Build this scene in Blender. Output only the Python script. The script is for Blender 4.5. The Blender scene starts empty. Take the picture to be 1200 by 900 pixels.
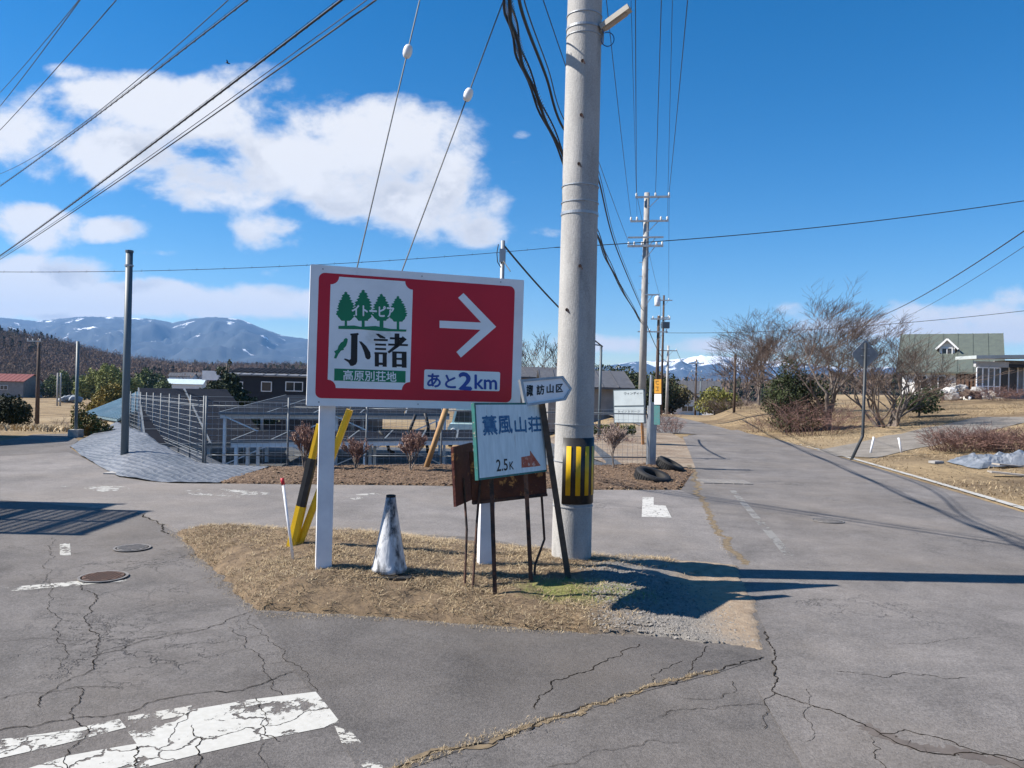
import bpy, bmesh, math, random
import numpy as np
from mathutils import Vector, Matrix, noise
R = math.radians
scene = bpy.context.scene
COL = scene.collection

# ------------------------------------------------------------------ camera
ROLL = R(1.4)
CAM = Vector((0, 0, 1.6))
_r = Vector((math.cos(ROLL), 0, math.sin(ROLL)))
_u = Vector((-math.sin(ROLL), 0, math.cos(ROLL)))
_f = Vector((0, 1, 0))
cam_data = bpy.data.cameras.new("camera")
cam = bpy.data.objects.new("camera", cam_data)
COL.objects.link(cam)
cam_data.sensor_width = 36
cam_data.lens = 27.0
cam_data.clip_start = 0.05
cam_data.clip_end = 40000
m = Matrix.Identity(4)
for i in range(3):
    m[i][0] = _r[i]; m[i][1] = _u[i]; m[i][2] = -_f[i]; m[i][3] = CAM[i]
cam.matrix_world = m
scene.camera = cam

# ------------------------------------------------------------------ exposure
scene.view_settings.view_transform = 'Standard'
scene.view_settings.look = 'None'
scene.view_settings.exposure = 0.98
scene.view_settings.gamma = 1.0
scene.cycles.max_bounces = 6
scene.cycles.transparent_max_bounces = 16
scene.cycles.volume_bounces = 0

HAZE_D = 0.00009
def P(px, py, d):
    """point seen at photo pixel (px, py) whose distance along the view axis is d"""
    d = float(d); px = float(px); py = float(py)
    return CAM + d * ((px - 600) / 900 * _r + _f - (py - 450) / 900 * _u)

# ------------------------------------------------------------------ sun
SUN_EL, SUN_AZ = R(42.5), R(-91)          # the sun stands to the left, a little behind the camera
sd = bpy.data.lights.new("sun", 'SUN')
sd.energy = 5.0; sd.angle = R(0.5); sd.color = (1.0, 0.935, 0.85)
sun = bpy.data.objects.new("sun", sd); COL.objects.link(sun)
sun_dir = Vector((math.sin(SUN_AZ) * math.cos(SUN_EL), math.cos(SUN_AZ) * math.cos(SUN_EL), math.sin(SUN_EL)))
sun.rotation_euler = (-sun_dir).to_track_quat('-Z', 'Y').to_euler()
sun.location = (-20, -5, 30)

# ------------------------------------------------------------------ sky with clouds
world = bpy.data.worlds.new("World"); scene.world = world; world.use_nodes = True
def nodes_of(nt):
    def N(t, **kw):
        n = nt.nodes.new(t)
        for k, v in kw.items():
            if k == 'ins':
                for a, b in v.items():
                    if isinstance(b, bpy.types.NodeSocket): nt.links.new(b, n.inputs[a])
                    else: n.inputs[a].default_value = b
            else: setattr(n, k, v)
        return n
    def M(op, a, b=None, c=None, clamp=False):
        n = nt.nodes.new('ShaderNodeMath'); n.operation = op; n.use_clamp = clamp
        for i, v in enumerate((a, b, c)):
            if v is None: continue
            if isinstance(v, bpy.types.NodeSocket): nt.links.new(v, n.inputs[i])
            else: n.inputs[i].default_value = v
        return n.outputs[0]
    return N, M
def build_sky():
    nt = world.node_tree; nt.nodes.clear()
    N, M = nodes_of(nt)
    out = N('ShaderNodeOutputWorld')
    sky = N('ShaderNodeTexSky', sky_type='NISHITA', sun_disc=False, sun_elevation=SUN_EL, sun_rotation=SUN_AZ,
            altitude=900, air_density=1.0, dust_density=0.05, ozone_density=3.0)
    hsv = N('ShaderNodeHueSaturation', ins={'Saturation': 1.42, 'Value': 1.0, 'Color': sky.outputs[0]})
    bg1 = N('ShaderNodeBackground', ins={'Color': hsv.outputs[0], 'Strength': 0.073})
    tc = N('ShaderNodeTexCoord')
    sp = N('ShaderNodeSeparateXYZ', ins={0: tc.outputs['Generated']})
    x, y, z = sp.outputs
    yc = M('MAXIMUM', y, 0.02)
    u = M('DIVIDE', x, yc); v = M('DIVIDE', z, yc)
    def field(du, dv):
        uu = M('ADD', u, du); vv = M('ADD', v, dv)
        cur = None
        for (px, py, rx, ry, s) in CLOUDS:
            p = P(px, py, 1.0) - CAM
            a = M('DIVIDE', M('SUBTRACT', uu, p.x), rx / 900)
            b = M('DIVIDE', M('SUBTRACT', vv, p.z), ry / 900)
            e = M('SUBTRACT', s, M('ADD', M('MULTIPLY', a, a), M('MULTIPLY', b, b)))
            cur = e if cur is None else M('SMOOTH_MAX', cur, e, 0.35)
        cur = M('MAXIMUM', cur, -1.6)
        cmb = N('ShaderNodeCombineXYZ', ins={0: uu, 1: M('MULTIPLY', vv, 1.5), 2: 0.37})
        n1 = N('ShaderNodeTexNoise', ins={'Vector': cmb.outputs[0], 'Scale': 6.5, 'Detail': 12.0, 'Roughness': 0.60, 'Distortion': 0.15})
        n2 = N('ShaderNodeTexNoise', ins={'Vector': cmb.outputs[0], 'Scale': 2.1, 'Detail': 2.0, 'Roughness': 0.5})
        nz = M('ADD', M('MULTIPLY', M('SUBTRACT', n1.outputs[0], 0.5), 4.8), M('MULTIPLY', M('SUBTRACT', n2.outputs[0], 0.5), 2.2))
        return M('ADD', cur, nz)
    d0 = field(0, 0)
    d1 = field(-0.04, 0.07)
    # beyond the part of the sky in view the same kind of scattered cloud goes on
    g = N('ShaderNodeCombineXYZ', ins={0: M('DIVIDE', x, M('ADD', M('MAXIMUM', z, 0.0), 0.18)), 1: M('DIVIDE', y, M('ADD', M('MAXIMUM', z, 0.0), 0.18)), 2: 2.1})
    gn = N('ShaderNodeTexNoise', ins={'Vector': g.outputs[0], 'Scale': 1.1, 'Detail': 8.0, 'Roughness': 0.55})
    inview = M('MULTIPLY', M('GREATER_THAN', y, 0.3), M('MULTIPLY', M('LESS_THAN', M('ABSOLUTE', u), 0.95), M('LESS_THAN', v, 0.75)))
    gd = M('MULTIPLY', M('SUBTRACT', gn.outputs[0], 0.65), 9.0)
    outer = N('ShaderNodeMapRange', ins={0: M('MAXIMUM', M('SUBTRACT', M('ABSOLUTE', u), 0.72), M('SUBTRACT', v, 0.58)), 1: 0.0, 2: 0.3}).outputs[0]
    outer = M('MAXIMUM', outer, M('LESS_THAN', y, 0.25))
    dens0 = N('ShaderNodeMapRange', interpolation_type='SMOOTHSTEP', ins={0: d0, 1: -0.25, 2: 0.70}).outputs[0]
    dens0 = M('MULTIPLY', dens0, M('GREATER_THAN', y, 0.05))
    dg = N('ShaderNodeMapRange', interpolation_type='SMOOTHSTEP', ins={0: gd, 1: 0.0, 2: 1.0}).outputs[0]
    dens = M('MAXIMUM', dens0, M('MULTIPLY', dg, outer), clamp=True)
    dens = M('MULTIPLY', dens, M('GREATER_THAN', z, 0.0))
    # light: the side turned to the sun and the top are white, thick lower parts grey
    lit = N('ShaderNodeMapRange', interpolation_type='SMOOTHSTEP', ins={0: M('SUBTRACT', d0, d1), 1: -0.42, 2: 0.60}).outputs[0]
    thick = N('ShaderNodeMapRange', ins={0: d0, 1: 0.3, 2: 1.7}).outputs[0]
    shade = M('MULTIPLY', M('SUBTRACT', 1.0, lit), thick, clamp=True)
    ramp = N('ShaderNodeMix', data_type='RGBA', ins={0: shade, 6: (0.98, 0.98, 1.0, 1), 7: (0.29, 0.33, 0.43, 1)})
    bg2 = N('ShaderNodeBackground', ins={'Color': ramp.outputs[2], 'Strength': 0.50})
    mix = N('ShaderNodeMixShader', ins={0: M('MULTIPLY', dens, 0.96), 1: bg1.outputs[0], 2: bg2.outputs[0]})
    nt.links.new(mix.outputs[0], out.inputs[0])
CLOUDS = [(225, 130, 150, 52, .7), (105, 185, 110, 48, .8), (10, 165, 70, 50, .6), (400, 185, 150, 66, .95), (500, 232, 85, 50, .9), (562, 272, 50, 22, .7), (262, 222, 95, 40, .9), (300, 274, 60, 28, .9),
          (35, 262, 66, 30, .9), (132, 268, 60, 17, .8), (150, 352, 290, 21, 1.6), (20, 332, 130, 30, 1.2), (300, 364, 100, 13, 1.2), (1150, 374, 120, 30, 1.1), (1205, 348, 60, 24, 1.0), (1050, 385, 120, 16, .9),
          (760, 403, 150, 13, .75), (500, 395, 120, 14, .5), (612, 190, 24, 6, .1), (190, 296, 50, 9, .25), (60, 306, 50, 9, .2), (85, 80, 40, 14, .0), (613, 158, 20, 9, .0), (635, 272, 30, 14, .2), (930, 365, 36, 18, .1), (330, 318, 60, 14, .0),
          (-150, 200, 190, 90, .7), (-260, 330, 200, 50, .8), (1400, 350, 200, 45, .7)]
build_sky()

# ------------------------------------------------------------------ materials
MATS = {}
def mat(name, c1, c2=None, scale=4.0, rough=0.75, metal=0.0, bump=0.0, bscale=60.0, stretch=(1, 1, 1), lo=0.35, hi=0.65,
        c3=None, scale3=1.0, lo3=0.5, hi3=0.6, spec=0.4, detail=5, trans=0.0, speck=0.0):
    if name in MATS: return MATS[name]
    mt = bpy.data.materials.new(name); mt.use_nodes = True; nt = mt.node_tree; nt.nodes.clear()
    N, M = nodes_of(nt)
    out = N('ShaderNodeOutputMaterial'); b = N('ShaderNodeBsdfPrincipled')
    b.inputs['Roughness'].default_value = rough; b.inputs['Metallic'].default_value = metal
    b.inputs['Specular IOR Level'].default_value = spec
    if trans: b.inputs['Transmission Weight'].default_value = trans
    geo = N('ShaderNodeNewGeometry')
    mp = N('ShaderNodeVectorMath', operation='MULTIPLY', ins={0: geo.outputs['Position'], 1: stretch})
    col = None
    c4 = lambda c: (c[0], c[1], c[2], 1)
    if c2 is not None:
        n = N('ShaderNodeTexNoise', ins={'Vector': mp.outputs[0], 'Scale': scale, 'Detail': detail, 'Roughness': 0.6})
        f = N('ShaderNodeMapRange', ins={0: n.outputs[0], 1: lo, 2: hi}).outputs[0]
        col = N('ShaderNodeMix', data_type='RGBA', ins={0: f, 6: c4(c1), 7: c4(c2)}).outputs[2]
    else:
        n = N('ShaderNodeTexNoise', ins={'Vector': mp.outputs[0], 'Scale': scale, 'Detail': 4.0})
        f = N('ShaderNodeMapRange', ins={0: n.outputs[0], 1: 0.2, 2: 0.8, 3: 0.86, 4: 1.14}).outputs[0]
        col = N('ShaderNodeMix', data_type='RGBA', blend_type='MULTIPLY', ins={0: 1.0, 6: c4(c1)})
        cc = N('ShaderNodeCombineColor', ins={0: f, 1: f, 2: f}); nt.links.new(cc.outputs[0], col.inputs[7]); col = col.outputs[2]
    if c3 is not None:
        n3 = N('ShaderNodeTexNoise', ins={'Vector': mp.outputs[0], 'Scale': scale3, 'Detail': 7.0, 'Roughness': 0.65})
        f3 = N('ShaderNodeMapRange', ins={0: n3.outputs[0], 1: lo3, 2: hi3}).outputs[0]
        col = N('ShaderNodeMix', data_type='RGBA', ins={0: f3, 6: col, 7: c4(c3)}).outputs[2]
    if speck:
        ns = N('ShaderNodeTexNoise', ins={'Vector': geo.outputs['Position'], 'Scale': bscale, 'Detail': 2.0})
        fs = N('ShaderNodeMapRange', ins={0: ns.outputs[0], 1: 0.3, 2: 0.7, 3: 1 - speck, 4: 1 + speck}).outputs[0]
        cs = N('ShaderNodeCombineColor', ins={0: fs, 1: fs, 2: fs})
        col = N('ShaderNodeMix', data_type='RGBA', blend_type='MULTIPLY', ins={0: 1.0, 6: col, 7: cs.outputs[0]}).outputs[2]
    nt.links.new(col, b.inputs['Base Color'])
    if bump:
        nb = N('ShaderNodeTexNoise', ins={'Vector': mp.outputs[0], 'Scale': bscale, 'Detail': 4.0, 'Roughness': 0.6})
        bp = N('ShaderNodeBump', ins={'Height': nb.outputs[0], 'Strength': bump, 'Distance': 1.0 / bscale})
        nt.links.new(bp.outputs[0], b.inputs['Normal'])
    nt.links.new(b.outputs[0], out.inputs[0])
    MATS[name] = mt
    return mt

def asphalt(name, base, tone, crackiness=0.0, tint=(1, .925, .875)):
    mt = bpy.data.materials.new(name); mt.use_nodes = True; nt = mt.node_tree; nt.nodes.clear()
    N, M = nodes_of(nt)
    out = N('ShaderNodeOutputMaterial'); b = N('ShaderNodeBsdfPrincipled')
    pos = N('ShaderNodeNewGeometry').outputs['Position']
    big = N('ShaderNodeTexNoise', ins={'Vector': pos, 'Scale': 0.5, 'Detail': 5.0, 'Roughness': 0.6}).outputs[0]
    mid = N('ShaderNodeTexNoise', ins={'Vector': pos, 'Scale': 3.5, 'Detail': 6.0, 'Roughness': 0.7}).outputs[0]
    fine = N('ShaderNodeTexNoise', ins={'Vector': pos, 'Scale': 90.0, 'Detail': 3.0, 'Roughness': 0.8}).outputs[0]
    vor = N('ShaderNodeTexVoronoi', ins={'Vector': pos, 'Scale': 85.0}).outputs['Color']
    g = N('ShaderNodeSeparateColor', ins={0: vor}).outputs[0]
    stretchy = N('ShaderNodeVectorMath', operation='MULTIPLY', ins={0: pos, 1: (1.3, 0.12, 1)})
    track = N('ShaderNodeTexNoise', ins={'Vector': stretchy.outputs[0], 'Scale': 1.0, 'Detail': 3.0}).outputs[0]
    val = M('ADD', 1.0, M('MULTIPLY', M('SUBTRACT', big, 0.5), 0.65 * tone))
    val = M('ADD', val, M('MULTIPLY', M('SUBTRACT', mid, 0.5), 0.5 * tone))
    val = M('ADD', val, M('MULTIPLY', M('SUBTRACT', track, 0.5), 0.35 * tone))
    val = M('ADD', val, M('MULTIPLY', M('SUBTRACT', fine, 0.5), 0.85))
    val = M('ADD', val, M('MULTIPLY', M('SUBTRACT', g, 0.5), 0.4))
    blot = N('ShaderNodeTexNoise', ins={'Vector': pos, 'Scale': 1.3, 'Detail': 8.0, 'Roughness': 0.72, 'Distortion': 0.4}).outputs[0]
    val = M('MULTIPLY', val, N('ShaderNodeMapRange', ins={0: blot, 1: 0.3, 2: 0.7, 3: 1 - .22 * tone, 4: 1 + .16 * tone}).outputs[0])
    dust = N('ShaderNodeTexNoise', ins={'Vector': pos, 'Scale': 0.33, 'Detail': 7.0, 'Roughness': 0.68}).outputs[0]
    dustf = N('ShaderNodeMapRange', ins={0: dust, 1: 0.45, 2: 0.68, 3: 0.0, 4: .55}).outputs[0]
    cr = None
    wob = N('ShaderNodeTexNoise', ins={'Vector': pos, 'Scale': 2.5, 'Detail': 5.0, 'Roughness': 0.7})
    wv = N('ShaderNodeVectorMath', operation='SCALE', ins={0: wob.outputs['Color'], 'Scale': 0.55})
    pv = N('ShaderNodeVectorMath', operation='ADD', ins={0: pos, 1: wv.outputs[0]})
    height = fine
    if crackiness:
        e1 = N('ShaderNodeTexVoronoi', feature='DISTANCE_TO_EDGE', ins={'Vector': pv.outputs[0], 'Scale': 1.1}).outputs['Distance']
        e2 = N('ShaderNodeTexVoronoi', feature='DISTANCE_TO_EDGE', ins={'Vector': pv.outputs[0], 'Scale': 3.6}).outputs['Distance']
        msk = N('ShaderNodeTexNoise', ins={'Vector': pos, 'Scale': 0.55, 'Detail': 3.0}).outputs[0]
        m1 = N('ShaderNodeMapRange', ins={0: msk, 1: 0.60 - 0.14 * crackiness, 2: 0.74 - 0.14 * crackiness}).outputs[0]
        c1 = N('ShaderNodeMapRange', ins={0: e1, 1: 0.002, 2: 0.010, 3: 1.0, 4: 0.0}).outputs[0]
        c2 = N('ShaderNodeMapRange', ins={0: e2, 1: 0.002, 2: 0.016, 3: 1.0, 4: 0.0}).outputs[0]
        m2 = N('ShaderNodeMapRange', ins={0: msk, 1: 0.64 - 0.12 * crackiness, 2: 0.70 - 0.12 * crackiness}).outputs[0]
        cr = M('MAXIMUM', M('MULTIPLY', c1, m1), M('MULTIPLY', c2, m2), clamp=True)
        height = M('SUBTRACT', fine, M('MULTIPLY', cr, 2.0))
    rgb = N('ShaderNodeCombineColor', ins={0: M('MULTIPLY', val, base * tint[0]), 1: M('MULTIPLY', val, base * tint[1]), 2: M('MULTIPLY', val, base * tint[2])}).outputs[0]
    rgb = N('ShaderNodeMix', data_type='RGBA', ins={0: dustf, 6: rgb, 7: (base * 1.18, base * 1.02, base * .86, 1)}).outputs[2]
    if cr is not None:
        rgb = N('ShaderNodeMix', data_type='RGBA', ins={0: M('MULTIPLY', cr, 0.75), 6: rgb, 7: (0.03, 0.027, 0.025, 1)}).outputs[2]
    nt.links.new(rgb, b.inputs['Base Color'])
    b.inputs['Roughness'].default_value = 0.86; b.inputs['Specular IOR Level'].default_value = 0.3
    bp = N('ShaderNodeBump', ins={'Height': height, 'Strength': 0.55, 'Distance': 0.012})
    nt.links.new(bp.outputs[0], b.inputs['Normal'])
    nt.links.new(b.outputs[0], out.inputs[0])
    return mt

def paint_worn(name, col, wear, crackscale=4.0, edge=0.03):
    """road paint that has flaked off in places (the road shows through)"""
    mt = bpy.data.materials.new(name); mt.use_nodes = True; nt = mt.node_tree; nt.nodes.clear()
    N, M = nodes_of(nt)
    out = N('ShaderNodeOutputMaterial'); b = N('ShaderNodeBsdfPrincipled'); tr = N('ShaderNodeBsdfTransparent')
    pos = N('ShaderNodeNewGeometry').outputs['Position']
    n = N('ShaderNodeTexNoise', ins={'Vector': pos, 'Scale': 9.0, 'Detail': 9.0, 'Roughness': 0.75}).outputs[0]
    nl = N('ShaderNodeTexNoise', ins={'Vector': pos, 'Scale': 2.2, 'Detail': 2.0}).outputs[0]
    wob = N('ShaderNodeTexNoise', ins={'Vector': pos, 'Scale': 5.0, 'Detail': 5.0})
    wv = N('ShaderNodeVectorMath', operation='SCALE', ins={0: wob.outputs['Color'], 'Scale': 0.3})
    pv = N('ShaderNodeVectorMath', operation='ADD', ins={0: pos, 1: wv.outputs[0]})
    e = N('ShaderNodeTexVoronoi', feature='DISTANCE_TO_EDGE', ins={'Vector': pv.outputs[0], 'Scale': crackscale}).outputs['Distance']
    c = N('ShaderNodeMapRange', ins={0: e, 1: 0.012, 2: edge, 3: 0.0, 4: 1.0}).outputs[0]
    thr = M('ADD', M('MULTIPLY', n, 0.6), M('MULTIPLY', nl, 0.4))
    k = N('ShaderNodeMapRange', ins={0: thr, 1: wear, 2: wear + 0.02}).outputs[0]
    f = M('MULTIPLY', k, c, clamp=True)
    d = N('ShaderNodeTexNoise', ins={'Vector': pos, 'Scale': 30.0, 'Detail': 4.0}).outputs[0]
    cc = N('ShaderNodeMix', data_type='RGBA', ins={0: d, 6: (col[0], col[1], col[2], 1), 7: (col[0] * .72, col[1] * .71, col[2] * .68, 1)}).outputs[2]
    nt.links.new(cc, b.inputs['Base Color']); b.inputs['Roughness'].default_value = 0.7
    mx = N('ShaderNodeMixShader', ins={0: f, 1: tr.outputs[0], 2: b.outputs[0]})
    nt.links.new(mx.outputs[0], out.inputs[0])
    return mt

# ------------------------------------------------------------------ mesh helpers
class MB:
    def __init__(s): s.v = []; s.f = []
    def quadgrid(s, rows):
        n0 = len(s.v); w = len(rows[0])
        for r in rows: s.v += [tuple(p) for p in r]
        for i in range(len(rows) - 1):
            for j in range(w - 1):
                a = n0 + i * w + j
                s.f.append((a, a + 1, a + w + 1, a + w))
        return s
    def box(s, c, size, mtx=None):
        n0 = len(s.v); c = Vector(c)
        for dz in (-.5, .5):
            for dx, dy in ((-.5, -.5), (.5, -.5), (.5, .5), (-.5, .5)):
                p = Vector((dx * size[0], dy * size[1], dz * size[2]))
                if mtx is not None: p = mtx @ p
                s.v.append(tuple(c + p))
        a = n0
        s.f += [(a, a + 3, a + 2, a + 1), (a + 4, a + 5, a + 6, a + 7)] + [(a + i, a + (i + 1) % 4, a + 4 + (i + 1) % 4, a + 4 + i) for i in range(4)]
        return s
    def beam(s, p0, p1, w, h=None, up=(0, 0, 1)):
        h = h or w; p0 = Vector(p0); p1 = Vector(p1); d = (p1 - p0)
        L = d.length; d = d / L; up = Vector(up)
        if abs(d.dot(up)) > .98: up = Vector((0, 1, 0))
        sx = d.cross(up).normalized(); sz = sx.cross(d).normalized()
        mt = Matrix((sx, d, sz)).transposed()
        return s.box((p0 + p1) / 2, (w, L, h), mt)
    def tube(s, pts, rad, n=8, cap=True):
        pts = [Vector(p) for p in pts]
        if not isinstance(rad, (list, tuple)): rad = [rad] * len(pts)
        n0 = len(s.v); prev = None
        for i, p in enumerate(pts):
            d = (pts[min(i + 1, len(pts) - 1)] - pts[max(i - 1, 0)]).normalized()
            if prev is None:
                a = Vector((1, 0, 0)) if abs(d.x) < .8 else Vector((0, 1, 0))
                sx = d.cross(a).normalized()
            else:
                sx = (prev - d * prev.dot(d)).normalized()
            prev = sx; sy = d.cross(sx)
            for k in range(n):
                t = 2 * math.pi * k / n
                s.v.append(tuple(p + float(rad[i]) * (math.cos(t) * sx + math.sin(t) * sy)))
        for i in range(len(pts) - 1):
            for k in range(n):
                a = n0 + i * n + k; b = n0 + i * n + (k + 1) % n
                s.f.append((a, b, b + n, a + n))
        if cap:
            s.f.append(tuple(n0 + k for k in range(n))[::-1]); s.f.append(tuple(n0 + (len(pts) - 1) * n + k for k in range(n)))
        return s
    def prism(s, poly, o, ex, ey, back, front):
        """2-D outline in the frame (o, ex, ey), extruded along the normal from back to front"""
        n0 = len(s.v); nn = ex.cross(ey).normalized(); k = len(poly)
        for dd in (back, front):
            for a, b in poly: s.v.append(tuple(o + ex * a + ey * b + nn * dd))
        area = sum(poly[i][0] * poly[(i + 1) % k][1] - poly[(i + 1) % k][0] * poly[i][1] for i in range(k))
        idx = list(range(k)) if area > 0 else list(range(k))[::-1]
        s.f.append(tuple(n0 + i for i in idx[::-1])); s.f.append(tuple(n0 + k + i for i in idx))
        for q in range(k):
            i, j = idx[q], idx[(q + 1) % k]
            s.f.append((n0 + i, n0 + j, n0 + k + j, n0 + k + i))
        return s
    def lathe(s, prof, c=(0, 0, 0), n=24):
        n0 = len(s.v); c = Vector(c)
        for r, z in prof:
            for k in range(n):
                t = 2 * math.pi * k / n
                s.v.append((c.x + r * math.cos(t), c.y + r * math.sin(t), c.z + z))
        for i in range(len(prof) - 1):
            for k in range(n):
                a = n0 + i * n + k; b = n0 + i * n + (k + 1) % n
                s.f.append((a, b, b + n, a + n))
        s.f.append(tuple(n0 + k for k in range(n))[::-1]); s.f.append(tuple(n0 + (len(prof) - 1) * n + k for k in range(n)))
        return s
    def add(s, verts, faces):
        n0 = len(s.v); s.v += [tuple(p) for p in verts]; s.f += [tuple(n0 + i for i in f) for f in faces]
        return s
    def build(s, name, material, parent=None, loc=None, smooth=False, **tags):
        org = Vector(loc) if loc is not None else (Vector(parent['_w']) if parent is not None else Vector((0, 0, 0)))
        me = bpy.data.meshes.new(name)
        ox, oy, oz = org
        me.from_pydata([(x - ox, y - oy, z - oz) for x, y, z in s.v], [], s.f)
        me.materials.append(material)
        if smooth: me.polygons.foreach_set('use_smooth', [True] * len(me.polygons))
        me.update()
        o = bpy.data.objects.new(name, me); COL.objects.link(o)
        if parent is not None:
            o.parent = parent
            pw = Vector(parent['_w']); o.location = org - pw
        else:
            o.location = org
        o['_w'] = tuple(org)
        tag(o, **tags)
        return o

def tag(o, label=None, cat=None, group=None, kind=None):
    if label: o['label'] = label
    if cat: o['category'] = cat
    if group: o['group'] = group
    if kind: o['kind'] = kind
    return o
def thing(name, label, cat, loc, group=None):
    o = bpy.data.objects.new(name, None); COL.objects.link(o)
    o.empty_display_size = .2
    o.location = loc; o['_w'] = tuple(loc)
    return tag(o, label, cat, group)
def np_mesh(name, V, F, material, smooth=False, **tags):
    """V (n,3) array, F (m,k) array of equal-sized faces"""
    me = bpy.data.meshes.new(name)
    V = np.asarray(V, dtype=np.float32); F = np.asarray(F, dtype=np.int32); k = F.shape[1]
    me.vertices.add(len(V)); me.vertices.foreach_set('co', V.ravel())
    me.loops.add(F.size); me.loops.foreach_set('vertex_index', F.ravel())
    me.polygons.add(len(F)); me.polygons.foreach_set('loop_start', np.arange(0, F.size, k, dtype=np.int32))
    me.polygons.foreach_set('loop_total', np.full(len(F), k, dtype=np.int32))
    if smooth: me.polygons.foreach_set('use_smooth', np.ones(len(F), dtype=bool))
    me.materials.append(material); me.update(calc_edges=True)
    o = bpy.data.objects.new(name, me); COL.objects.link(o); o['_w'] = (0, 0, 0)
    tag(o, **tags)
    return o
def child(o, parent):
    o.parent = parent; w = Vector(parent['_w'])
    o.location = -w; return o

def glyphs(text, bold=0.0):
    """outline mesh of a line of text with Blender's own font, normalised to the box 0..1 x 0..1"""
    c = bpy.data.curves.new('t', 'FONT'); c.body = text; c.resolution_u = 3
    o = bpy.data.objects.new('t', c); COL.objects.link(o)
    me = bpy.data.meshes.new_from_object(o.evaluated_get(bpy.context.evaluated_depsgraph_get()))
    vs = [(v.co.x, v.co.y) for v in me.vertices]; fs = [tuple(p.vertices) for p in me.polygons]
    bpy.data.objects.remove(o); bpy.data.curves.remove(c); bpy.data.meshes.remove(me)
    x0 = min(v[0] for v in vs); x1 = max(v[0] for v in vs); y0 = min(v[1] for v in vs); y1 = max(v[1] for v in vs)
    return [((a - x0) / (x1 - x0), (b - y0) / (y1 - y0)) for a, b in vs], fs

class Plane:
    """a flat board in space; pixel coordinates of the photograph are projected on it"""
    def __init__(s, bl, br, tl):
        s.o = Vector(bl); s.ex = (Vector(br) - s.o); s.w = s.ex.length; s.ex.normalize()
        t = Vector(tl) - s.o; s.ey = (t - s.ex * t.dot(s.ex)); s.h = s.ey.length; s.ey.normalize()
        s.n = s.ex.cross(s.ey).normalized()
    def at(s, px, py):
        d = P(px, py, 1.0) - CAM
        t = (s.o - CAM).dot(s.n) / d.dot(s.n)
        q = CAM + d * t - s.o
        return (q.dot(s.ex), q.dot(s.ey))
    def pt(s, a, b, out=0.0): return s.o + s.ex * a + s.ey * b + s.n * out
    def prism(s, mb, poly, back, front): return mb.prism(poly, s.o, s.ex, s.ey, back, front)
    def text(s, mb, string, p_bl, p_br, p_tl, out, bold=0.0):
        """text between three corners given in the board's own coordinates"""
        gv, gf = glyphs(string)
        ux = Vector((p_br[0] - p_bl[0], p_br[1] - p_bl[1])); uy = Vector((p_tl[0] - p_bl[0], p_tl[1] - p_bl[1]))
        sh = [(0, 0)] if not bold else [(0, 0), (bold, 0), (-bold, 0), (0, bold), (0, -bold)]
        for k, (dx, dy) in enumerate(sh):
            V = [s.pt(p_bl[0] + ux.x * a + uy.x * b + dx, p_bl[1] + ux.y * a + uy.y * b + dy, out + k * .0002) for a, b in gv]
            mb.add(V, gf)
        return mb
def rrect(x0, y0, x1, y1, r, n=5, notch=False):
    pts = []
    for cx, cy, a0 in ((x1 - r, y0 + r, -90), (x1 - r, y1 - r, 0), (x0 + r, y1 - r, 90), (x0 + r, y0 + r, 180)):
        for k in range(n + 1):
            t = R(a0 + 90 * k / n)
            if notch:
                t = R(a0 + 180 + 90 * (n - k) / n) if False else R(a0 - 90 * 0 + 180 + 90 - 90 * k / n)
                ox = cx + (r if a0 in (-90, 0) else -r); oy = cy + (r if a0 in (0, 90) else -r)
                pts.append((ox + r * math.cos(t), oy + r * math.sin(t)))
            else: pts.append((cx + r * math.cos(t), cy + r * math.sin(t)))
    return pts

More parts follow.
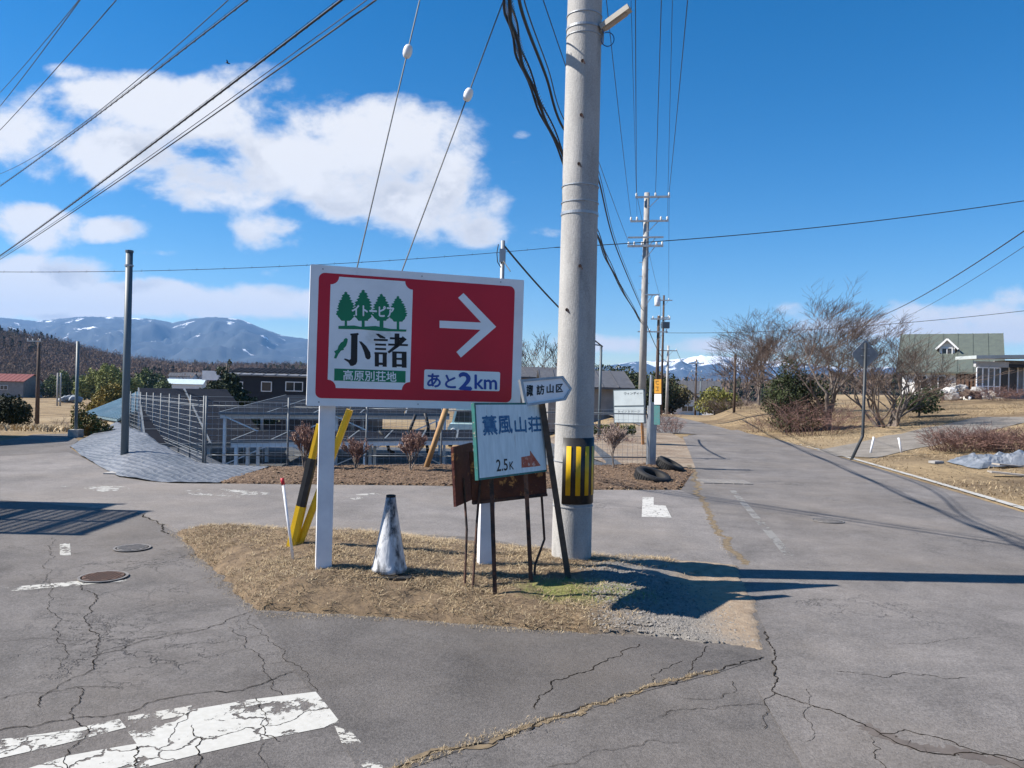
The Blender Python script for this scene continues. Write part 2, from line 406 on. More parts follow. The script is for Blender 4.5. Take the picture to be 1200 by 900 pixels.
# ------------------------------------------------------------------ terrain
def sm(a, b, x):
    t = min(1.0, max(0.0, (x - a) / (b - a))); return t * t * (3 - 2 * t)
def table(t, xs, ys):
    return float(np.interp(t, xs, ys))
CREST_PX = [-1200, -400, -100, 0, 60, 100, 130, 160, 204, 260, 350, 500, 600, 700, 800, 1000, 1200, 1700, 2600]
CREST_E = [44, 50, 44, 34, 27, 20, 14, 11, 7, 7, 9, 6, 2, 0, -6, 0, 2, 20, 20]
def side_left(x, y):
    """distance right of the slanting fence line (positive = solar site side)"""
    ax, ay, bx, by = -5.36, 13.5, -11.9, 24.0
    L = math.hypot(bx - ax, by - ay)
    return ((x - ax) * (by - ay) - (y - ay) * (bx - ax)) / L
def side_front(x, y):
    return (y - 13.5) - (x + 5.36) * 0.245
def hz(x, y):
    z = -0.02
    yy = max(y, 1.0); t = x / yy
    r = math.hypot(x, y)
    if y > 21 and t < 0.2:
        v = table(y, [21, 60, 100, 170, 250, 420], [0, -2.6, -3.2, -4.0, -5.2, -7])
        z += v * (1 - sm(0.02, 0.16, t))
    if y > 5:  # solar site
        a = sm(0.25, 1.3, side_left(x, y)) * sm(0.25, 1.2, side_front(x, y)) * (1 - sm(0.3, 2.2, x)) * (1 - sm(24, 40, y))
        z -= 0.42 * a
    if y > 44: z -= min((y - 44) * 0.033, 3.2) * sm(0.02, 0.16, t) * (1 - sm(0.3, 0.45, t))
    if x > 5 and y > -20:   # bank on the right
        ex = 5.85 + 0.118 * max(y, 0) if y < 18 else 7.97 + 0.055 * (y - 18)
        dd = x - ex - 0.15
        if dd > 0:
            far = 1 - sm(70, 140, y)
            far *= 1 - sm(33, 43, y) * (1 - sm(.252, .30, t))
            z += (0.03 * sm(0, .3, dd) + min(1.35, 0.095 * max(0, dd - .4)) * sm(6, 24, y)) * far
            z += far * 0.3 * sm(0.2, 3.0, dd) * sm(27, 36, y) * (1 - sm(52, 75, y)) * (1 - 0.75 * sm(4, 9, dd))
            z += 0.05 * noise.noise(Vector((x * .7, y * .7, 0))) * sm(.3, 2, dd)
    if r > 260:
        E = table(600 + 900 * t, CREST_PX, CREST_E) if y > 40 else 45.0
        crest = 1.6 + E * 640 / 900 + 4
        wob = 1 + .10 * noise.noise(Vector((x / 130, y / 130, 3)))
        z += crest * sm(300, 650, r) * wob * (1 - sm(900, 2500, r) * .9)
    if r > 60: z += 0.35 * noise.noise(Vector((x / 22, y / 22, 0))) * min(1, (r - 60) / 60)
    if r > 200: z += 2.0 * noise.noise(Vector((x / 90, y / 90, 5))) * min(1, (r - 200) / 200)
    return z
def G(px, py, flat=False):
    """ground point seen at a photo pixel"""
    d = P(px, py, 1.0) - CAM
    if flat or True:
        t = 1.6 / -d.z if d.z < 0 else 1e9
        if flat: return CAM + d * t
    s = 2.0; last = s
    while s < 600:
        q = CAM + d * s
        if q.z < hz(q.x, q.y):
            lo, hi = last, s
            for _ in range(24):
                md = (lo + hi) / 2; q = CAM + d * md
                if q.z < hz(q.x, q.y): hi = md
                else: lo = md
            return CAM + d * hi
        last = s; s *= 1.01
    return CAM + d * 60
def poly_px(pts): return [(G(a, b, True).x, G(a, b, True).y) for a, b in pts]
def inpoly(x, y, poly):
    c = False; j = len(poly) - 1
    for i in range(len(poly)):
        xi, yi = poly[i]; xj, yj = poly[j]
        if (yi > y) != (yj > y) and x < (xj - xi) * (y - yi) / (yj - yi) + xi: c = not c
        j = i
    return c
def sdist(X, Y, poly):
    """signed distance (inside positive) for arrays"""
    P2 = np.array(poly); D = np.full(X.shape, 1e9); ins = np.zeros(X.shape, bool)
    n = len(P2)
    for i in range(n):
        a = P2[i]; b = P2[(i + 1) % n]; ab = b - a
        t = np.clip(((X - a[0]) * ab[0] + (Y - a[1]) * ab[1]) / (ab @ ab), 0, 1)
        D = np.minimum(D, np.hypot(X - a[0] - t * ab[0], Y - a[1] - t * ab[1]))
        if a[1] != b[1]:
            c = ((a[1] > Y) != (b[1] > Y)) & (X < (b[0] - a[0]) * (Y - a[1]) / (b[1] - a[1]) + a[0])
            ins ^= c
    return np.where(ins, D, -D)
def vnoise(X, Y, s, seed=0):
    f = np.vectorize(lambda a, b: noise.noise(Vector((a * s, b * s, seed * 7.3))))
    return f(X, Y)
rng = np.random.default_rng(7)
# ================================================================== THE SETTING
M_asph = asphalt('asphalt_old', 0.130, 1.5, 0.75)
M_asph_dark = asphalt('asphalt_apron', 0.105, 1.2, 0.35)
M_asph_road = asphalt('asphalt_main_road', 0.158, 1.4, 0.35)
M_asph_cross = asphalt('asphalt_cross', 0.19, 1.1, 0.15)
M_white = paint_worn('road_paint', (0.52, 0.515, 0.48), 0.43, 3.0, 0.017)
M_white_thin = paint_worn('road_paint_worn', (0.50, 0.49, 0.45), 0.475, 5.0, 0.02)
M_white_far = paint_worn('road_paint_faded', (0.46, 0.45, 0.42), 0.515, 5.0, 0.02)
M_white_worn = paint_worn('road_paint_patchy', (0.55, 0.54, 0.51), 0.38, 6.0, 0.022)
M_white_line = paint_worn('road_paint_line', (0.48, 0.47, 0.44), 0.38, 2.0, 0.014)
M_white_faint = paint_worn('road_paint_faint', (0.235, 0.228, 0.215), 0.46, 2.0, 0.022)

def ground_material():
    mt = bpy.data.materials.new('dead_grass_ground'); mt.use_nodes = True; nt = mt.node_tree; nt.nodes.clear()
    N, M = nodes_of(nt)
    out = N('ShaderNodeOutputMaterial'); b = N('ShaderNodeBsdfPrincipled')
    pos = N('ShaderNodeNewGeometry').outputs['Position']
    n1 = N('ShaderNodeTexNoise', ins={'Vector': pos, 'Scale': 0.35, 'Detail': 7.0, 'Roughness': 0.65}).outputs[0]
    n2 = N('ShaderNodeTexNoise', ins={'Vector': pos, 'Scale': 6.0, 'Detail': 8.0, 'Roughness': 0.75}).outputs[0]
    n3 = N('ShaderNodeTexNoise', ins={'Vector': pos, 'Scale': 0.045, 'Detail': 4.0, 'Roughness': 0.6}).outputs[0]
    n4 = N('ShaderNodeTexNoise', ins={'Vector': pos, 'Scale': 45.0, 'Detail': 4.0, 'Roughness': 0.8}).outputs[0]
    f1 = N('ShaderNodeMapRange', ins={0: n1, 1: 0.40, 2: 0.62}).outputs[0]
    a = N('ShaderNodeMix', data_type='RGBA', ins={0: f1, 6: (0.33, 0.245, 0.14, 1), 7: (0.16, 0.115, 0.07, 1)}).outputs[2]
    f2 = N('ShaderNodeMapRange', ins={0: n2, 1: 0.45, 2: 0.7}).outputs[0]
    a = N('ShaderNodeMix', data_type='RGBA', ins={0: M('MULTIPLY', f2, .75), 6: a, 7: (0.10, 0.075, 0.048, 1)}).outputs[2]
    f3 = N('ShaderNodeMapRange', ins={0: n3, 1: 0.5, 2: 0.6}).outputs[0]
    a = N('ShaderNodeMix', data_type='RGBA', ins={0: M('MULTIPLY', f3, .55), 6: a, 7: (0.38, 0.30, 0.19, 1)}).outputs[2]
    v = N('ShaderNodeMapRange', ins={0: n4, 1: .25, 2: .75, 3: .6, 4: 1.35}).outputs[0]
    cc = N('ShaderNodeCombineColor', ins={0: v, 1: v, 2: v}).outputs[0]
    a = N('ShaderNodeMix', data_type='RGBA', blend_type='MULTIPLY', ins={0: 1.0, 6: a, 7: cc}).outputs[2]
    # far wooded ground is brown
    ln = N('ShaderNodeVectorMath', operation='LENGTH', ins={0: pos}).outputs['Value']
    ff = N('ShaderNodeMapRange', ins={0: ln, 1: 220.0, 2: 330.0}).outputs[0]
    a = N('ShaderNodeMix', data_type='RGBA', ins={0: ff, 6: a, 7: (0.075, 0.055, 0.042, 1)}).outputs[2]
    nt.links.new(a, b.inputs['Base Color']); b.inputs['Roughness'].default_value = .95; b.inputs['Specular IOR Level'].default_value = .15
    bp = N('ShaderNodeBump', ins={'Height': n2, 'Strength': .7, 'Distance': .08}); nt.links.new(bp.outputs[0], b.inputs['Normal'])
    nt.links.new(b.outputs[0], out.inputs[0]); return mt
M_ground = ground_material()
def build_ground():
    rr = [0.0] + [0.6 * 1.031 ** i for i in range(306)]
    rr = [r for r in rr if r < 6900] + [6900.0]
    th = list(np.linspace(-46, 46, 330)) + list(np.linspace(48, 312, 100))
    V = []
    for r in rr:
        for t in th:
            x = r * math.sin(R(t)); y = r * math.cos(R(t))
            V.append((x, y, hz(x, y)))
    n = len(th); F = []
    for i in range(len(rr) - 1):
        for j in range(n):
            a = i * n + j; b = i * n + (j + 1) % n
            F.append((a, a + n, b + n, b))
    np_mesh('ground', V, F, M_ground, smooth=True, kind='structure')
build_ground()

def sheet(name, poly, z, material):
    mb = MB(); k = len(poly)
    area = sum(poly[i][0] * poly[(i + 1) % k][1] - poly[(i + 1) % k][0] * poly[i][1] for i in range(k))
    if area < 0: poly = poly[::-1]
    mb.v = [(a, b, z) for a, b in poly]; mb.f = [tuple(range(k))]
    return mb.build(name, material, kind='structure')

CROSS_TOP = [(815, 549), (798, 574), (700, 574), (500, 569), (300, 567), (200, 566), (140, 559), (96, 535), (82, 524), (92, 516), (80, 508), (40, 509), (0, 517)]
junction = poly_px([(1000, 540), (920, 517), (860, 504), (806, 510)] + CROSS_TOP)
junction += [(-22, 17.0), (-30, 10), (-30, -12), (5.0, -12), (5.85, 0), (6.9, 9)]
sheet('road_junction', junction, 0.0, M_asph)
# lighter strip that crosses behind the verge and the left road
cross = poly_px([(822, 585), (798, 574.5), (700, 574.5), (500, 569.5), (300, 567.5), (200, 566.5), (140, 559.5), (96, 536), (80, 530), (0, 535), (0, 586), (160, 600), (205, 624), (300, 618), (560, 630), (700, 655), (860, 663)])
sheet('cross_road', cross, 0.002, M_asph_cross)
mr = poly_px([(1200, 602), (1000, 541), (920, 518), (866, 506)])
mr2 = poly_px([(800, 512), (808, 530), (815, 549), (822, 585), (835, 612), (860, 663), (900, 745), (912, 800)])
main = [(9.0, 30.5)] + mr[::-1][0:0] + [(8.55, 27)] + [(mr[2][0], mr[2][1]), (mr[1][0], mr[1][1]), (mr[0][0], mr[0][1]), (5.8, 0), (5.1, -12), (1.2, -12), (1.15, 0), (1.25, 3.0), (1.35, 4.1)] + mr2[::-1]
sheet('main_road', main, 0.0032, M_asph_road)
# the far part of the main road follows the ground over the rise
def far_road():
    rows = []
    y = 27.0
    while y < 330:
        xr = 8.35 + 0.05 * (y - 25) + 0.00004 * (y - 25) ** 2 * (y < 60)
        if y > 45: xr -= 0.0022 * (y - 45) ** 2
        wdt = 3.35 + 0.4 * sm(30, 45, y)
        row = []
        for k in range(9):
            x = xr - wdt + wdt * k / 8
            row.append((x, y, hz(x - (1.2 if k > 6 else 0), y) * (1 if y > 31 else 0) + 0.035 + (.0 if y > 31 else -.027)))
        zc = sum(p[2] for p in row) / 9
        rows.append([(p[0], p[1], zc) for p in row]); y *= 1.03
    MB().quadgrid(rows).build('far_road', M_asph_road, kind='structure')
far_road()
apron = poly_px([(297, 717), (400, 722), (600, 738), (760, 748), (896, 770), (840, 789), (750, 812), (655, 843), (560, 872), (470, 905), (455, 960), (420, 905), (385, 835), (340, 780)])
sheet('asphalt_apron', apron, 0.002, M_asph_dark)

# --- markings
def marking(name, pts, material, z=None):
    if z is None: z = .0022 if min(p[1] for p in pts) > 630 and max(p[0] for p in pts) < 460 else .0046
    sheet(name, poly_px(pts), z, material)
marking('stop_line', [(150, 858), (205, 846), (225, 832), (295, 820), (370, 811), (388, 833), (398, 846), (380, 853), (305, 868), (230, 885), (165, 901), (90, 912), (30, 924), (20, 905), (80, 886), (130, 877), (160, 872)], M_white)
marking('stop_line', [(-80, 882), (0, 867), (75, 857), (140, 843), (148, 853), (75, 872), (0, 889), (-80, 906)], M_white)
marking('stop_line', [(150, 840), (225, 827), (220, 838), (150, 852)], M_white_thin)
marking('stop_line_flake', [(392, 851), (412, 858), (450, 900), (432, 905), (404, 880)], M_white_thin)
marking('white_dash', [(2, 689), (60, 684), (146, 676), (149, 681), (60, 689), (2, 694)], M_white_thin)
marking('white_patch_mark', [(70, 636), (82, 636), (83, 651), (70, 651)], M_white_thin)
marking('worn_arrow_mark', [(68, 570), (140, 570), (162, 573), (120, 577), (100, 573)], M_white_far)
marking('worn_letter_mark', [(212, 575), (260, 573), (330, 579), (280, 583), (225, 580)], M_white_far)
marking('worn_letter_mark', [(400, 581), (450, 577), (455, 580), (415, 586)], M_white_far)
marking('worn_letter_mark', [(515, 582), (535, 581), (560, 583), (530, 588)], M_white_far)
marking('lane_end_mark', [(753, 583), (766, 583), (766, 592), (780, 593), (787, 607), (752, 606)], M_white_worn)
marking('centre_line', [(855, 575), (862, 575), (934, 655), (922, 655)], M_white_faint)
marking('edge_line', [(1210, 597), (1210, 600.5), (1100, 567.3), (1010, 541.2), (920, 516.2), (862, 502.4), (862, 501.7), (920, 515), (1010, 539.5), (1100, 565)], M_white_line)

# --- cracks
M_crack = mat('crack_dark', (0.010, 0.009, 0.008), (0.03, 0.024, 0.018), scale=6, rough=1, spec=.05)
M_crackdirt = mat('crack_dirt', (0.11, 0.085, 0.055), (0.2, 0.15, 0.09), scale=20, rough=1)
def crack_pts(pts, jitter=.03, seed=0):
    rd = random.Random(seed)
    w = [G(a, b, True) for a, b in pts]; out = [w[0]]
    for i in range(len(w) - 1):
        seg = [w[i], w[i + 1]]
        for lv in range(7):
            new = [seg[0]]
            for k in range(len(seg) - 1):
                a, b = seg[k], seg[k + 1]; d = b - a; L = d.length
                nrm = Vector((-d.y, d.x, 0))
                new += [(a + b) / 2 + nrm.normalized() * rd.uniform(-1, 1) * min(.17 * L, .05), b]
            seg = new
            if (seg[1] - seg[0]).length < .022: break
        out += seg[1:]
    return out
CRACKS = [
 ([(-60, 862), (0, 856), (75, 845), (150, 835), (210, 816), (265, 812), (300, 804), (345, 788)], .010),
 ([(107, 770), (165, 752), (220, 742), (270, 725), (296, 717)], .010),
 ([(95, 685), (105, 740), (109, 780), (75, 800), (47, 830)], .010),
 ([(60, 630), (62, 690), (67, 740), (68, 785)], .006),
 ([(170, 602), (185, 612), (196, 626)], .03), ([(50, 640), (95, 640), (190, 640)], .006),
 ([(268, 735), (320, 800), (332, 815)], .006), ([(295, 720), (345, 778), (372, 812)], .006),
 ([(750, 755), (727, 770), (695, 785), (650, 797), (632, 815), (627, 832)], .014),
 ([(895, 771), (840, 787), (800, 797), (750, 810), (700, 825), (655, 840), (600, 860), (540, 877), (480, 895), (450, 908)], .016),
 ([(830, 757), (812, 775), (807, 792)], .010), ([(800, 775), (775, 785), (765, 800)], .008),
 ([(895, 740), (910, 770), (912, 795), (907, 812), (950, 827), (990, 840), (1040, 865), (1080, 882), (1150, 885), (1210, 893)], .017),
 ([(1030, 862), (1060, 856), (1085, 862), (1140, 880), (1210, 905)], .014),
 ([(907, 812), (900, 835), (895, 855)], .007), ([(770, 840), (810, 832), (860, 827), (900, 827)], .006),
 ([(797, 818), (835, 820), (863, 810), (857, 798)], .006),
 ([(980, 787), (1035, 795), (1080, 792), (1135, 795)], .008), ([(1040, 755), (1100, 752), (1150, 748)], .005), ([(945, 808), (942, 840), (945, 870)], .005),
 ([(815, 606), (900, 612), (1000, 622), (1200, 640)], .006), ([(640, 900), (700, 880), (760, 868), (800, 870)], .005), ([(1020, 865), (1025, 890), (1040, 910)], .007),
 ([(0, 820), (40, 812), (90, 805), (140, 808)], .007), ([(90, 806), (85, 840), (92, 870), (80, 905)], .008), ([(160, 875), (158, 900)], .012), ([(225, 850), (232, 885), (228, 905)], .01),
 ([(300, 818), (305, 850), (330, 870)], .008), ([(315, 868), (318, 905)], .006), ([(0, 752), (50, 748), (105, 752)], .005), ([(0, 640), (50, 645), (95, 650)], .005),
]
for k in range(9):   # ladder of small cracks over the old trench
    a = 272 + k * 8; b = 728 + k * 10
    CRACKS.append(([(a - 2, b), (a + 22 + k, b - 3)], .004)); CRACKS.append(([(66, 700 + k * 9), (100, 702 + k * 9)], .004))
def build_cracks():
    mb = MB()
    for ci, (pts, w) in enumerate(CRACKS):
        pp = crack_pts(pts, seed=ci); rd = random.Random(ci); cz = .0033 if pts[0][0] < 890 else .0046
        rows = []
        for i, p in enumerate(pp):
            d = (pp[min(i + 1, len(pp) - 1)] - pp[max(i - 1, 0)]).normalized(); nr = Vector((-d.y, d.x, 0))
            ww = w * .27 * rd.uniform(.35, 1.35) * (0.3 if i in (0, len(pp) - 1) else 1)
            rows.append([(p.x - nr.x * ww, p.y - nr.y * ww, cz), (p.x + nr.x * ww, p.y + nr.y * ww, cz)])
        mb.quadgrid(rows)
    mb.build('road_cracks', M_crack, kind='structure')
build_cracks()
# dirt strip along the left edge of the main road
def dirt_edge(name, pts, w, material, z, seed):
    pp = crack_pts(pts, seed=seed); rd = random.Random(seed); rows = []
    for i, p in enumerate(pp):
        d = (pp[min(i + 1, len(pp) - 1)] - pp[max(i - 1, 0)]).normalized(); nr = Vector((-d.y, d.x, 0))
        a = w * rd.uniform(.2, .7); b = w * rd.uniform(.2, .7)
        rows.append([(p.x - nr.x * a, p.y - nr.y * a, z), (p.x + nr.x * b, p.y + nr.y * b, z)])
    MB().quadgrid(rows).build(name, material, kind='structure')
dirt_edge('road_edge_dirt', [(806, 545), (822, 585), (837, 612), (852, 642), (872, 662)], .075, M_crackdirt, .0042, 5)
dirt_edge('crack_dirt_strip', [(840, 787), (800, 797), (750, 810), (700, 825), (655, 840), (600, 860), (540, 877), (480, 895), (450, 908)], .035, M_crackdirt, .0029, 8)
dirt_edge('crack_dirt_strip', [(1010, 850), (1060, 872), (1120, 880), (1200, 898)], .09, mat('crack_stain', (.09, .075, .065), (.13, .11, .095), scale=9), .0042, 9)

# --- raised sheets (verge island, mulch bed)
def mound(name, poly, step, top, falloff, material, bump=.02, seed=1, extra=None, base=0.0):
    xs = [p[0] for p in poly]; ys = [p[1] for p in poly]
    X, Y = np.meshgrid(np.arange(min(xs) - .3, max(xs) + .3, step), np.arange(min(ys) - .3, max(ys) + .3, step))
    S = sdist(X, Y, poly) + 0.05 * vnoise(X, Y, 6, seed) + .02 * vnoise(X, Y, 22, seed + 1)
    Z = base - .03 + .04 * np.clip(S / .05, 0, 1) + top * np.clip(S / falloff, 0, 1) ** .8
    Z += bump * np.clip(S / .15, 0, 1) * (vnoise(X, Y, 5, seed + 2) + .5 * vnoise(X, Y, 17, seed + 3))
    if extra:
        Z += extra(X, Y) * np.clip(S / .3, 0, 1)
        Z = np.where(S > .04, np.maximum(Z, .009 + .006 * vnoise(X, Y, 9, seed + 5)), Z)
    h, w = X.shape; idx = np.arange(h * w).reshape(h, w)
    keep = (S > -.08); kk = keep[:-1, :-1] | keep[1:, 1:] | keep[1:, :-1] | keep[:-1, 1:]
    F = np.stack([idx[:-1, :-1], idx[:-1, 1:], idx[1:, 1:], idx[1:, :-1]], -1)[kk]
    used = np.unique(F); remap = np.full(h * w, -1); remap[used] = np.arange(len(used))
    V = np.stack([X.ravel(), Y.ravel(), Z.ravel()], -1)[used]
    np_mesh(name, V, remap[F], material, smooth=True, kind='structure')
    def height(x, y):
        i = int(np.clip((y - Y[0, 0]) / step, 0, h - 1)); j = int(np.clip((x - X[0, 0]) / step, 0, w - 1))
        return float(Z[i, j])
    return height, (X, Y, Z, S)
island = poly_px([(203, 624), (262, 622), (340, 626), (420, 629), (560, 636), (640, 645), (700, 652), (780, 656), (866, 664), (893, 712), (900, 762), (840, 757), (760, 747), (600, 738), (500, 728), (400, 721), (298, 716), (270, 690), (245, 665), (222, 645)])
def island_material():
    mt = bpy.data.materials.new('verge_soil'); mt.use_nodes = True; nt = mt.node_tree; nt.nodes.clear()
    N, M = nodes_of(nt)
    out = N('ShaderNodeOutputMaterial'); b = N('ShaderNodeBsdfPrincipled')
    pos = N('ShaderNodeNewGeometry').outputs['Position']
    sp = N('ShaderNodeSeparateXYZ', ins={0: pos})
    n1 = N('ShaderNodeTexNoise', ins={'Vector': pos, 'Scale': 9.0, 'Detail': 8.0, 'Roughness': 0.75}).outputs[0]
    n2 = N('ShaderNodeTexNoise', ins={'Vector': pos, 'Scale': 2.0, 'Detail': 4.0}).outputs[0]
    f = N('ShaderNodeMapRange', ins={0: n1, 1: .35, 2: .65}).outputs[0]
    a = N('ShaderNodeMix', data_type='RGBA', ins={0: f, 6: (.20, .14, .08, 1), 7: (.09, .062, .038, 1)}).outputs[2]
    # bare dirt and grit towards the main road
    g = N('ShaderNodeMapRange', ins={0: M('ADD', sp.outputs[0], M('MULTIPLY', n2, .9)), 1: 0.95, 2: 1.35}).outputs[0]
    grit = N('ShaderNodeMix', data_type='RGBA', ins={0: f, 6: (.33, .26, .185, 1), 7: (.22, .16, .105, 1)}).outputs[2]
    gg = N('ShaderNodeMapRange', ins={0: M('ADD', sp.outputs[0], M('MULTIPLY', n2, .5)), 1: 1.5, 2: 1.8}).outputs[0]
    grit = N('ShaderNodeMix', data_type='RGBA', ins={0: gg, 6: (.20, .185, .165, 1), 7: grit}).outputs[2]
    a = N('ShaderNodeMix', data_type='RGBA', ins={0: g, 6: a, 7: grit}).outputs[2]
    # a patch of moss on the front right
    c = G(690, 708, True)
    dx = M('DIVIDE', M('SUBTRACT', sp.outputs[0], c.x), .75); dy = M('DIVIDE', M('SUBTRACT', sp.outputs[1], c.y), .36)
    dist = M('ADD', M('MULTIPLY', dx, dx), M('MULTIPLY', dy, dy))
    mm = N('ShaderNodeMapRange', ins={0: M('ADD', dist, M('MULTIPLY', n1, 1.9)), 1: 1.65, 2: 1.05}).outputs[0]
    a = N('ShaderNodeMix', data_type='RGBA', ins={0: M('MULTIPLY', mm, .5), 6: a, 7: (.17, .22, .03, 1)}).outputs[2]
    nt.links.new(a, b.inputs['Base Color']); b.inputs['Roughness'].default_value = .95
    bp = N('ShaderNodeBump', ins={'Height': n1, 'Strength': .8, 'Distance': .03}); nt.links.new(bp.outputs[0], b.inputs['Normal'])
    nt.links.new(b.outputs[0], out.inputs[0]); return mt
isl_h, isl = mound('grass_verge', island, .035, .115, .75, island_material(), bump=.020, seed=1, extra=lambda X, Y: -.10 * np.clip((X - .8) / .8, 0, 1) * np.clip((6.9 - Y) / .6, 0, 1) + .055 * np.clip((-.5 - X) / .8, 0, 1))
def GI(px, py):
    """point on the verge seen at a photo pixel"""
    d = P(px, py, 1.0) - CAM; s = 4.5
    while s < 8.5:
        q = CAM + d * s
        if q.z <= max(isl_h(q.x, q.y), 0.0): return q
        s += .004
    return G(px, py, True)
mulch_poly = poly_px([(256, 566), (300, 548), (500, 545), (700, 546), (770, 543), (795, 545), (814, 552), (797, 573), (700, 573), (500, 568), (300, 566.5)])
M_mulch = mat('bark_mulch', (.12, .075, .045), (.06, .037, .024), scale=14, c3=(.22, .155, .10), scale3=30, lo3=.5, hi3=.62, rough=1, bump=.8, bscale=25)
mul_h, mul = mound('mulch_bed', mulch_poly, .07, .05, .6, M_mulch, bump=.025, seed=4)

def scatter(S4, n, smin=0.02, cond=None):
    """random points (x, y, z) over a mound"""
    X, Y, Z, S = S4; ok = np.argwhere(S > smin); pick = ok[rng.integers(0, len(ok), n)]
    st = X[0, 1] - X[0, 0]
    x = X[pick[:, 0], pick[:, 1]] + rng.uniform(-.5, .5, n) * st; y = Y[pick[:, 0], pick[:, 1]] + rng.uniform(-.5, .5, n) * st
    z = Z[pick[:, 0], pick[:, 1]]
    if cond is not None:
        k = cond(x, y); x, y, z = x[k], y[k], z[k]
    return np.stack([x, y, z], -1)
def blades(name, pts, h, w, lean, material, flat=0.3, label=None, cat=None, seed=3):
    """grass: one tapering bent blade (two quads joined at the bend) per point"""
    r = np.random.default_rng(seed); n = len(pts)
    th = r.uniform(0, 2 * np.pi, n); hh = h * r.uniform(.35, 1.3, n); ln = lean * r.uniform(.2, 1.5, n)
    d = np.stack([np.cos(th), np.sin(th), np.zeros(n)], -1); s = np.stack([-np.sin(th), np.cos(th), np.zeros(n)], -1) * (w * r.uniform(.5, 1.3, n))[:, None]
    up = np.zeros((n, 3)); up[:, 2] = 1
    p0 = pts - up * .01
    p1 = pts + up * (hh * .6 * (1 - flat))[:, None] + d * (hh * ln * .45)[:, None]
    p2 = pts + up * (hh * (1 - flat * 1.3))[:, None] + d * (hh * ln)[:, None]
    V = np.stack([p0 - s, p0 + s, p1 - s * .7, p1 + s * .7, p2 - s * .15, p2 + s * .15], 1).reshape(-1, 3)
    b = (np.arange(n) * 6)[:, None]
    F = np.concatenate([b + [0, 1, 3, 2], b + [2, 3, 5, 4]], 0)
    return np_mesh(name, V, F, material, kind='stuff', label=label, cat=cat)
M_straw = mat('straw', (.40, .30, .17), (.19, .135, .075), scale=3.0, rough=.8, c3=(.56, .46, .30), scale3=60, lo3=.5, hi3=.6)
M_straw_dark = mat('straw_dark', (.17, .115, .065), (.09, .062, .038), scale=4, rough=.9)
M_green = mat('fresh_grass', (.13, .20, .03), (.22, .26, .05), scale=8)
def straw_ok(x, y):
    pn = np.array([noise.noise(Vector((a * 1.6, b * 1.6, 4))) + .5 * noise.noise(Vector((a * 5, b * 5, 7))) for a, b in zip(x, y)])
    bare = (pn + rng.normal(0, .18, len(x)) < -.12)
    return ~bare & straw_ok2(x, y)
def straw_ok2(x, y):
    return (x < .7 + .22 * rng.standard_normal(len(x))) | ((y > 6.45) & (x < 1.5))
blades('dry_grass', scatter(isl, 42000, .02, straw_ok), .045, .0022, 1.9, M_straw, flat=.45, label='short dry straw grass lying on the verge around the signs', cat='grass')
blades('dry_grass_litter', scatter(isl, 16000, .02, straw_ok), .035, .0025, 2.2, M_straw_dark, flat=.6, label='brown dead grass litter in the straw of the verge', cat='grass', seed=5)
mc = G(690, 708, True)
blades('fresh_grass', scatter(isl, 14000, .02, lambda x, y: ((x - mc.x) / .6) ** 2 + ((y - mc.y) / .3) ** 2 + rng.uniform(0, .8, len(x)) < 1.1), .028, .002, 1.0, M_green, flat=.2, label='patch of fresh green moss and grass at the front of the verge', cat='grass', seed=6)
def chips(name, pts, size, material, label, cat, seed=1, flat=.5):
    r = np.random.default_rng(seed); n = len(pts)
    base = np.array([[-1, -1, -.5], [1, -1, -.5], [1, 1, -.5], [-1, 1, -.5], [0, 0, 1]], float)
    sc = size * r.uniform(.4, 1.3, (n, 1, 1)) * r.uniform(.5, 1.2, (n, 1, 3)); sc[:, :, 2] *= flat
    V = base[None] * sc; t = r.uniform(0, 2 * np.pi, n); c, s = np.cos(t), np.sin(t)
    tilt = r.uniform(-.5, .5, (n, 2))
    x = V[:, :, 0] * c[:, None] - V[:, :, 1] * s[:, None]; y = V[:, :, 0] * s[:, None] + V[:, :, 1] * c[:, None]
    z = V[:, :, 2] + x * tilt[:, :1] + y * tilt[:, 1:]
    V = (np.stack([x, y, z], -1) + pts[:, None, :]).reshape(-1, 3)
    b = (np.arange(n) * 5)[:, None]
    F = np.concatenate([b + [0, 1, 4], b + [1, 2, 4], b + [2, 3, 4], b + [3, 0, 4]], 0)
    np_mesh(name, V, F, material, kind='stuff', label=label, cat=cat)
M_grit = mat('grit', (.27, .255, .235), (.11, .10, .09), scale=40, rough=.9)
gp = scatter(isl, 70000, .01, lambda x, y: (x > .55 + .2 * np.abs(rng.standard_normal(len(x)))) & (y < 6.25) & (x < 1.25 + .2 * rng.standard_normal(len(x))))
chips('gravel', gp, .009, M_grit, 'grey gravel on the right end of the verge beside the main road', 'gravel', flat=.9)
chips('bark_chips', scatter(mul, 15000, .0), .02, mat('bark_chip', (.17, .105, .06), (.085, .052, .032), scale=50, c3=(.28, .21, .14), scale3=70, lo3=.55, hi3=.6), 'brown bark mulch chips on the bed before the wire fence', 'mulch', seed=3)
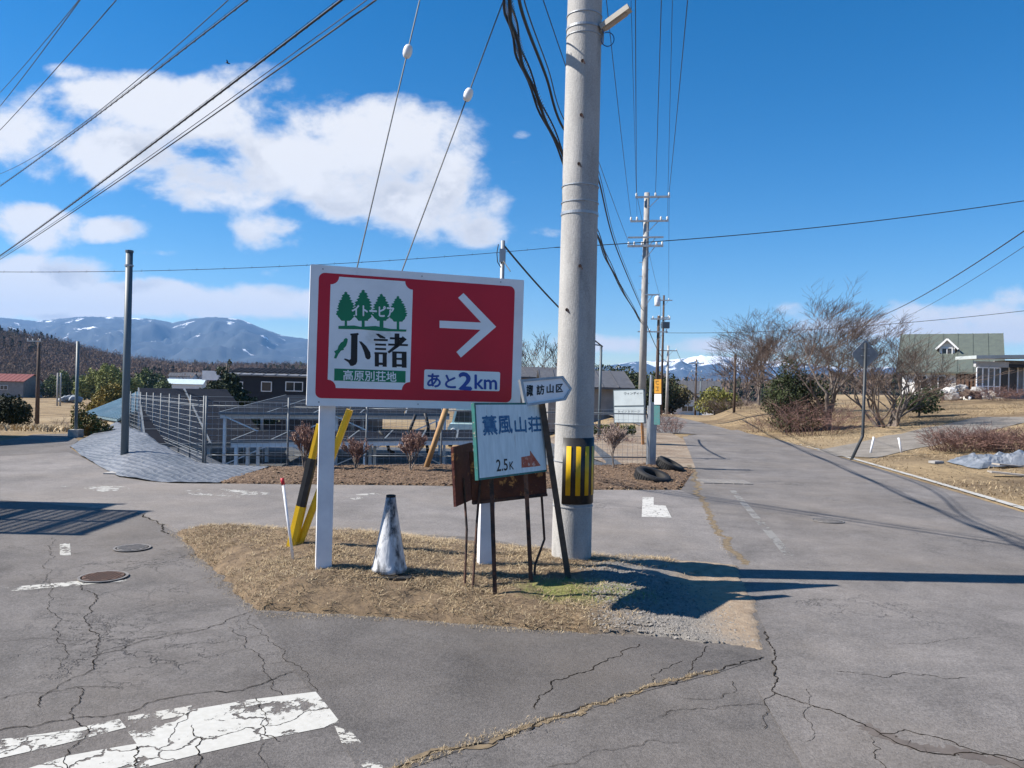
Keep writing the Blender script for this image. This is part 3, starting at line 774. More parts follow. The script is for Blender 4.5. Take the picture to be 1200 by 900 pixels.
# debris in road cracks
def along(pts, n, w, seed):
    pp = crack_pts(pts, seed=seed); r = np.random.default_rng(seed); q = []
    for _ in range(n):
        i = r.integers(0, len(pp) - 1); t = r.random(); a = pp[i].lerp(pp[i + 1], t)
        q.append((a.x + r.normal() * w, a.y + r.normal() * w, .006))
    return np.array(q)
cd = np.concatenate([along([(298, 717), (400, 722), (500, 729), (600, 739), (700, 744)], 1200, .035, 31), along([(203, 624), (262, 622), (340, 626), (420, 629), (560, 636), (640, 645)], 800, .05, 32), along([(205, 626), (222, 645), (245, 665), (270, 690), (298, 716)], 700, .03, 33), along([(96, 535), (118, 548), (140, 559), (200, 566), (300, 567), (500, 569), (700, 574), (798, 574)], 900, .05, 34), along([(655, 840), (600, 860), (540, 877), (480, 895), (450, 908)], 700, .018, 8), along([(840, 787), (800, 797), (750, 810), (700, 825), (655, 840)], 400, .009, 8),
                     along([(822, 585), (835, 612), (850, 642), (872, 662)], 500, .035, 5), along([(170, 602), (185, 612), (200, 626), (245, 668), (298, 718)], 260, .02, 3)])
blades('crack_weeds', cd, .014, .0014, 1.6, M_straw, flat=.5, label='dry weeds and straw caught in the cracks of the asphalt', cat='weeds', seed=9)

# --- bank grass on the right and at the left valley edge
def ground_scatter(n, x0, x1, y0, y1, cond):
    x = rng.uniform(x0, x1, n); y = rng.uniform(y0, y1, n)
    k = np.array([cond(a, b) for a, b in zip(x, y)]); x, y = x[k], y[k]
    return np.stack([x, y, [hz(a, b) for a, b in zip(x, y)]], -1)
def redge(y): return 5.85 + 0.118 * max(y, 0) if y < 18 else 7.97 + 0.055 * (y - 18)
def bank_ok(x, y):
    if x < redge(y) + .25: return False
    if drive(x, y): return False
    return noise.noise(Vector((x * .5, y * .5, 1))) > -.35 + .02 * y * rng.random()
DRV = [G(930, 524, True).xy, G(1100, 516).xy]
def drive(x, y):
    a = Vector((8.3, 19.5)); b = Vector((18.0, 27.5)); p = Vector((x, y)); ab = b - a
    t = max(-.1, min(1, (p - a).dot(ab) / ab.dot(ab))); return (p - a - ab * t).length < 1.25
blades('bank_grass', ground_scatter(45000, 6, 24, 8, 34, bank_ok), .09, .006, 1.6, M_straw, flat=.35, label='dry yellow grass on the bank to the right of the main road', cat='grass', seed=12)
blades('bank_grass_litter', ground_scatter(16000, 6, 24, 8, 34, lambda x, y: x > redge(y) + .2 and not drive(x, y)), .06, .008, 2.0, M_straw_dark, flat=.5, label='brown dead weeds in the yellow grass right of the main road', cat='grass', seed=13)
def verge_left(x, y): return x < -11 - (y - 17) * .25 and y > 20.5
blades('field_grass', ground_scatter(26000, -42, -10, 21, 62, verge_left), .22, .02, 1.0, M_straw, flat=.2, label='tall dry grass on the field left of the blue roofed shed', cat='grass', seed=14)
M_drive = mat('drive_gravel', (.22, .20, .175), (.15, .135, .115), scale=2, rough=1, bump=.4, bscale=40, speck=.25)
def drive_sheet():
    a = Vector((8.1, 19.3)); b = Vector((18.0, 27.5)); d = (b - a).normalized(); nr = Vector((-d.y, d.x)); rows = []
    for i in range(25):
        c = a + (b - a) * i / 24
        rows.append([((c + nr * k).x, (c + nr * k).y, hz(*(c + nr * k)) + .012) for k in (-1.1, -.55, 0, .55, 1.1)])
    MB().quadgrid(rows).build('gravel_drive', M_drive, kind='structure')
drive_sheet()

# --- weed control sheet on the embankment
def sheet_material():
    mt = bpy.data.materials.new('weed_sheet'); mt.use_nodes = True; nt = mt.node_tree; nt.nodes.clear()
    N, M = nodes_of(nt)
    out = N('ShaderNodeOutputMaterial'); b = N('ShaderNodeBsdfPrincipled')
    pos = N('ShaderNodeNewGeometry').outputs['Position']
    w1 = N('ShaderNodeTexWave', wave_type='BANDS', bands_direction='DIAGONAL', ins={'Vector': pos, 'Scale': 3.2, 'Distortion': 4.0, 'Detail': 2.0, 'Detail Scale': 1.0}).outputs[0]
    w2 = N('ShaderNodeTexWave', wave_type='BANDS', bands_direction='X', ins={'Vector': pos, 'Scale': 1.9, 'Distortion': 3.0, 'Detail': 2.0}).outputs[0]
    l1 = N('ShaderNodeMapRange', ins={0: w1, 1: .95, 2: .99}).outputs[0]; l2 = N('ShaderNodeMapRange', ins={0: w2, 1: .97, 2: .995}).outputs[0]
    n = N('ShaderNodeTexNoise', ins={'Vector': pos, 'Scale': 1.3, 'Detail': 6.0, 'Roughness': .65}).outputs[0]
    f = N('ShaderNodeMapRange', ins={0: n, 1: .3, 2: .7}).outputs[0]
    a = N('ShaderNodeMix', data_type='RGBA', ins={0: f, 6: (.075, .088, .105, 1), 7: (.14, .15, .17, 1)}).outputs[2]
    a = N('ShaderNodeMix', data_type='RGBA', ins={0: M('MULTIPLY', M('MAXIMUM', l1, l2), .22), 6: a, 7: (.42, .44, .46, 1)}).outputs[2]
    nt.links.new(a, b.inputs['Base Color']); b.inputs['Roughness'].default_value = .55
    bp = N('ShaderNodeBump', ins={'Height': M('ADD', n, M('MULTIPLY', w1, .12)), 'Strength': .6, 'Distance': .12}); nt.links.new(bp.outputs[0], b.inputs['Normal'])
    nt.links.new(b.outputs[0], out.inputs[0]); return mt
M_sheet = sheet_material()
def weed_sheet():
    low = [G(a, b, True) for a, b in [(82, 523), (96, 535), (118, 548), (140, 559), (170, 564), (200, 566), (230, 566.5), (256, 566.5)]]
    topp = [Vector((-12.4, 24.2, .1)), Vector((-10.5, 21.0, .16)), Vector((-9.2, 18.8, .26)), Vector((-8.15, 17.2, .27)), Vector((-7.15, 15.6, .22)), Vector((-6.25, 14.4, .15)), Vector((-5.5, 13.45, .08)), Vector((-4.2, 13.4, .03))]
    def interp(lst, t):
        f = t * (len(lst) - 1); i = min(int(f), len(lst) - 2); return lst[i].lerp(lst[i + 1], f - i)
    rows = []
    for i in range(17):
        s = i / 16; row = []
        for j in range(49):
            t = j / 48; a = interp(low, t); b = interp(topp, t)
            p = a.lerp(b, s); hump = .14 * math.sin(math.pi * min(1, s * 1.05)) * math.sin(math.pi * min(1, max(0, t * 1.15)))
            z = .02 + b.z * s + hump * .6 + .03 * noise.noise(Vector((p.x * 1.3, p.y * 1.3, 0))) + .012 * noise.noise(Vector((p.x * 5, p.y * 5, 2)))
            row.append((p.x, p.y, z))
        rows.append(row)
    rows.append([(p[0] + .25, p[1] + .35, p[2] - .9) for p in rows[-1]])
    MB().quadgrid(rows).build('weed_control_sheet', M_sheet, smooth=True, kind='structure')
weed_sheet()
M_sheet_dark = mat('weed_sheet_dark', (.05, .054, .06), (.085, .09, .095), scale=1.5, rough=.7, bump=.3, bscale=6)
def site_sheet():
    rows = []
    for i in range(40):
        y = 13.45 + i * .37; row = []
        for j in range(40):
            x0 = -5.75 - (y - 13.5) * .62; x = x0 + (2.3 - x0) * j / 39
            yy = max(y, 13.55 + (x + 5.36) * .245)
            row.append((x, yy, hz(x, yy) + .03))
        rows.append(row)
    MB().quadgrid(rows).build('site_ground_sheet', M_sheet_dark, kind='structure')
site_sheet()
# bare earth between the fence and the main road
M_earth = mat('bare_earth', (.27, .22, .165), (.18, .13, .09), scale=1.2, rough=1, bump=.5, bscale=14, speck=.2)
def earth():
    poly = [(2.0, 15.9), (3.5, 14.9), (4.7, 15.2), (5.0, 20.6), (5.6, 26), (5.9, 31), (4.0, 32), (2.4, 30), (1.0, 22)]
    mb = MB(); mb.v = [(a, b, .0015) for a, b in poly]; mb.f = [tuple(range(len(poly)))[::1]]
    o = mb.build('bare_earth', M_earth, kind='structure')
earth()

# --- mountains
def mountain_material(name, base, snow_lo, zref, amt):
    mt = bpy.data.materials.new(name); mt.use_nodes = True; nt = mt.node_tree; nt.nodes.clear()
    N, M = nodes_of(nt)
    out = N('ShaderNodeOutputMaterial'); b = N('ShaderNodeBsdfPrincipled')
    pos = N('ShaderNodeNewGeometry').outputs['Position']; z = N('ShaderNodeSeparateXYZ', ins={0: pos}).outputs[2]
    n = N('ShaderNodeTexNoise', ins={'Vector': pos, 'Scale': .0045, 'Detail': 8.0, 'Roughness': .62, 'Distortion': .6}).outputs[0]
    n2 = N('ShaderNodeTexNoise', ins={'Vector': pos, 'Scale': .02, 'Detail': 8.0, 'Roughness': .7}).outputs[0]
    hfac = N('ShaderNodeMapRange', ins={0: z, 1: 0.0, 2: zref, 3: 0.0, 4: amt}).outputs[0]
    s = N('ShaderNodeMapRange', ins={0: M('ADD', M('ADD', M('MULTIPLY', n, .75), M('MULTIPLY', n2, .25)), hfac), 1: snow_lo, 2: snow_lo + .035}).outputs[0]
    f = N('ShaderNodeMapRange', ins={0: n2, 1: .35, 2: .65}).outputs[0]
    a = N('ShaderNodeMix', data_type='RGBA', ins={0: f, 6: (*base, 1), 7: (base[0] * .55, base[1] * .6, base[2] * .6, 1)}).outputs[2]
    a = N('ShaderNodeMix', data_type='RGBA', ins={0: s, 6: a, 7: (.85, .88, .92, 1)}).outputs[2]
    nt.links.new(a, b.inputs['Base Color']); b.inputs['Roughness'].default_value = .9
    nt.links.new(b.outputs[0], out.inputs[0]); return mt
def mountains(name, px, py, d0, depth, material, rough, seed, base_py=455, tail=True):
    """ridge whose crest is seen along the given photo points, at distance d0, falling towards the camera"""
    xs = np.arange(px[0], px[-1], 3.0); rows = []
    NR = 26
    for i in range(NR + 8):
        row = []
        s = i / NR
        for X in xs:
            cy = np.interp(X, px, py)
            D = d0 - depth * (1 - min(s, 1)) + (depth * .8 * (s - 1) if s > 1 else 0)
            # horizon pixel row at this column
            top = P(X, cy, d0)
            hh = max(top.z - 1.6, 5)
            x = (P(X, 450, 1.0).x) * D
            prof = (min(s, 1) ** 1.25) if s <= 1 else max(0, 1 - (s - 1) * 3.2)
            nz = noise.fractal(Vector((x / (d0 * .05), D / (d0 * .05), seed)), 1.0, 2.1, 5)
            ridged = 1 - abs(noise.noise(Vector((x / (d0 * .022), D / (d0 * .10), seed + 9)))) * 2
            z = hh * (prof + rough * nz * (1 - prof) * prof * 2 + rough * .5 * ridged * (1 - prof) * prof * 2) - 12 * (1 - min(s, 1))
            if s >= 1: z += 0
            z += hh * .012 * noise.noise(Vector((x / (d0 * .006), D / (d0 * .006), seed + 3)))
            row.append((x, D, z))
        rows.append(row)
    MB().quadgrid(rows).build(name, material, smooth=True, kind='structure')
mountains('mountain_range', [-700, -300, -120, 0, 40, 90, 130, 180, 200, 225, 250, 280, 310, 330, 360, 430, 520, 620], [400, 385, 370, 372, 376, 371, 371, 374, 378, 373, 371, 374, 386, 393, 397, 405, 425, 445],
          6300, 2600, mountain_material('mountain_wooded', (.03, .042, .05), .645, 520, .10), .34, 2)
mountains('snow_mountains', [640, 700, 740, 790, 815, 840, 865, 880, 910, 960, 1000, 1040, 1100, 1200, 1400], [440, 430, 424, 421, 418, 417, 419, 424, 422, 428, 432, 430, 436, 440, 445],
          6600, 1500, mountain_material('mountain_snow', (.04, .05, .06), .70, 300, .30), .6, 11)
mountains('near_ridge', [560, 640, 700, 760, 800, 850, 900, 950, 1000, 1100, 1250, 1500], [452, 448, 445, 444, 448, 449, 452, 450, 446, 448, 452, 450],
          3300, 1200, mountain_material('ridge_wooded', (.07, .06, .045), .95, 300, .05), .5, 21)
# ================================================================== OBJECT MATERIALS
M_red = mat('sign_red', (.56, .008, .030), (.48, .007, .026), scale=1.5, rough=.42, spec=.4, bump=.05, bscale=30)
M_signwhite = mat('sign_white', (.86, .86, .86), (.76, .76, .76), scale=3, rough=.45, c3=(.55, .54, .50), scale3=2.2, lo3=.62, hi3=.75)
M_green_p = mat('sign_green', (.004, .19, .085), scale=5, rough=.45)
M_blackp = mat('sign_black', (.012, .012, .013), scale=5, rough=.5)
M_bluep = mat('sign_blue', (.03, .07, .30), scale=5, rough=.5)
M_postwhite = mat('post_white', (.74, .75, .77), (.62, .63, .66), scale=5, rough=.5, c3=(.45, .42, .38), scale3=12, lo3=.66, hi3=.74)
M_steel = mat('galvanised_steel', (.42, .44, .46), (.30, .32, .34), scale=12, rough=.45, metal=.55, stretch=(1, 1, .3))
M_steel_w = mat('white_steel', (.78, .80, .82), (.66, .68, .70), scale=6, rough=.5)
M_darksteel = mat('grey_pole_paint', (.115, .15, .17), (.085, .11, .13), scale=4, rough=.5, stretch=(1, 1, .3))
M_conc = mat('concrete_pole', (.43, .42, .40), (.29, .285, .275), scale=5.0, rough=.85, bump=.35, bscale=90, stretch=(1, 1, .35), c3=(.15, .145, .14), scale3=3.3, lo3=.55, hi3=.75, speck=.12, lo=.3, hi=.7)
M_conc2 = mat('concrete_grey', (.40, .39, .37), (.28, .27, .26), scale=6, rough=.9, bump=.3, bscale=50)
M_yellow = mat('guard_yellow', (.75, .47, .012), (.62, .36, .01), scale=6, rough=.4)
M_blackplastic = mat('guard_black', (.012, .012, .013), (.03, .03, .03), scale=10, rough=.45)
M_rust = mat('rust_brown', (.085, .03, .018), (.16, .055, .025), scale=9, rough=.85, bump=.4, bscale=60, c3=(.03, .016, .012), scale3=7, lo3=.5, hi3=.6)
M_rustmix = mat('rust_flaked', (.055, .018, .012), (.11, .035, .018), scale=6, rough=.8, bump=.5, bscale=50, c3=(.42, .20, .07), scale3=6.5, lo3=.56, hi3=.60)
M_rustbare = mat('rusty_iron', (.05, .028, .022), (.11, .05, .032), scale=14, rough=.8, bump=.4, bscale=80, c3=(.02, .016, .015), scale3=9)
M_cable = mat('cable_black', (.012, .012, .013), scale=30, rough=.6)
M_wire = mat('wire_dark', (.03, .035, .04), scale=30, rough=.5)
M_wood = mat('raw_wood', (.45, .28, .13), (.33, .19, .085), scale=9, rough=.8, stretch=(1, 1, .2))
M_wooddark = mat('wood_pole_brown', (.11, .075, .055), (.06, .042, .034), scale=12, rough=.9, stretch=(1, 1, .15), bump=.4, bscale=40)
M_rubber = mat('rubber', (.010, .010, .011), (.022, .021, .02), scale=20, rough=.75, bump=.2, bscale=60)
M_glassdark = mat('dark_glass', (.03, .035, .04), scale=2, rough=.12, spec=.8)
M_porc = mat('porcelain', (.75, .75, .73), scale=9, rough=.25)

# ================================================================== MAIN RED SIGN
BL = P(359.0, 475.5, 5.76); BR = P(609.5, 480.5, 6.28); TL = P(364.5, 309.5, 5.76)
sg = Plane(BL, BR, TL)
Z1 = lambda x, y: sg.at(340 + x / 4, 290 + y / 4)
ls = isl_h
base = Vector((sg.pt(.13, 0).x, sg.pt(.13, 0).y, 0))
sign = thing('direction_sign', 'large red and white direction sign with white arrow and green tree emblem on white posts', 'sign', base)
fr = MB()
sg.prism(fr, rrect(0, 0, sg.w, sg.h, .008), -.05, 0)
fr.build('sign_board', M_signwhite, sign)
def zp(pts): return [Z1(a, b) for a, b in pts]
def zrect(x0, y0, x1, y1, r, notch=False):
    """rounded rectangle on the sign from two zoomed corner points"""
    a = Z1(x0, y1); b = Z1(x1, y0)
    return rrect(min(a[0], b[0]), min(a[1], b[1]), max(a[0], b[0]), max(a[1], b[1]), r, notch=notch)
b0 = Z1(118, 700); b1 = Z1(1046, 168)
a_, c_ = .062, sg.w - .055
mb = MB(); sg.prism(mb, rrect(a_, .060, sg.w - .078, sg.h - .058, .045), 0.0, .002); mb.build('red_panel', M_red, sign)
e0 = Z1(172, 655); e1 = Z1(580, 180)
mb = MB(); sg.prism(mb, rrect(e0[0] + .004, e0[1] - .004, e1[0] - .008, e1[1] + .03, .062, notch=True), .002, .004); mb.build('emblem_panel', M_signwhite, sign)
ar = MB()
sg.prism(ar, zp([(700, 343), (895, 352), (787, 236), (812, 214), (965, 372), (800, 516), (779, 490), (892, 386), (700, 377)]), .002, .0045)
ar.build('arrow', M_signwhite, sign)
mb = MB(); sg.prism(mb, [Vector(p).to_tuple() for p in []] or rrect(*(lambda a, b: (a[0], a[1], b[0], b[1]))(Z1(626, 664), Z1(984, 584)), .014), .002, .004); mb.build('distance_panel', M_signwhite, sign)
mb = MB()
sg.text(mb, 'あと', Z1(643, 652), Z1(775, 661), Z1(643, 590), .0052, .0035)
sg.text(mb, '2', Z1(792, 663), Z1(848, 667), Z1(792, 587), .0052, .0075)
sg.text(mb, 'km', Z1(865, 661), Z1(968, 665), Z1(865, 597), .0052, .0035)
mb.build('lettering', M_bluep, sign)
mb = MB(); sg.prism(mb, zp([(207, 567), (541, 579), (540, 634), (206, 624)]), .004, .0048); mb.build('green_band', M_green_p, sign)
mb = MB(); sg.text(mb, '高原別荘地', Z1(249, 622), Z1(497, 630), Z1(249, 574), .0056, .0012); mb.build('lettering', M_signwhite, sign)
# the two big characters, heavy vertical and thin horizontal strokes
mb = MB()
sg.prism(mb, zp([(282, 404), (318, 401), (322, 407), (316, 412), (314, 535), (308, 548), (294, 555), (283, 555), (272, 538), (252, 524), (256, 520), (278, 527), (284, 522), (286, 414), (281, 409)]), .004, .0052)
sg.prism(mb, zp([(322, 440), (334, 441), (357, 463), (375, 492), (378, 512), (372, 524), (362, 525), (353, 517), (346, 490), (335, 462)]), .004, .0052)
def KZ(x0, y0, x1, y1):   # local 0..100 box of the second character
    X = lambda u: 390 + u * 1.60; Y = lambda v, u: 560 - v * 1.56 + (u - 50) * .05
    return [(X(a), Y(b, a)) for a, b in ((x0, y0), (x1, y0), (x1, y1), (x0, y1))]
for q in ((1, 77, 42, 83), (5, 63, 37, 69), (5, 50, 37, 56), (3, 37, 40, 43), (4, 0, 16, 43), (27, 0, 39, 43), (8, 5, 34, 12),
          (48, 83, 89, 89), (62, 62, 76, 101), (43, 64, 101, 70), (55, -1, 68, 47), (83, -1, 97, 47), (60, 41, 92, 47), (60, 22, 92, 28), (60, 2, 92, 9)):
    sg.prism(mb, zp(KZ(*q)), .004, .0052 + .00005 * (q[0] % 7))
sg.prism(mb, zp([(400, 405), (414, 404), (446, 422), (446, 428), (420, 424)]), .004, .0054)
sg.prism(mb, zp([(527, 416), (546, 431), (505, 468), (463, 497), (456, 489), (494, 456)]), .004, .0055)
mb.build('lettering', M_blackp, sign)
# trees of the emblem
def jag_tree(mb, cx, top, bot, hw, trunk_w, trunk_bot, seed):
    rd = random.Random(seed); L = []; Rr = []; n = 10
    for i in range(n + 1):
        s = i / n; y = top + (bot - top) * s
        w = hw * float(np.interp(s, [0, .1, .2, .35, .5, .68, .85, 1], [.16, .42, .50, .80, .90, 1.06, 1.0, .55]))
        a_w = w * rd.uniform(.74, .9); b_w = w * rd.uniform(.74, .9)
        Rr.append((cx + w + rd.uniform(-2, 3), y)); Rr.append((cx + a_w, y + 6))
        L.append((cx - w + rd.uniform(-3, 2), y)); L.append((cx - b_w, y + 6))
    pts = [(cx, top - 5)] + Rr + [(cx + trunk_w / 2, bot + 6), (cx + trunk_w / 2, trunk_bot), (cx - trunk_w / 2, trunk_bot), (cx - trunk_w / 2, bot + 6)] + L[::-1]
    sg.prism(mb, zp(pts), .004, .0050 + seed * .0001)
mb = MB()
jag_tree(mb, 261, 212, 338, 44, 11, 375, 0); jag_tree(mb, 342, 203, 338, 46, 14, 378, 1)
jag_tree(mb, 428, 222, 338, 44, 18, 388, 2); jag_tree(mb, 505, 232, 342, 42, 12, 390, 3)
sg.prism(mb, zp([(226, 368), (300, 366), (330, 372), (400, 368), (470, 382), (545, 385), (543, 395), (420, 392), (330, 384), (226, 382)]), .004, .0056)
# bird in the place of a brush stroke
sg.prism(mb, zp([(252, 430), (262, 424), (270, 430), (268, 444), (262, 462), (250, 474), (252, 480), (238, 484), (226, 500), (216, 521), (205, 519), (212, 498), (206, 487), (222, 478), (226, 462), (238, 446), (249, 440)]), .004, .0052)
mb.build('emblem_trees', M_green_p, sign)
mb = MB(); sg.text(mb, 'イトーピア', Z1(290, 318), Z1(486, 328), Z1(290, 268), .0066, .003); mb.build('lettering', M_signwhite, sign)
for a, zz in ((.160, .02), (sg.w - .24, .0)):
    p = sg.pt(a, 0); q = sg.pt(a, sg.h - .1)
    mb = MB(); o = -sg.n * .09
    xx, yy = p.x + o.x, p.y + o.y
    mt = Matrix.Rotation(math.atan2(sg.ex.y, sg.ex.x), 3, 'Z')
    mb.box((xx, yy, (zz - .12 + q.z) / 2), (.118, .08, q.z - zz + .12), mt)
    mb.build('post', M_postwhite, sign)
for a_2, b_2 in ((.09, .03), (.09, sg.h - .03), (sg.w - .2, .03), (sg.w - .2, sg.h - .03), (sg.w / 2, sg.h - .03), (sg.w / 2, .03)):
    mb = MB(); mb.tube([sg.pt(a_2, b_2, .0), sg.pt(a_2, b_2, .004)], .006, 8); mb.build('bolt', M_steel, sign)
for k in (.25, .75):
    mb = MB(); mb.beam(sg.pt(.03, sg.h * k, -.06), sg.pt(sg.w - .03, sg.h * k, -.06), .03, .04); mb.build('back_rail', M_steel, sign)

# ================================================================== SMALL SIGN GROUP
# leaning white plate with teal border
sp_ = Plane(P(560.5, 563, 5.24), P(641, 552.5, 5.92), P(555, 472, 5.27))
Z2 = lambda x, y: sp_.at(500 + x * .3112, 420 + y * .3111)
b = G(578, 690, True)
t2 = thing('lodge_sign', 'leaning white sign with teal border, faded blue lettering, 2.5K and a red arrow', 'sign', (b.x, b.y, .04))
mb = MB(); sp_.prism(mb, [(0, 0), (sp_.w, 0), (sp_.w, sp_.h), (0, sp_.h)], -.028, 0); mb.build('border', mat('teal_border', (.02, .17, .15), (.03, .11, .10), scale=20, rough=.6, c3=(.3, .28, .22), scale3=25, lo3=.62, hi3=.66), t2)
mb = MB(); sp_.prism(mb, [(.014, .014), (sp_.w - .010, .014), (sp_.w - .010, sp_.h - .014), (.014, sp_.h - .014)], 0, .003)
mb.build('sign_face', mat('aged_white', (.68, .78, .80), (.56, .66, .68), scale=5, rough=.55, stretch=(6, 6, 1), c3=(.40, .40, .38), scale3=3, lo3=.60, hi3=.75), t2)
M_fadedblue = mat('faded_blue', (.02, .11, .25), (.10, .26, .40), scale=40, rough=.6, lo=.45, hi=.7)
mb = MB(); sp_.text(mb, '薫風', Z2(213, 290), Z2(322, 281), Z2(206, 218), .004, .0042); sp_.text(mb, '山荘', Z2(332, 280), Z2(430, 274), Z2(328, 222), .004, .0042)
mb.build('lettering', M_fadedblue, t2)
mb = MB(); sp_.text(mb, '2.5', Z2(262, 426), Z2(304, 421), Z2(260, 382), .004, .0016); sp_.text(mb, 'K', Z2(311, 419), Z2(326, 417), Z2(310, 390), .004, .0014); mb.build('lettering', M_blackp, t2)
mb = MB(); sp_.prism(mb, [Z2(*p) for p in ((355, 372), (388, 366), (388, 347), (428, 404), (402, 408), (356, 412))], .003, .0042)
mb.build('arrow', mat('faded_red', (.36, .06, .03), (.48, .17, .10), scale=30, rough=.7, c3=(.62, .5, .42), scale3=25, lo3=.56, hi3=.62), t2)
def leg(mb, a, b, w): mb.beam(a, b, w, w)
for (x0, y0, x1, y1, w, d0, d1) in ((573, 475, 580.5, 693, .030, 5.46, 5.52), (612, 474, 623, 684, .032, 5.78, 5.78)):
    mb = MB(); mb.beam(P(x0, y0, d0), P(x1, y1, d1) - Vector((0, 0, .05)), w, .03); mb.build('leg', M_rustbare, t2)
# rusted board behind (front facing) and side plate
s3 = Plane(P(554, 590, 5.80), P(641, 580, 6.00), P(553, 548, 5.80))
b = P(553, 690, 5.95)
t3 = thing('rusted_sign', 'rusted low board with peeling paint behind the leaning white sign, on thin bent iron legs', 'sign', (b.x, b.y, .04))
mb = MB(); s3.prism(mb, [(0, 0), (s3.w, .0), (s3.w, s3.h + .12), (0, s3.h + .12)], -.02, 0); mb.build('sign_board', M_rustmix, t3)
mb = MB(); s3.prism(mb, [(0, -.008), (s3.w, -.008), (s3.w, .012), (0, .012)], -.025, .012); mb.build('edge_strip', M_rustbare, t3)
for pts in (((563, 560, 5.83), (559, 610, 5.76), (553.5, 692, 5.62)), ((634, 570, 6.02), (638, 632, 6.0), (627, 662, 5.95), (626, 678, 5.93))):
    mb = MB(); pp = [P(*p) for p in pts]; pp[-1] = pp[-1] - Vector((0, 0, .05)); mb.tube(pp, .0095, 8); mb.build('leg', M_rustbare, t3)
s4 = Plane(P(534.5, 594, 5.66), P(557, 584, 6.05), P(531, 524, 5.66))
b = P(545, 690, 5.85)
t4 = thing('rusted_plate', 'dark red-brown rusted plate turned sideways at the left end of the leaning white sign', 'sign', (b.x, b.y, .04))
mb = MB(); s4.prism(mb, [(0, 0), (s4.w, 0), (s4.w, s4.h), (0, s4.h)], -.02, 0); mb.build('sign_board', mat('rust_plate', (.075, .022, .017), (.12, .032, .022), scale=7, rough=.8, c3=(.30, .13, .05), scale3=9, lo3=.62, hi3=.66, bump=.3, bscale=40), t4)
mb = MB(); mb.tube([P(543, 560, 5.82), P(547, 620, 5.74), P(544.5, 689, 5.64) - Vector((0, 0, .05))], .009, 8); mb.build('leg', M_rustbare, t4)
# arrow shaped district sign on an angle iron
s5 = Plane(P(616, 476.5, 5.78), P(661, 470, 5.92), P(609.5, 446.5, 5.78))
Z3 = lambda x, y: s5.at(500 + x * .3112, 420 + y * .3111)
b = G(666, 677, True)
t5 = thing('district_sign', 'small white arrow-shaped sign in a silver frame with four black characters', 'sign', (b.x, b.y, .04))
out5 = [Z3(*p) for p in ((350, 80), (512, 66), (546, 114), (522, 158), (370, 181))]
cx = sum(p[0] for p in out5) / 5; cy = sum(p[1] for p in out5) / 5
def shrink(poly, k): return [(cx + (a - cx) * (1 - k * 1.0), cy + (b_ - cy) * (1 - k * 2.1)) for a, b_ in poly]
inn5 = shrink(out5, .09)
mb = MB()
for i in range(5):
    j = (i + 1) % 5
    s5.prism(mb, [out5[i], out5[j], inn5[j], inn5[i]][::-1], -.03, .010)
mb.build('frame', M_steel, t5)
mb = MB(); s5.prism(mb, shrink(out5, .08), -.025, 0); mb.build('sign_face', M_signwhite, t5)
mb = MB()
for ch, x0, x1, yb, yt in (('諏', 376, 400, 158, 98), ('訪', 414, 442, 152, 98), ('山', 452, 477, 146, 96), ('区', 487, 512, 142, 96)):
    s5.text(mb, ch, Z3(x0, yb - 14), Z3(x1, yb - 17), Z3(x0, yt + 3), .002, .0022)
mb.build('lettering', M_blackp, t5)
a5, b5 = P(632, 450, 5.88), P(667.5, 677, 5.93) - Vector((0, 0, .06))
mb = MB(); dd = (b5 - a5).normalized(); sx = dd.cross(Vector((0, 1, 0))).normalized(); sy = dd.cross(sx).normalized()
mb.beam(a5, b5, .045, .005, up=(0, 1, 0)); mb.beam(a5 - sx * .02 + Vector((0, .022, 0)), b5 - sx * .02 + Vector((0, .022, 0)), .006, .042, up=(0, 1, 0))
mb.build('angle_iron_post', mat('iron_olive', (.055, .045, .035), (.10, .07, .05), scale=15, rough=.75), t5)

# ================================================================== MAIN UTILITY POLE
pb = P(669.5, 650, 6.64); PX, PY = pb.x, pb.y
PH = 12.5
pole = thing('utility_pole', 'thick weathered concrete utility pole with a black and yellow striped guard beside the signs', 'utility pole', (PX, PY, 0))
r0, r1 = .172, .112
def pr(z): return r0 + (r1 - r0) * z / PH
lean = Vector((.0, 0, 0))
mb = MB(); mb.tube([(PX, PY, z) for z in np.linspace(-.3, PH, 30)], [pr(z) for z in np.linspace(-.3, PH, 30)], 40)
mb.build('shaft', M_conc, pole, smooth=True)
def zat(py, d=PY): return P(680, py, d).z
z0, z1 = zat(588), zat(512)
def arc_shell(a0, a1, za, zb_, off, th):
    """curved plate on the pole between two angles (degrees), of real thickness"""
    mb = MB(); n = max(3, int((a1 - a0) / 6)); ring = []
    for rr_ in (off, off + th):
        for zz in (za, zb_):
            ring.append([Vector((PX + (pr(zz) + rr_) * math.cos(R(a0 + (a1 - a0) * k / n)), PY + (pr(zz) + rr_) * math.sin(R(a0 + (a1 - a0) * k / n)), zz)) for k in range(n + 1)])
    mb.quadgrid([ring[0], ring[1], ring[3], ring[2], ring[0]])
    return mb
arc_shell(233, 480, z0, z1, .001, .006).build('guard_sleeve', M_blackplastic, pole, smooth=True)
for k in range(8):
    t = 251.3 + 27.2 * k
    arc_shell(t - 6.8, t + 6.8, z0 + .075, z1 - .07, .0075, .002).build('yellow_stripe', M_yellow, pole, smooth=True)
for py, th in ((21, .004), (36, .010), (45, .003), (220, .004), (239, .004), (252, .012), (497, .003), (540, .003), (592, .004)):
    z = zat(py); mb = MB(); mb.lathe([(pr(z) + .001, z - th), (pr(z) + .006, z - th), (pr(z) + .006, z + th), (pr(z) + .001, z + th)], (PX, PY, 0), 40); mb.build('steel_band', M_steel, pole)
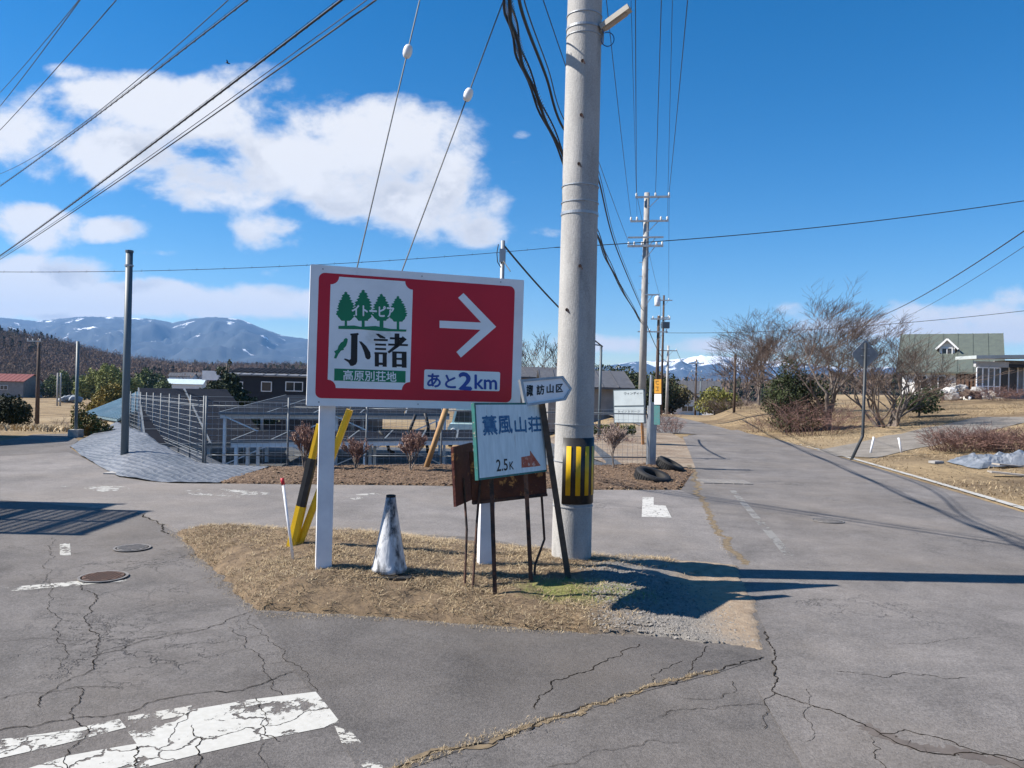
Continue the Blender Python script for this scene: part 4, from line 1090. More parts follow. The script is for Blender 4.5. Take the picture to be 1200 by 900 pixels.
for py, off in ((80, -.02), (142, -.02), (198, -.03), (315, .0), (365, -.1)):
    z = zat(py); mb = MB(); yv = -math.sqrt(max(.01, pr(z) ** 2 - off ** 2))
    mb.tube([(PX + off, PY + yv + .02, z), (PX + off, PY + yv - .012, z)], .013, 12); mb.tube([(PX + off + .004, PY + yv - .01, z + .008), (PX + off + .02, PY + yv - .016, z - .03)], .004, 6)
    mb.build('step_bolt', M_rustbare, pole)
# crossarms above the picture, they carry the wires
MAIN_DIR = (Vector((5.9, 35, 0)) - Vector((PX, PY, 0))).normalized(); MAIN_N = Vector((MAIN_DIR.y, -MAIN_DIR.x, 0))
for z, L in ((12.0, 1.6), (10.6, 1.4), (7.6, 1.2)):
    c = Vector((PX, PY, z)) + MAIN_DIR * -.2
    mb = MB(); mb.beam(c - MAIN_N * L / 2, c + MAIN_N * L / 2, .07, .07); arm = mb.build('crossarm', M_steel, pole)
    for k in (-.92, 0.05, .92):
        q = c + MAIN_N * L / 2 * k; mb = MB(); mb.lathe([(.02, .03), (.05, .06), (.03, .09), (.05, .12), (.02, .17)], q, 12); mb.build('insulator', M_porc, arm, smooth=True)
# street lamp on the pole
la = P(705, 33, 6.55); lb = P(738, 9, 6.42)
lamp = thing('street_lamp', 'slim beige tube street lamp sticking out to the right of the concrete utility pole', 'street lamp', la)
mb = MB(); mb.beam(Vector((PX + pr(5) * .9, PY - .02, la.z - .02)), la, .02, .03); mb.beam(Vector((PX + pr(5) + .005, PY - .02, la.z - .10)), Vector((PX + pr(5) + .005, PY - .02, la.z + .06)), .03, .04); mb.build('bracket', M_steel, lamp)
dl = (lb - la).normalized()
mb = MB(); mb.beam(la, lb, .075, .045); mb.build('lamp_housing', mat('lamp_beige', (.42, .39, .33), (.33, .31, .27), scale=10, rough=.5), lamp)
mb = MB(); mb.tube([la + dl * .04 - Vector((0, 0, .03)), lb - dl * .03 - Vector((0, 0, .03))], .022, 10); mb.build('lamp_cover', mat('lamp_cover_tan', (.42, .33, .24), scale=10, rough=.3), lamp)
mb = MB(); cc = P(712, 46, 6.52); mb.tube([cc + Vector((math.cos(t) * .055, 0, math.sin(t) * .06 - .0)) for t in np.linspace(-3.3, 2.2, 22)] + [cc + Vector((-.06, .02, .14))], .004, 6); mb.build('wire_loop', mat('cable_blue', (.02, .07, .2), scale=10, rough=.4), lamp)

# ================================================================== GUY WIRES WITH GUARDS
def guy(px_pts, top_z, label, guard_segs, ball):
    foot = P(*px_pts[0]); top = Vector((PX - .1, PY, top_z))
    t = thing('guy_wire', label, 'guy wire', foot)
    L = (top - foot); mb = MB(); mb.tube([foot, top], .006, 6); mb.build('cable', mat('guy_steel', (.13, .14, .15), scale=9, rough=.6, metal=.3), t)
    q = foot + L * ball
    mb = MB(); d = L.normalized(); mb.tube([q + d * k * .01 for k in (-6, -5, -3, 0, 3, 5, 6)], [.012, .028, .037, .041, .037, .028, .012], 14)
    mb.build('guy_insulator', M_porc, t, smooth=True)
    for a, b, w, m_ in guard_segs:
        mb = MB(); A = foot + L * a; B = foot + L * b; dn = L.normalized(); n_ = dn.cross(Vector((0, 1, 0))).normalized(); b2 = dn.cross(n_)
        ring = []
        for q2 in (A, B):
            for ang in range(0, 360, 45):
                rad = w * (1.0 if ang % 90 else .86); ring.append(q2 + (n_ * math.cos(R(ang)) + b2 * math.sin(R(ang))) * rad)
        mb.add(ring, [tuple(range(8))[::-1], tuple(range(8, 16))] + [(i, (i + 1) % 8, 8 + (i + 1) % 8, 8 + i) for i in range(8)])
        mb.build('guard_sleeve', m_, t)
def zfrac(px, py, foot_px, top_z):
    f = P(*foot_px); s = P(px, py, f.y); return (s.z - f.z) / (top_z - f.z)
f1 = (341.5, 642, 6.62); f2 = (349, 643, 6.66)
def solve_top(foot, px, py):
    """height at the pole of the straight wire seen through a pixel"""
    f = P(*foot); q = P(px, py, (f.y + PY) / 2 if False else f.y); k = (PX - .1 - f.x) / (q.x - f.x); return f.z + (q.z - f.z) * k
T1 = solve_top(f1, 478, 58); T2 = solve_top(f2, 550, 108)
g1 = lambda py: zfrac(400, py, f1, T1)
guy([f1], T1, 'left steel guy wire with a yellow and black guard at its foot', [(g1(643), g1(594), .054, M_yellow), (g1(594.1), g1(538), .052, M_blackplastic), (g1(538.2), g1(498), .040, M_yellow)], g1(58))
g2 = lambda py: zfrac(400, py, f2, T2)
guy([f2], T2, 'right steel guy wire with a plain yellow guard behind the white sign post', [(g2(643), g2(480), .036, M_yellow)], g2(108))

# ================================================================== CONE AND STAKES
cb = G(456, 671, True); CZ = isl_h(cb.x, cb.y)
cb = GI(456, 669)
cone = thing('traffic_cone', 'old faded white traffic cone with black smears on the dry verge', 'traffic cone', cb)
M_cone = mat('dirty_white_rubber', (.66, .67, .68), (.45, .46, .48), scale=6, rough=.6, stretch=(1.5, 1.5, .6), c3=(.05, .055, .065), scale3=8.5, lo3=.485, hi3=.64, bump=.3, bscale=30)
prof = [(.132, .0), (.136, .03), (.128, .045), (.118, .10), (.044, .56), (.038, .615), (.033, .62)]
mb = MB(); mb.lathe([(r, z * .92) for r, z in prof], cb, 36); co = mb.build('cone_body', M_cone, cone, smooth=True)
mb = MB(); mb.lathe([(.036, .563), (.037, .583), (.026, .585), (.024, .55)], cb, 24); mb.build('cone_tip', M_rubber, cone, smooth=True)
mb = MB(); mb.prism(rrect(-.19, -.19, .19, .19, .05), cb + Vector((0, 0, -.035)), Vector((1, 0, 0)), Vector((0, 1, 0)), 0, .028); mb.build('cone_base', M_rubber, cone)
mb = MB()
def stake(x0, y0, x1, y1, d, label, red=True, r=.011):
    a = P(x1, y1, d); b_ = P(x0, y0, d + .02)
    t = thing('marker_stake', label, 'marker stake', a)
    mb = MB(); mb.tube([a - Vector((0, 0, .06)), b_], r, 12); mb.build('stake', M_postwhite, t, smooth=True)
    if red:
        d_ = (b_ - a).normalized(); mb = MB(); mb.tube([b_ - d_ * .015, b_ + d_ * .04], r * 1.35, 12); mb.build('red_cap', mat('cap_red', (.42, .02, .03), scale=10, rough=.5), t, smooth=True)
stake(331.5, 566, 345, 656, 6.2, 'thin leaning white stake with a red cap left of the big sign post')
stake(1024, 512, 1020, 529, 19.6, 'short white wooden stake beside the drive, left one of two', False, .026)
stake(1053, 513, 1057, 531, 19.2, 'short white wooden stake beside the drive, right one of two', False, .024)

# ================================================================== MANHOLES AND DRAIN
M_castiron = mat('cast_iron', (.15, .14, .13), (.24, .22, .2), scale=20, rough=.6, metal=.2)
M_drain = mat('drain_concrete', (.22, .205, .19), (.16, .15, .14), scale=6, rough=.9, bump=.3, bscale=50)
def manhole(px, py, r, label, m_, name='manhole_cover'):
    c = G(px, py, True); t = thing(name, label, 'manhole cover', (c.x, c.y, .012))
    mb = MB(); mb.lathe([(r + .02, 0), (r + .02, .005), (r, .005), (r, 0)], (c.x, c.y, .008), 40); mb.build('frame', M_castiron, t)
    mb = MB(); mb.lathe([(r - .012, 0), (r - .012, .006)], (c.x, c.y, .0085), 40); mb.build('cover', m_, t)
    mb = MB()
    for i in range(-4, 5):
        for j in range(-4, 5):
            if math.hypot(i, j) < 4.4: mb.box((c.x + i * r / 5.2, c.y + j * r / 5.2, .0165), (r / 9, r / 9, .005))
    mb.build('cover_studs', m_, t)['kind'] = 'stuff'
manhole(155, 643, .14, 'round grey manhole cover in the left road, the upper of two', M_castiron)
manhole(121, 677, .16, 'rusty brown round manhole cover in the left road, the lower of two', mat('rusty_cast_iron', (.12, .07, .05), (.09, .06, .048), scale=20, rough=.8))
manhole(970, 611, .17, 'round manhole cover in the middle of the main road on the right', M_castiron)
c = G(847, 565, True)
t = thing('drain_grate', 'rectangular concrete drain cover across the edge of the main road', 'drain cover', (c.x, c.y, .012))
for k in range(5):
    mb = MB(); mb.box((c.x - .34 + k * .17 + .02, c.y, .006), (.155, .55, .02)); mb.build('concrete_cover', M_drain, t)
c = G(167, 551, True)
t = thing('drain_cover', 'pale concrete drain cover beside the grey weed sheet', 'drain cover', (c.x - .2, c.y - .15, .01))
for k in range(2):
    mb = MB(); mb.box((c.x - .1 + k * .45, c.y - .45, .008), (.42, .42, .03)); mb.build('concrete_cover', M_conc2, t)

# ================================================================== FENCE
FA = Vector((-5.36, 13.5, .02)); FB = Vector((2.75, 15.45, -.01)); FC = Vector((-11.9, 24.0, -.16))
M_mesh = mat('mesh_wire', (.34, .36, .38), scale=5, rough=.6, metal=.2)
M_fence = mat('fence_steel', (.17, .19, .205), (.12, .135, .15), scale=6, rough=.6, metal=.2)
def fence(A, B, n, h, label):
    t = thing('wire_fence', label, 'fence', A)
    d = (B - A) / n; u = d.normalized()
    for i in range(n + 1):
        p = A + d * i; p = Vector((p.x, p.y, A.z + (B.z - A.z) * i / n))
        if i == n and (B - FA).length > 1 and A == FC: pass
        mb = MB(); mb.tube([p + Vector((0, 0, -.3)), p + Vector((0, 0, h + .12))], .019, 8); mb.build('post', M_fence, t, smooth=True)
    for i in range(n):
        a = A + d * i; b = A + d * (i + 1)
        for hh in (.2, h - .05):
            mb = MB(); mb.tube([a + Vector((0, 0, hh)), b + Vector((0, 0, hh))], .012, 6); mb.build('rail', M_fence, t, smooth=True)
        mb = MB(); w = .0022; off = Vector((-u.y, u.x, 0)) * -.02
        k = max(3, int(d.length / .10))
        for q in range(1, k):
            p = a.lerp(b, q / k) + off; mb.tube([p + Vector((0, 0, .03)), p + Vector((0, 0, h + .03))], w, 3, False)
        for q in range(12):
            z = .05 + q * (h - .02) / 11; mb.tube([a + off + Vector((0, 0, z)), b + off + Vector((0, 0, z))], w, 3, False)
        mb.build('mesh_panel', M_mesh, t)['kind'] = 'stuff'
fence(FA, FB, 6, 1.12, 'long galvanised wire mesh fence behind the bark mulch bed and the big red sign')
fence(FC, FA + Vector((-.06, .05, 0)), 9, 1.12, 'galvanised wire mesh fence running back along the grey weed sheet')

# ================================================================== SOLAR ARRAYS
def panel_material():
    mt = bpy.data.materials.new('solar_cells'); mt.use_nodes = True; nt = mt.node_tree; nt.nodes.clear()
    N, M = nodes_of(nt); out = N('ShaderNodeOutputMaterial'); b = N('ShaderNodeBsdfPrincipled')
    pos = N('ShaderNodeTexCoord').outputs['Object']
    n = N('ShaderNodeTexNoise', ins={'Vector': pos, 'Scale': 2.0, 'Detail': 4.0}).outputs[0]
    a = N('ShaderNodeMix', data_type='RGBA', ins={0: n, 6: (.005, .006, .010, 1), 7: (.014, .016, .022, 1)}).outputs[2]
    nt.links.new(a, b.inputs['Base Color']); b.inputs['Roughness'].default_value = .75; b.inputs['Specular IOR Level'].default_value = .06
    nt.links.new(b.outputs[0], out.inputs[0]); return mt
M_pv = panel_material()
def solar(name_label, o, e1, e2, L, W, n1, n2, legh, brace=True, front_beam=True):
    """o near left corner, e1 along the slope away, e2 to the right"""
    t = thing('solar_array', name_label, 'solar panels', (o.x, o.y, o.z - legh))
    nn = e2.cross(e1).normalized()
    pl = L / n1; pw = W / n2
    for i in range(n1):
        for j in range(n2):
            c = o + e1 * pl * i + e2 * pw * j
            mb = MB(); mb.prism([(.025, .025), (pw - .025, .025), (pw - .025, pl - .025), (.025, pl - .025)], c, e2, e1, -.02, .018); mb.build('panel', M_pv, t)
            if True:
                mb = MB(); mb.prism([(0.004, -.018), (pw - .004, -.018), (pw - .004, .018), (.04, .018), (.04, pl - .03), (.004, pl - .03)], c, e2, e1, -.03, .028)
                mb.build('panel_frame', M_fence, t)
    for j in range(3):
        for i in range(3):
            q = o + e1 * (L * (.02 + .48 * i)) + e2 * (W * (.02 + .48 * j)) - nn * .05
            mb = MB(); mb.beam(q, Vector((q.x, q.y, q.z - legh - .25 - (L * .48 * i * max(0, e1.z)))), .06, .06); mb.build('post', M_steel_w, t)
    for i in range(3):
        q = o + e1 * (L * (.02 + .48 * i)) - nn * .06
        mb = MB(); mb.beam(q, q + e2 * W, .05, .10 if i else .13); mb.build('beam', M_steel_w, t)
    if brace:
        for j in range(2):
            a = o + e2 * (W * (.02 + .48 * j)) - nn * .06; b = o + e2 * (W * (.5 + .48 * j)) - nn * .06; dn = Vector((0, 0, -legh + .05))
            mb = MB(); mb.beam(a + dn, b, .025, .025); mb.build('brace', M_steel_w, t)
            mb = MB(); mb.beam(a, b + dn, .025, .025); mb.build('brace', M_steel_w, t)
ex = Vector((1, 0, 0))
def v(*a): return Vector(a)
oA = P(256, 484, 17.0)
def dirn(a, b): return (b - a).normalized()
W_A = P(527, 486, 17.6) - oA
solar('raised solar array on white beams and cross braces right behind the big red sign', oA, dirn(v(0, 0, 0), v(-.12, 1, .028)), W_A.normalized(), 8.5, W_A.length, 5, 5, 1.15)
oB = v(-8.1, 17.0, .05)
solar('low dark solar array beside the slanting fence, its top edge level with the field', oB, dirn(v(0, 0, 0), v(-.46, .9, .135)), dirn(v(0, 0, 0), v(.9, .46, .0)), 8.5, 2.7, 5, 2, .45, brace=False)
oC = P(270, 517, 14.9)
WC = P(575, 514, 16.0) - oC
solar('lowest solar array just inside the front fence, under the raised one', oC, dirn(v(0, 0, 0), v(-.05, 1, .05)), WC.normalized(), 1.6, WC.length, 1, 7, .5, brace=False)
# black cables hanging from the array
t = thing('cable_bundle', 'black corrugated cables hanging down behind the fence under the solar array', 'cables', P(500, 532, 15.8))
for pts in (((487, 486), (480, 505), (484, 520), (483, 530)), ((498, 484), (502, 500), (500, 520), (502, 533)), ((444, 505), (452, 514), (456, 528), (462, 531))):
    mb = MB(); mb.tube([P(a, b_, 16.2) for a, b_ in pts], .035, 7); mb.build('cable', M_cable, t, smooth=True)

# wooden props
def prop(x0, y0, x1, y1, d0, d1, w, label, m_=M_wood):
    a = P(x0, y0, d0); b_ = P(x1, y1, d1)
    t = MB(); t.tube([b_ - Vector((0, 0, .1)), a], w, 8); t.build('wooden_prop', m_, None, loc=b_, label=label, cat='wooden pole', smooth=True)
prop(523, 478, 497, 549, 13.9, 13.9, .05, 'leaning raw wooden pole in front of the wire fence, right of the sign post')

# ================================================================== GREY POLES ON THE LEFT
def simple_pole(name, x0, y0, x1, y1, d, r, material, label, cat='pole', foot=None):
    b_ = P(x1, y1, d); a = P(x0, y0, d); b2 = Vector((b_.x, b_.y, b_.z)); a2 = Vector((b_.x, b_.y, a.z))
    t = thing(name, label, cat, b2)
    mb = MB(); mb.tube([b2 - Vector((0, 0, .4)), a2], [r, r * .9], 14); mb.build('shaft', material, t, smooth=True)
    if foot: mb = MB(); mb.box(b2 + Vector((0, 0, foot[1] / 2 - .1)), (foot[0], foot[0], foot[1] + .2)); mb.build('foot_block', M_conc2, t)
    return t, a2
tp, top1 = simple_pole('steel_pole', 152, 296, 146, 528, 13.9, .068, M_darksteel, 'dark blue-grey steel pole standing on the grey weed sheet')
mb = MB(); mb.lathe([(.07, 0), (.07, .04), (.02, .05)], top1, 12); mb.build('pole_cap', M_darksteel, tp)
mb = MB(); mb.lathe([(.075, 0), (.075, .03)], top1 - Vector((0, 0, .25)), 12); mb.build('clamp', M_steel, tp)
tp, _ = simple_pole('steel_pole', 90, 400, 88.5, 519, 19.5, .042, mat('pole_grey_light', (.13, .16, .17), (.10, .12, .13), scale=5, rough=.5), 'thin pale grey pole in a concrete block at the left road edge', foot=(.26, .34))
# ================================================================== UTILITY POLES ALONG THE ROAD
def upole(label, x, y, zb, H, r0, r1, material, arms, extras=None, name='utility_pole', adir=None, cat='utility pole'):
    t = thing(name, label, cat, (x, y, zb))
    mb = MB(); mb.tube([(x, y, zb - .4), (x, y, zb + H)], [r0, r1], 14); mb.build('shaft', material, t, smooth=True)
    n_ = adir or MAIN_N
    ends = {}
    for ai, (z, l0, l1, ins, w) in enumerate(arms):
        c = Vector((x, y, zb + z)) - Vector((n_.y, -n_.x, 0)) * 0 + Vector((0, -r0, 0))
        mb = MB(); mb.beam(c + n_ * l0, c + n_ * l1, w, w); arm = mb.build('crossarm', M_steel, t)
        if z > H * .5 and w > .05:
            mb = MB(); mb.beam(c + n_ * l1 * .55, c - Vector((0, 0, .55)), .03, .03); mb.build('arm_brace', M_steel, t)
        for k in ins:
            q = c + n_ * k; mb = MB(); mb.lathe([(.02, .03), (.055, .06), (.035, .10), (.055, .13), (.02, .2)], q, 8); mb.build('insulator', M_porc, arm, smooth=True)
            ends[(ai, k)] = q + Vector((0, 0, .17))
    return t, ends
FX, FY = 5.95, 35.0
FPB = hz(FX - .9, FY) ; FZ = lambda py: P(757, py, FY).z
FX = P(754, 400, FY).x
H2 = FZ(226)
far, E1 = upole('tall concrete utility pole with four crossarms behind the white notice board', FX, FY, 0, H2, .185, .12, M_conc,
    [(FZ(232), -.55, 1.0, (-.5, .35, .95), .08), (FZ(260), -.75, .95, (-.72, -.45, .62, .9), .08), (FZ(279), -.85, .75, (), .07), (FZ(289), -.85, .75, (-.8, -.55, -.2, .45, .7), .10), (FZ(346), 0, .62, (), .06)])
q = Vector((FX, FY - .18, FZ(352))) + MAIN_N * .55
mb = MB(); mb.lathe([(.10, -.28), (.13, -.25), (.13, .12), (.08, .16), (.03, .2)], q, 14); mb.build('transformer_can', M_postwhite, far, smooth=True)
for py in range(300, 350, 8):
    mb = MB(); z = FZ(py); mb.tube([(FX - .2, FY, z), (FX + .2, FY, z)] if (py // 8) % 2 else [(FX - .28, FY - .05, z), (FX + .1, FY - .05, z)], .012, 5); mb.build('step_bolt', M_steel, far)
def rel(px, d): return P(px, 450, d).x
# poles further along, measured from the photograph
d3 = 52.0; x3 = rel(770, d3); z3 = hz(x3, d3); Z3_ = lambda py, d=d3: P(770, py, d).z
p3, E3 = upole('slim wooden utility pole with a dark transformer box, just right of the tall concrete pole', x3, d3, z3, Z3_(370) - z3, .14, .09, M_wooddark,
    [(Z3_(374) - z3, -.55, .75, (-.4, .2, .7), .08), (Z3_(389) - z3, -1.4, .6, (-1.2, -.6, .5), .08)])
mb = MB(); q = Vector((x3 + .45, d3 - .1, Z3_(381))); mb.box(q, (.5, .4, .42)); mb.build('transformer_box', M_darksteel, p3)
d4 = 66.0; x4 = rel(775.5, d4); z4 = hz(x4, d4)
p4, E4 = upole('thin dark utility pole with a lantern-like top between the two tall roadside poles', x4, d4, z4, P(775, 346, d4).z - z4, .11, .08, M_wooddark, [(P(775, 352, d4).z - z4, -.5, .7, (-.3, .4), .08), (P(775, 372, d4).z - z4, -.5, .5, (-.4, .4), .07)])
d5 = 80.0; x5 = rel(782, d5); z5 = hz(x5, d5)
p5, E5 = upole('grey concrete utility pole with short crossarms at the left kerb where the road bends', x5, d5, z5, P(782, 405, d5).z - z5, .17, .11, M_conc, [(P(782, 411, d5).z - z5, -.9, .9, (-.8, 0, .8), .1), (P(782, 424, d5).z - z5, -.7, .7, (-.6, .6), .08)])
d6 = 95.0; x6 = rel(815.5, d6); z6 = hz(x6, d6)
p6, E6 = upole('dark wooden utility pole in front of the distant white gabled house', x6, d6, z6, P(816, 421, d6).z - z6, .13, .09, M_wooddark, [(P(816, 426, d6).z - z6, -.9, .9, (-.8, 0, .8), .1), (P(816, 436, d6).z - z6, -.7, .7, (-.6, .6), .08)])
d7 = 88.0; x7 = rel(821, d7); z7 = hz(x7, d7)
upole('short thin grey pole just right of the dark pole by the distant house', x7, d7, z7, P(821, 441, d7).z - z7, .08, .06, M_darksteel, [(P(821, 444, d7).z - z7, -.3, .3, (), .05)])
d8 = 40.0; x8 = rel(861, d8); z8 = hz(x8, d8)
upole('slender dark pole at the bend on the right side of the main road', x8, d8, z8, P(861, 415, d8).z - z8, .075, .055, M_wooddark, [(P(861, 419, d8).z - z8, -.12, .12, (), .05)], name='roadside_pole', cat='pole')
d9 = 62.0; x9 = rel(44.5, d9); z9 = hz(x9, d9)
Q9 = lambda py: P(44, py, d9).z
p9, E9 = upole('brown wooden utility pole with a crossarm in the dry field on the far left', x9, d9, z9, Q9(397) - z9, .17, .11, M_wooddark, [(Q9(400) - z9, -.85, .25, (-.8, -.4, .2), .09)], adir=Vector((1, 0, 0)))
for px, lab in ((67.5, 'short pale concrete post in the dry field, left one of two'), (71, 'short pale concrete post in the dry field, right one of two')):
    d = 120.0; x = rel(px, d); z = hz(x, d)
    mb = MB(); mb.tube([(x, d, z - .5), (x, d, P(px, 437, d).z)], .13, 8); mb.build('concrete_post', M_conc2, None, loc=(x, d, z), label=lab, cat='post', smooth=True)
# lamp pole right of the big pole and the thin pole behind the red sign
d = 24.0; x = rel(704.5, d); a = P(704, 404, d)
lp, _ = simple_pole('lamp_pole', 705, 405, 702, 508, d, .045, M_darksteel, 'thin grey lamp pole with a short arm, left of the white notice board')
mb = MB(); mb.beam(_, _ + Vector((-.25, 0, .03)), .04, .04); mb.build('lamp_arm', M_steel, lp)
sp, top2 = simple_pole('steel_pole', 587, 282, 583, 545, 17.5, .055, M_steel, 'galvanised steel pole rising behind the red sign board with a cable clamp on top')
mb = MB(); mb.box(top2 - Vector((0, .07, .35)), (.14, .08, .3)); mb.build('cable_clamp', M_steel, sp)
mb = MB(); mb.tube([top2 + Vector((-.1, -.08, -.1)), top2 + Vector((-.13, -.08, -.3)), top2 + Vector((-.11, -.08, -.5)), top2 + Vector((-.03, -.06, -.62))], .012, 6); mb.build('cable_loop', M_cable, sp)

# ================================================================== WIRES
def wire(pts_a, pts_b, sag, r, label, cat='power line', m_=M_wire, group=None, name='power_line', ties=0, messenger=False):
    a, b_ = Vector(pts_a), Vector(pts_b)
    n = 36; pts = []
    for i in range(n + 1):
        t = i / n; p = a.lerp(b_, t); p.z -= sag * 4 * t * (1 - t); pts.append(p)
    if not ties and not messenger:
        mb = MB(); mb.tube(pts, r, 6, False); return mb.build(name, m_, None, loc=a, label=label, cat=cat, group=group)
    t = thing(name, label, cat, a, group)
    mb = MB(); mb.tube(pts, r, 8, False); mb.build('cable', M_cable, t, smooth=True)
    if messenger:
        mb = MB(); mb.tube([p + Vector((0, 0, r + .022)) for p in pts], .004, 4, False); mb.build('messenger_wire', M_wire, t)
    if ties:
        mb = MB()
        L = (b_ - a).length; k = int(L / ties)
        for i in range(1, k):
            f = i / k * n; i0 = min(int(f), n - 1); p = pts[i0].lerp(pts[i0 + 1], f - i0)
            mb.tube([p + Vector((.01, 0, r + .04)), p + Vector((.02, 0, 0)), p - Vector((.008, 0, r + .018))], .005, 4)
        mb.build('cable_ties', M_cable, t)['kind'] = 'stuff'
    return t
mp = Vector((PX, PY, 0))
def main_at(z, k): return Vector((PX, PY, z)) - MAIN_DIR * .2 + MAIN_N * k
# high lines to the tall pole (through photo points at y = 0)
def from_px(end, px, py, d, over=1.0):
    """starts so that the line passes the photo point (px, py) at distance d and goes on behind the camera"""
    q = P(px, py, d); e = Vector(end); k = over; return e + (q - e) * k
wire(from_px(E1[(0, -.5)], 745, 0, 17.5, 1.55), E1[(0, -.5)], .25, .011, 'overhead wire to the left insulator on top of the tall concrete pole')
wire(from_px(E1[(0, .35)], 775, 0, 17.5, 1.55), E1[(0, .35)], .25, .011, 'overhead wire to the middle insulator on top of the tall concrete pole')
wire(from_px(E1[(0, .95)], 805, 0, 17.5, 1.55), E1[(0, .95)], .25, .011, 'overhead wire to the right insulator on top of the tall concrete pole')
wire(from_px(E1[(1, .9)], 788, 0, 16.5, 1.5), E1[(1, .9)], .2, .007, 'thin overhead wire to the right end of the second crossarm')
wire(from_px(E1[(1, -.72)], 712, 0, 15, 1.5), E1[(1, -.72)], .2, .008, 'thin overhead wire right of the big pole to the left end of the second crossarm')
wire(from_px(E1[(1, -.45)], 740, 0, 16.5, 1.5), E1[(1, -.45)], .2, .006, 'very thin overhead wire to the second insulator of the second crossarm')
wire(from_px(E1[(3, -.8)], 641, 0, 12, 1.4), E1[(3, -.8)], .2, .008, 'overhead wire passing behind the big pole to the left end of the lowest crossarm')
# cable bundle sagging to the tall pole
cs = P(590, 0, 6.6); ce = Vector((FX - .2, FY - .1, FZ(372)))
lowc = P(697, 265, 16.2)
def curve_cable(keys, r, label, name='cable_bundle', twist=None, group=None, n=60):
    P3 = [Vector(k) for k in keys]; out = []
    m_ = len(P3)
    for i in range(m_ - 1):
        p0 = P3[max(i - 1, 0)]; p1 = P3[i]; p2 = P3[i + 1]; p3 = P3[min(i + 2, m_ - 1)]
        for k in range(n // (m_ - 1)):
            t = k / (n // (m_ - 1))
            out.append(.5 * ((2 * p1) + (p2 - p0) * t + (2 * p0 - 5 * p1 + 4 * p2 - p3) * t * t + (3 * p1 - p0 - 3 * p2 + p3) * t ** 3))
    out.append(P3[-1])
    return out
CB = [P(585, -90, 5.2), P(597, 10, 6.7), P(618, 88, 8.4), P(660, 185, 11.2), P(697, 268, 16.2), P(722, 326, 23), P(751, 377, 35)]
cbt = thing('communication_cable', 'thick twisted black cable bundle sagging past the left side of the big pole', 'cable', CB[-1])
cb1 = curve_cable(CB, .02, '')
for k, (ox, oz, r) in enumerate(((0, 0, .019), (-.04, .02, .013), (.02, .045, .010))):
    mb = MB(); mb.tube([p + Vector((ox + .015 * math.sin(i * .9 + k), 0, oz + .015 * math.cos(i * .9 + k))) for i, p in enumerate(cb1)], r, 6, False); mb.build('cable', M_cable, cbt, smooth=True)
mb = MB()
for i in range(1, len(cb1) - 1):
    for s_ in (0, .33, .66):
        p = cb1[i].lerp(cb1[i + 1], s_); mb.tube([p + Vector((-.045, 0, .045)), p + Vector((.0, -.02, -.03)), p + Vector((.035, 0, .045))], .004, 4)
mb.build('cable_ties', M_cable, cbt)['kind'] = 'stuff'
CB2 = [P(600, -60, 5.4), P(612, 15, 6.6), P(640, 90, 8.4), P(660, 150, 10), P(698, 200, 13.5), P(722, 290, 20), P(752, 362, 35)]
cb2t = thing('communication_cable', 'thinner black cable right of the twisted bundle, reappearing right of the big pole', 'cable', CB2[-1])
mb = MB(); mb.tube(curve_cable(CB2, 0, ''), .015, 6, False); mb.build('cable', M_cable, cb2t, smooth=True)
mb = MB(); mb.tube([p + Vector((.02, 0, .09)) for p in curve_cable(CB2, 0, '')], .007, 5, False); mb.build('messenger_wire', M_wire, cb2t, smooth=True)
# onward lines
wire(E1[(0, -.5)], E4[(0, -.3)], .3, .010, 'overhead wire running on behind the tall concrete pole, left of two')
wire(E1[(0, .95)], E4[(0, .4)], .3, .010, 'overhead wire running on behind the tall concrete pole, right of two')
wire(E4[(0, -.3)], E5[(0, -.8)], .4, .012, 'distant overhead wire between the two farther roadside poles, upper')
wire((FX, FY, FZ(372)), (x5, d5, P(782, 424, d5).z), .5, .02, 'distant communication cable running on along the road')
wire(E5[(0, .8)], E6[(0, -.8)], .8, .02, 'distant cable crossing the road near the white gabled house')
# lines to the left
wire(P(400, -2, 9.1) + (P(400, -2, 9.1) - P(0, 298, 28)) * .08, P(0, 298, 28) + (P(0, 298, 28) - P(400, -2, 9.1)) * .25, .10, .015, 'thick black cable with ties slanting down to the left across the clouds, the lowest', cat='cable', name='communication_cable', ties=.32, messenger=True)
wire(P(438, 0, 9.0) + (P(438, 0, 9) - P(0, 302, 28)) * .05, P(0, 302, 28) + (P(0, 302, 28) - P(438, 0, 9)) * .2, .12, .011, 'thinner cable just under the thick tied cable across the clouds', cat='cable')
wire(P(420, 4, 9.3) + (P(420, 4, 9.3) - P(0, 299, 27)) * .08, P(0, 299.5, 27) + (P(0, 299.5, 27) - P(420, 4, 9.3)) * .2, .14, .006, 'fine wire between the thick tied cable and its thinner neighbour', cat='cable')
wire(P(287, 0, 10.5) + (P(287, 0, 10.5) - P(0, 216, 26)) * .1, P(0, 216, 26) + (P(0, 216, 26) - P(287, 0, 10.5)) * .3, .10, .010, 'black cable with loops slanting across the upper left sky', cat='cable', name='communication_cable', ties=.4, messenger=True)
wire(P(254, 0, 10.5) + (P(254, 0, 10.5) - P(0, 191, 26)) * .1, P(0, 191, 26) + (P(0, 191, 26) - P(254, 0, 10.5)) * .3, .55, .007, 'fine wire just above the looped cable in the upper left sky')
wire(P(134, 0, 15) + (P(134, 0, 15) - P(0, 150, 26)) * .2, P(0, 150, 26) + (P(0, 150, 26) - P(134, 0, 15)) * .4, .1, .010, 'lowest of the three thin wires in the top left corner')
wire(P(92, 0, 16) + (P(92, 0, 16) - P(0, 122, 26)) * .2, P(0, 122, 26) + (P(0, 122, 26) - P(92, 0, 16)) * .4, .1, .010, 'middle of the three thin wires in the top left corner')
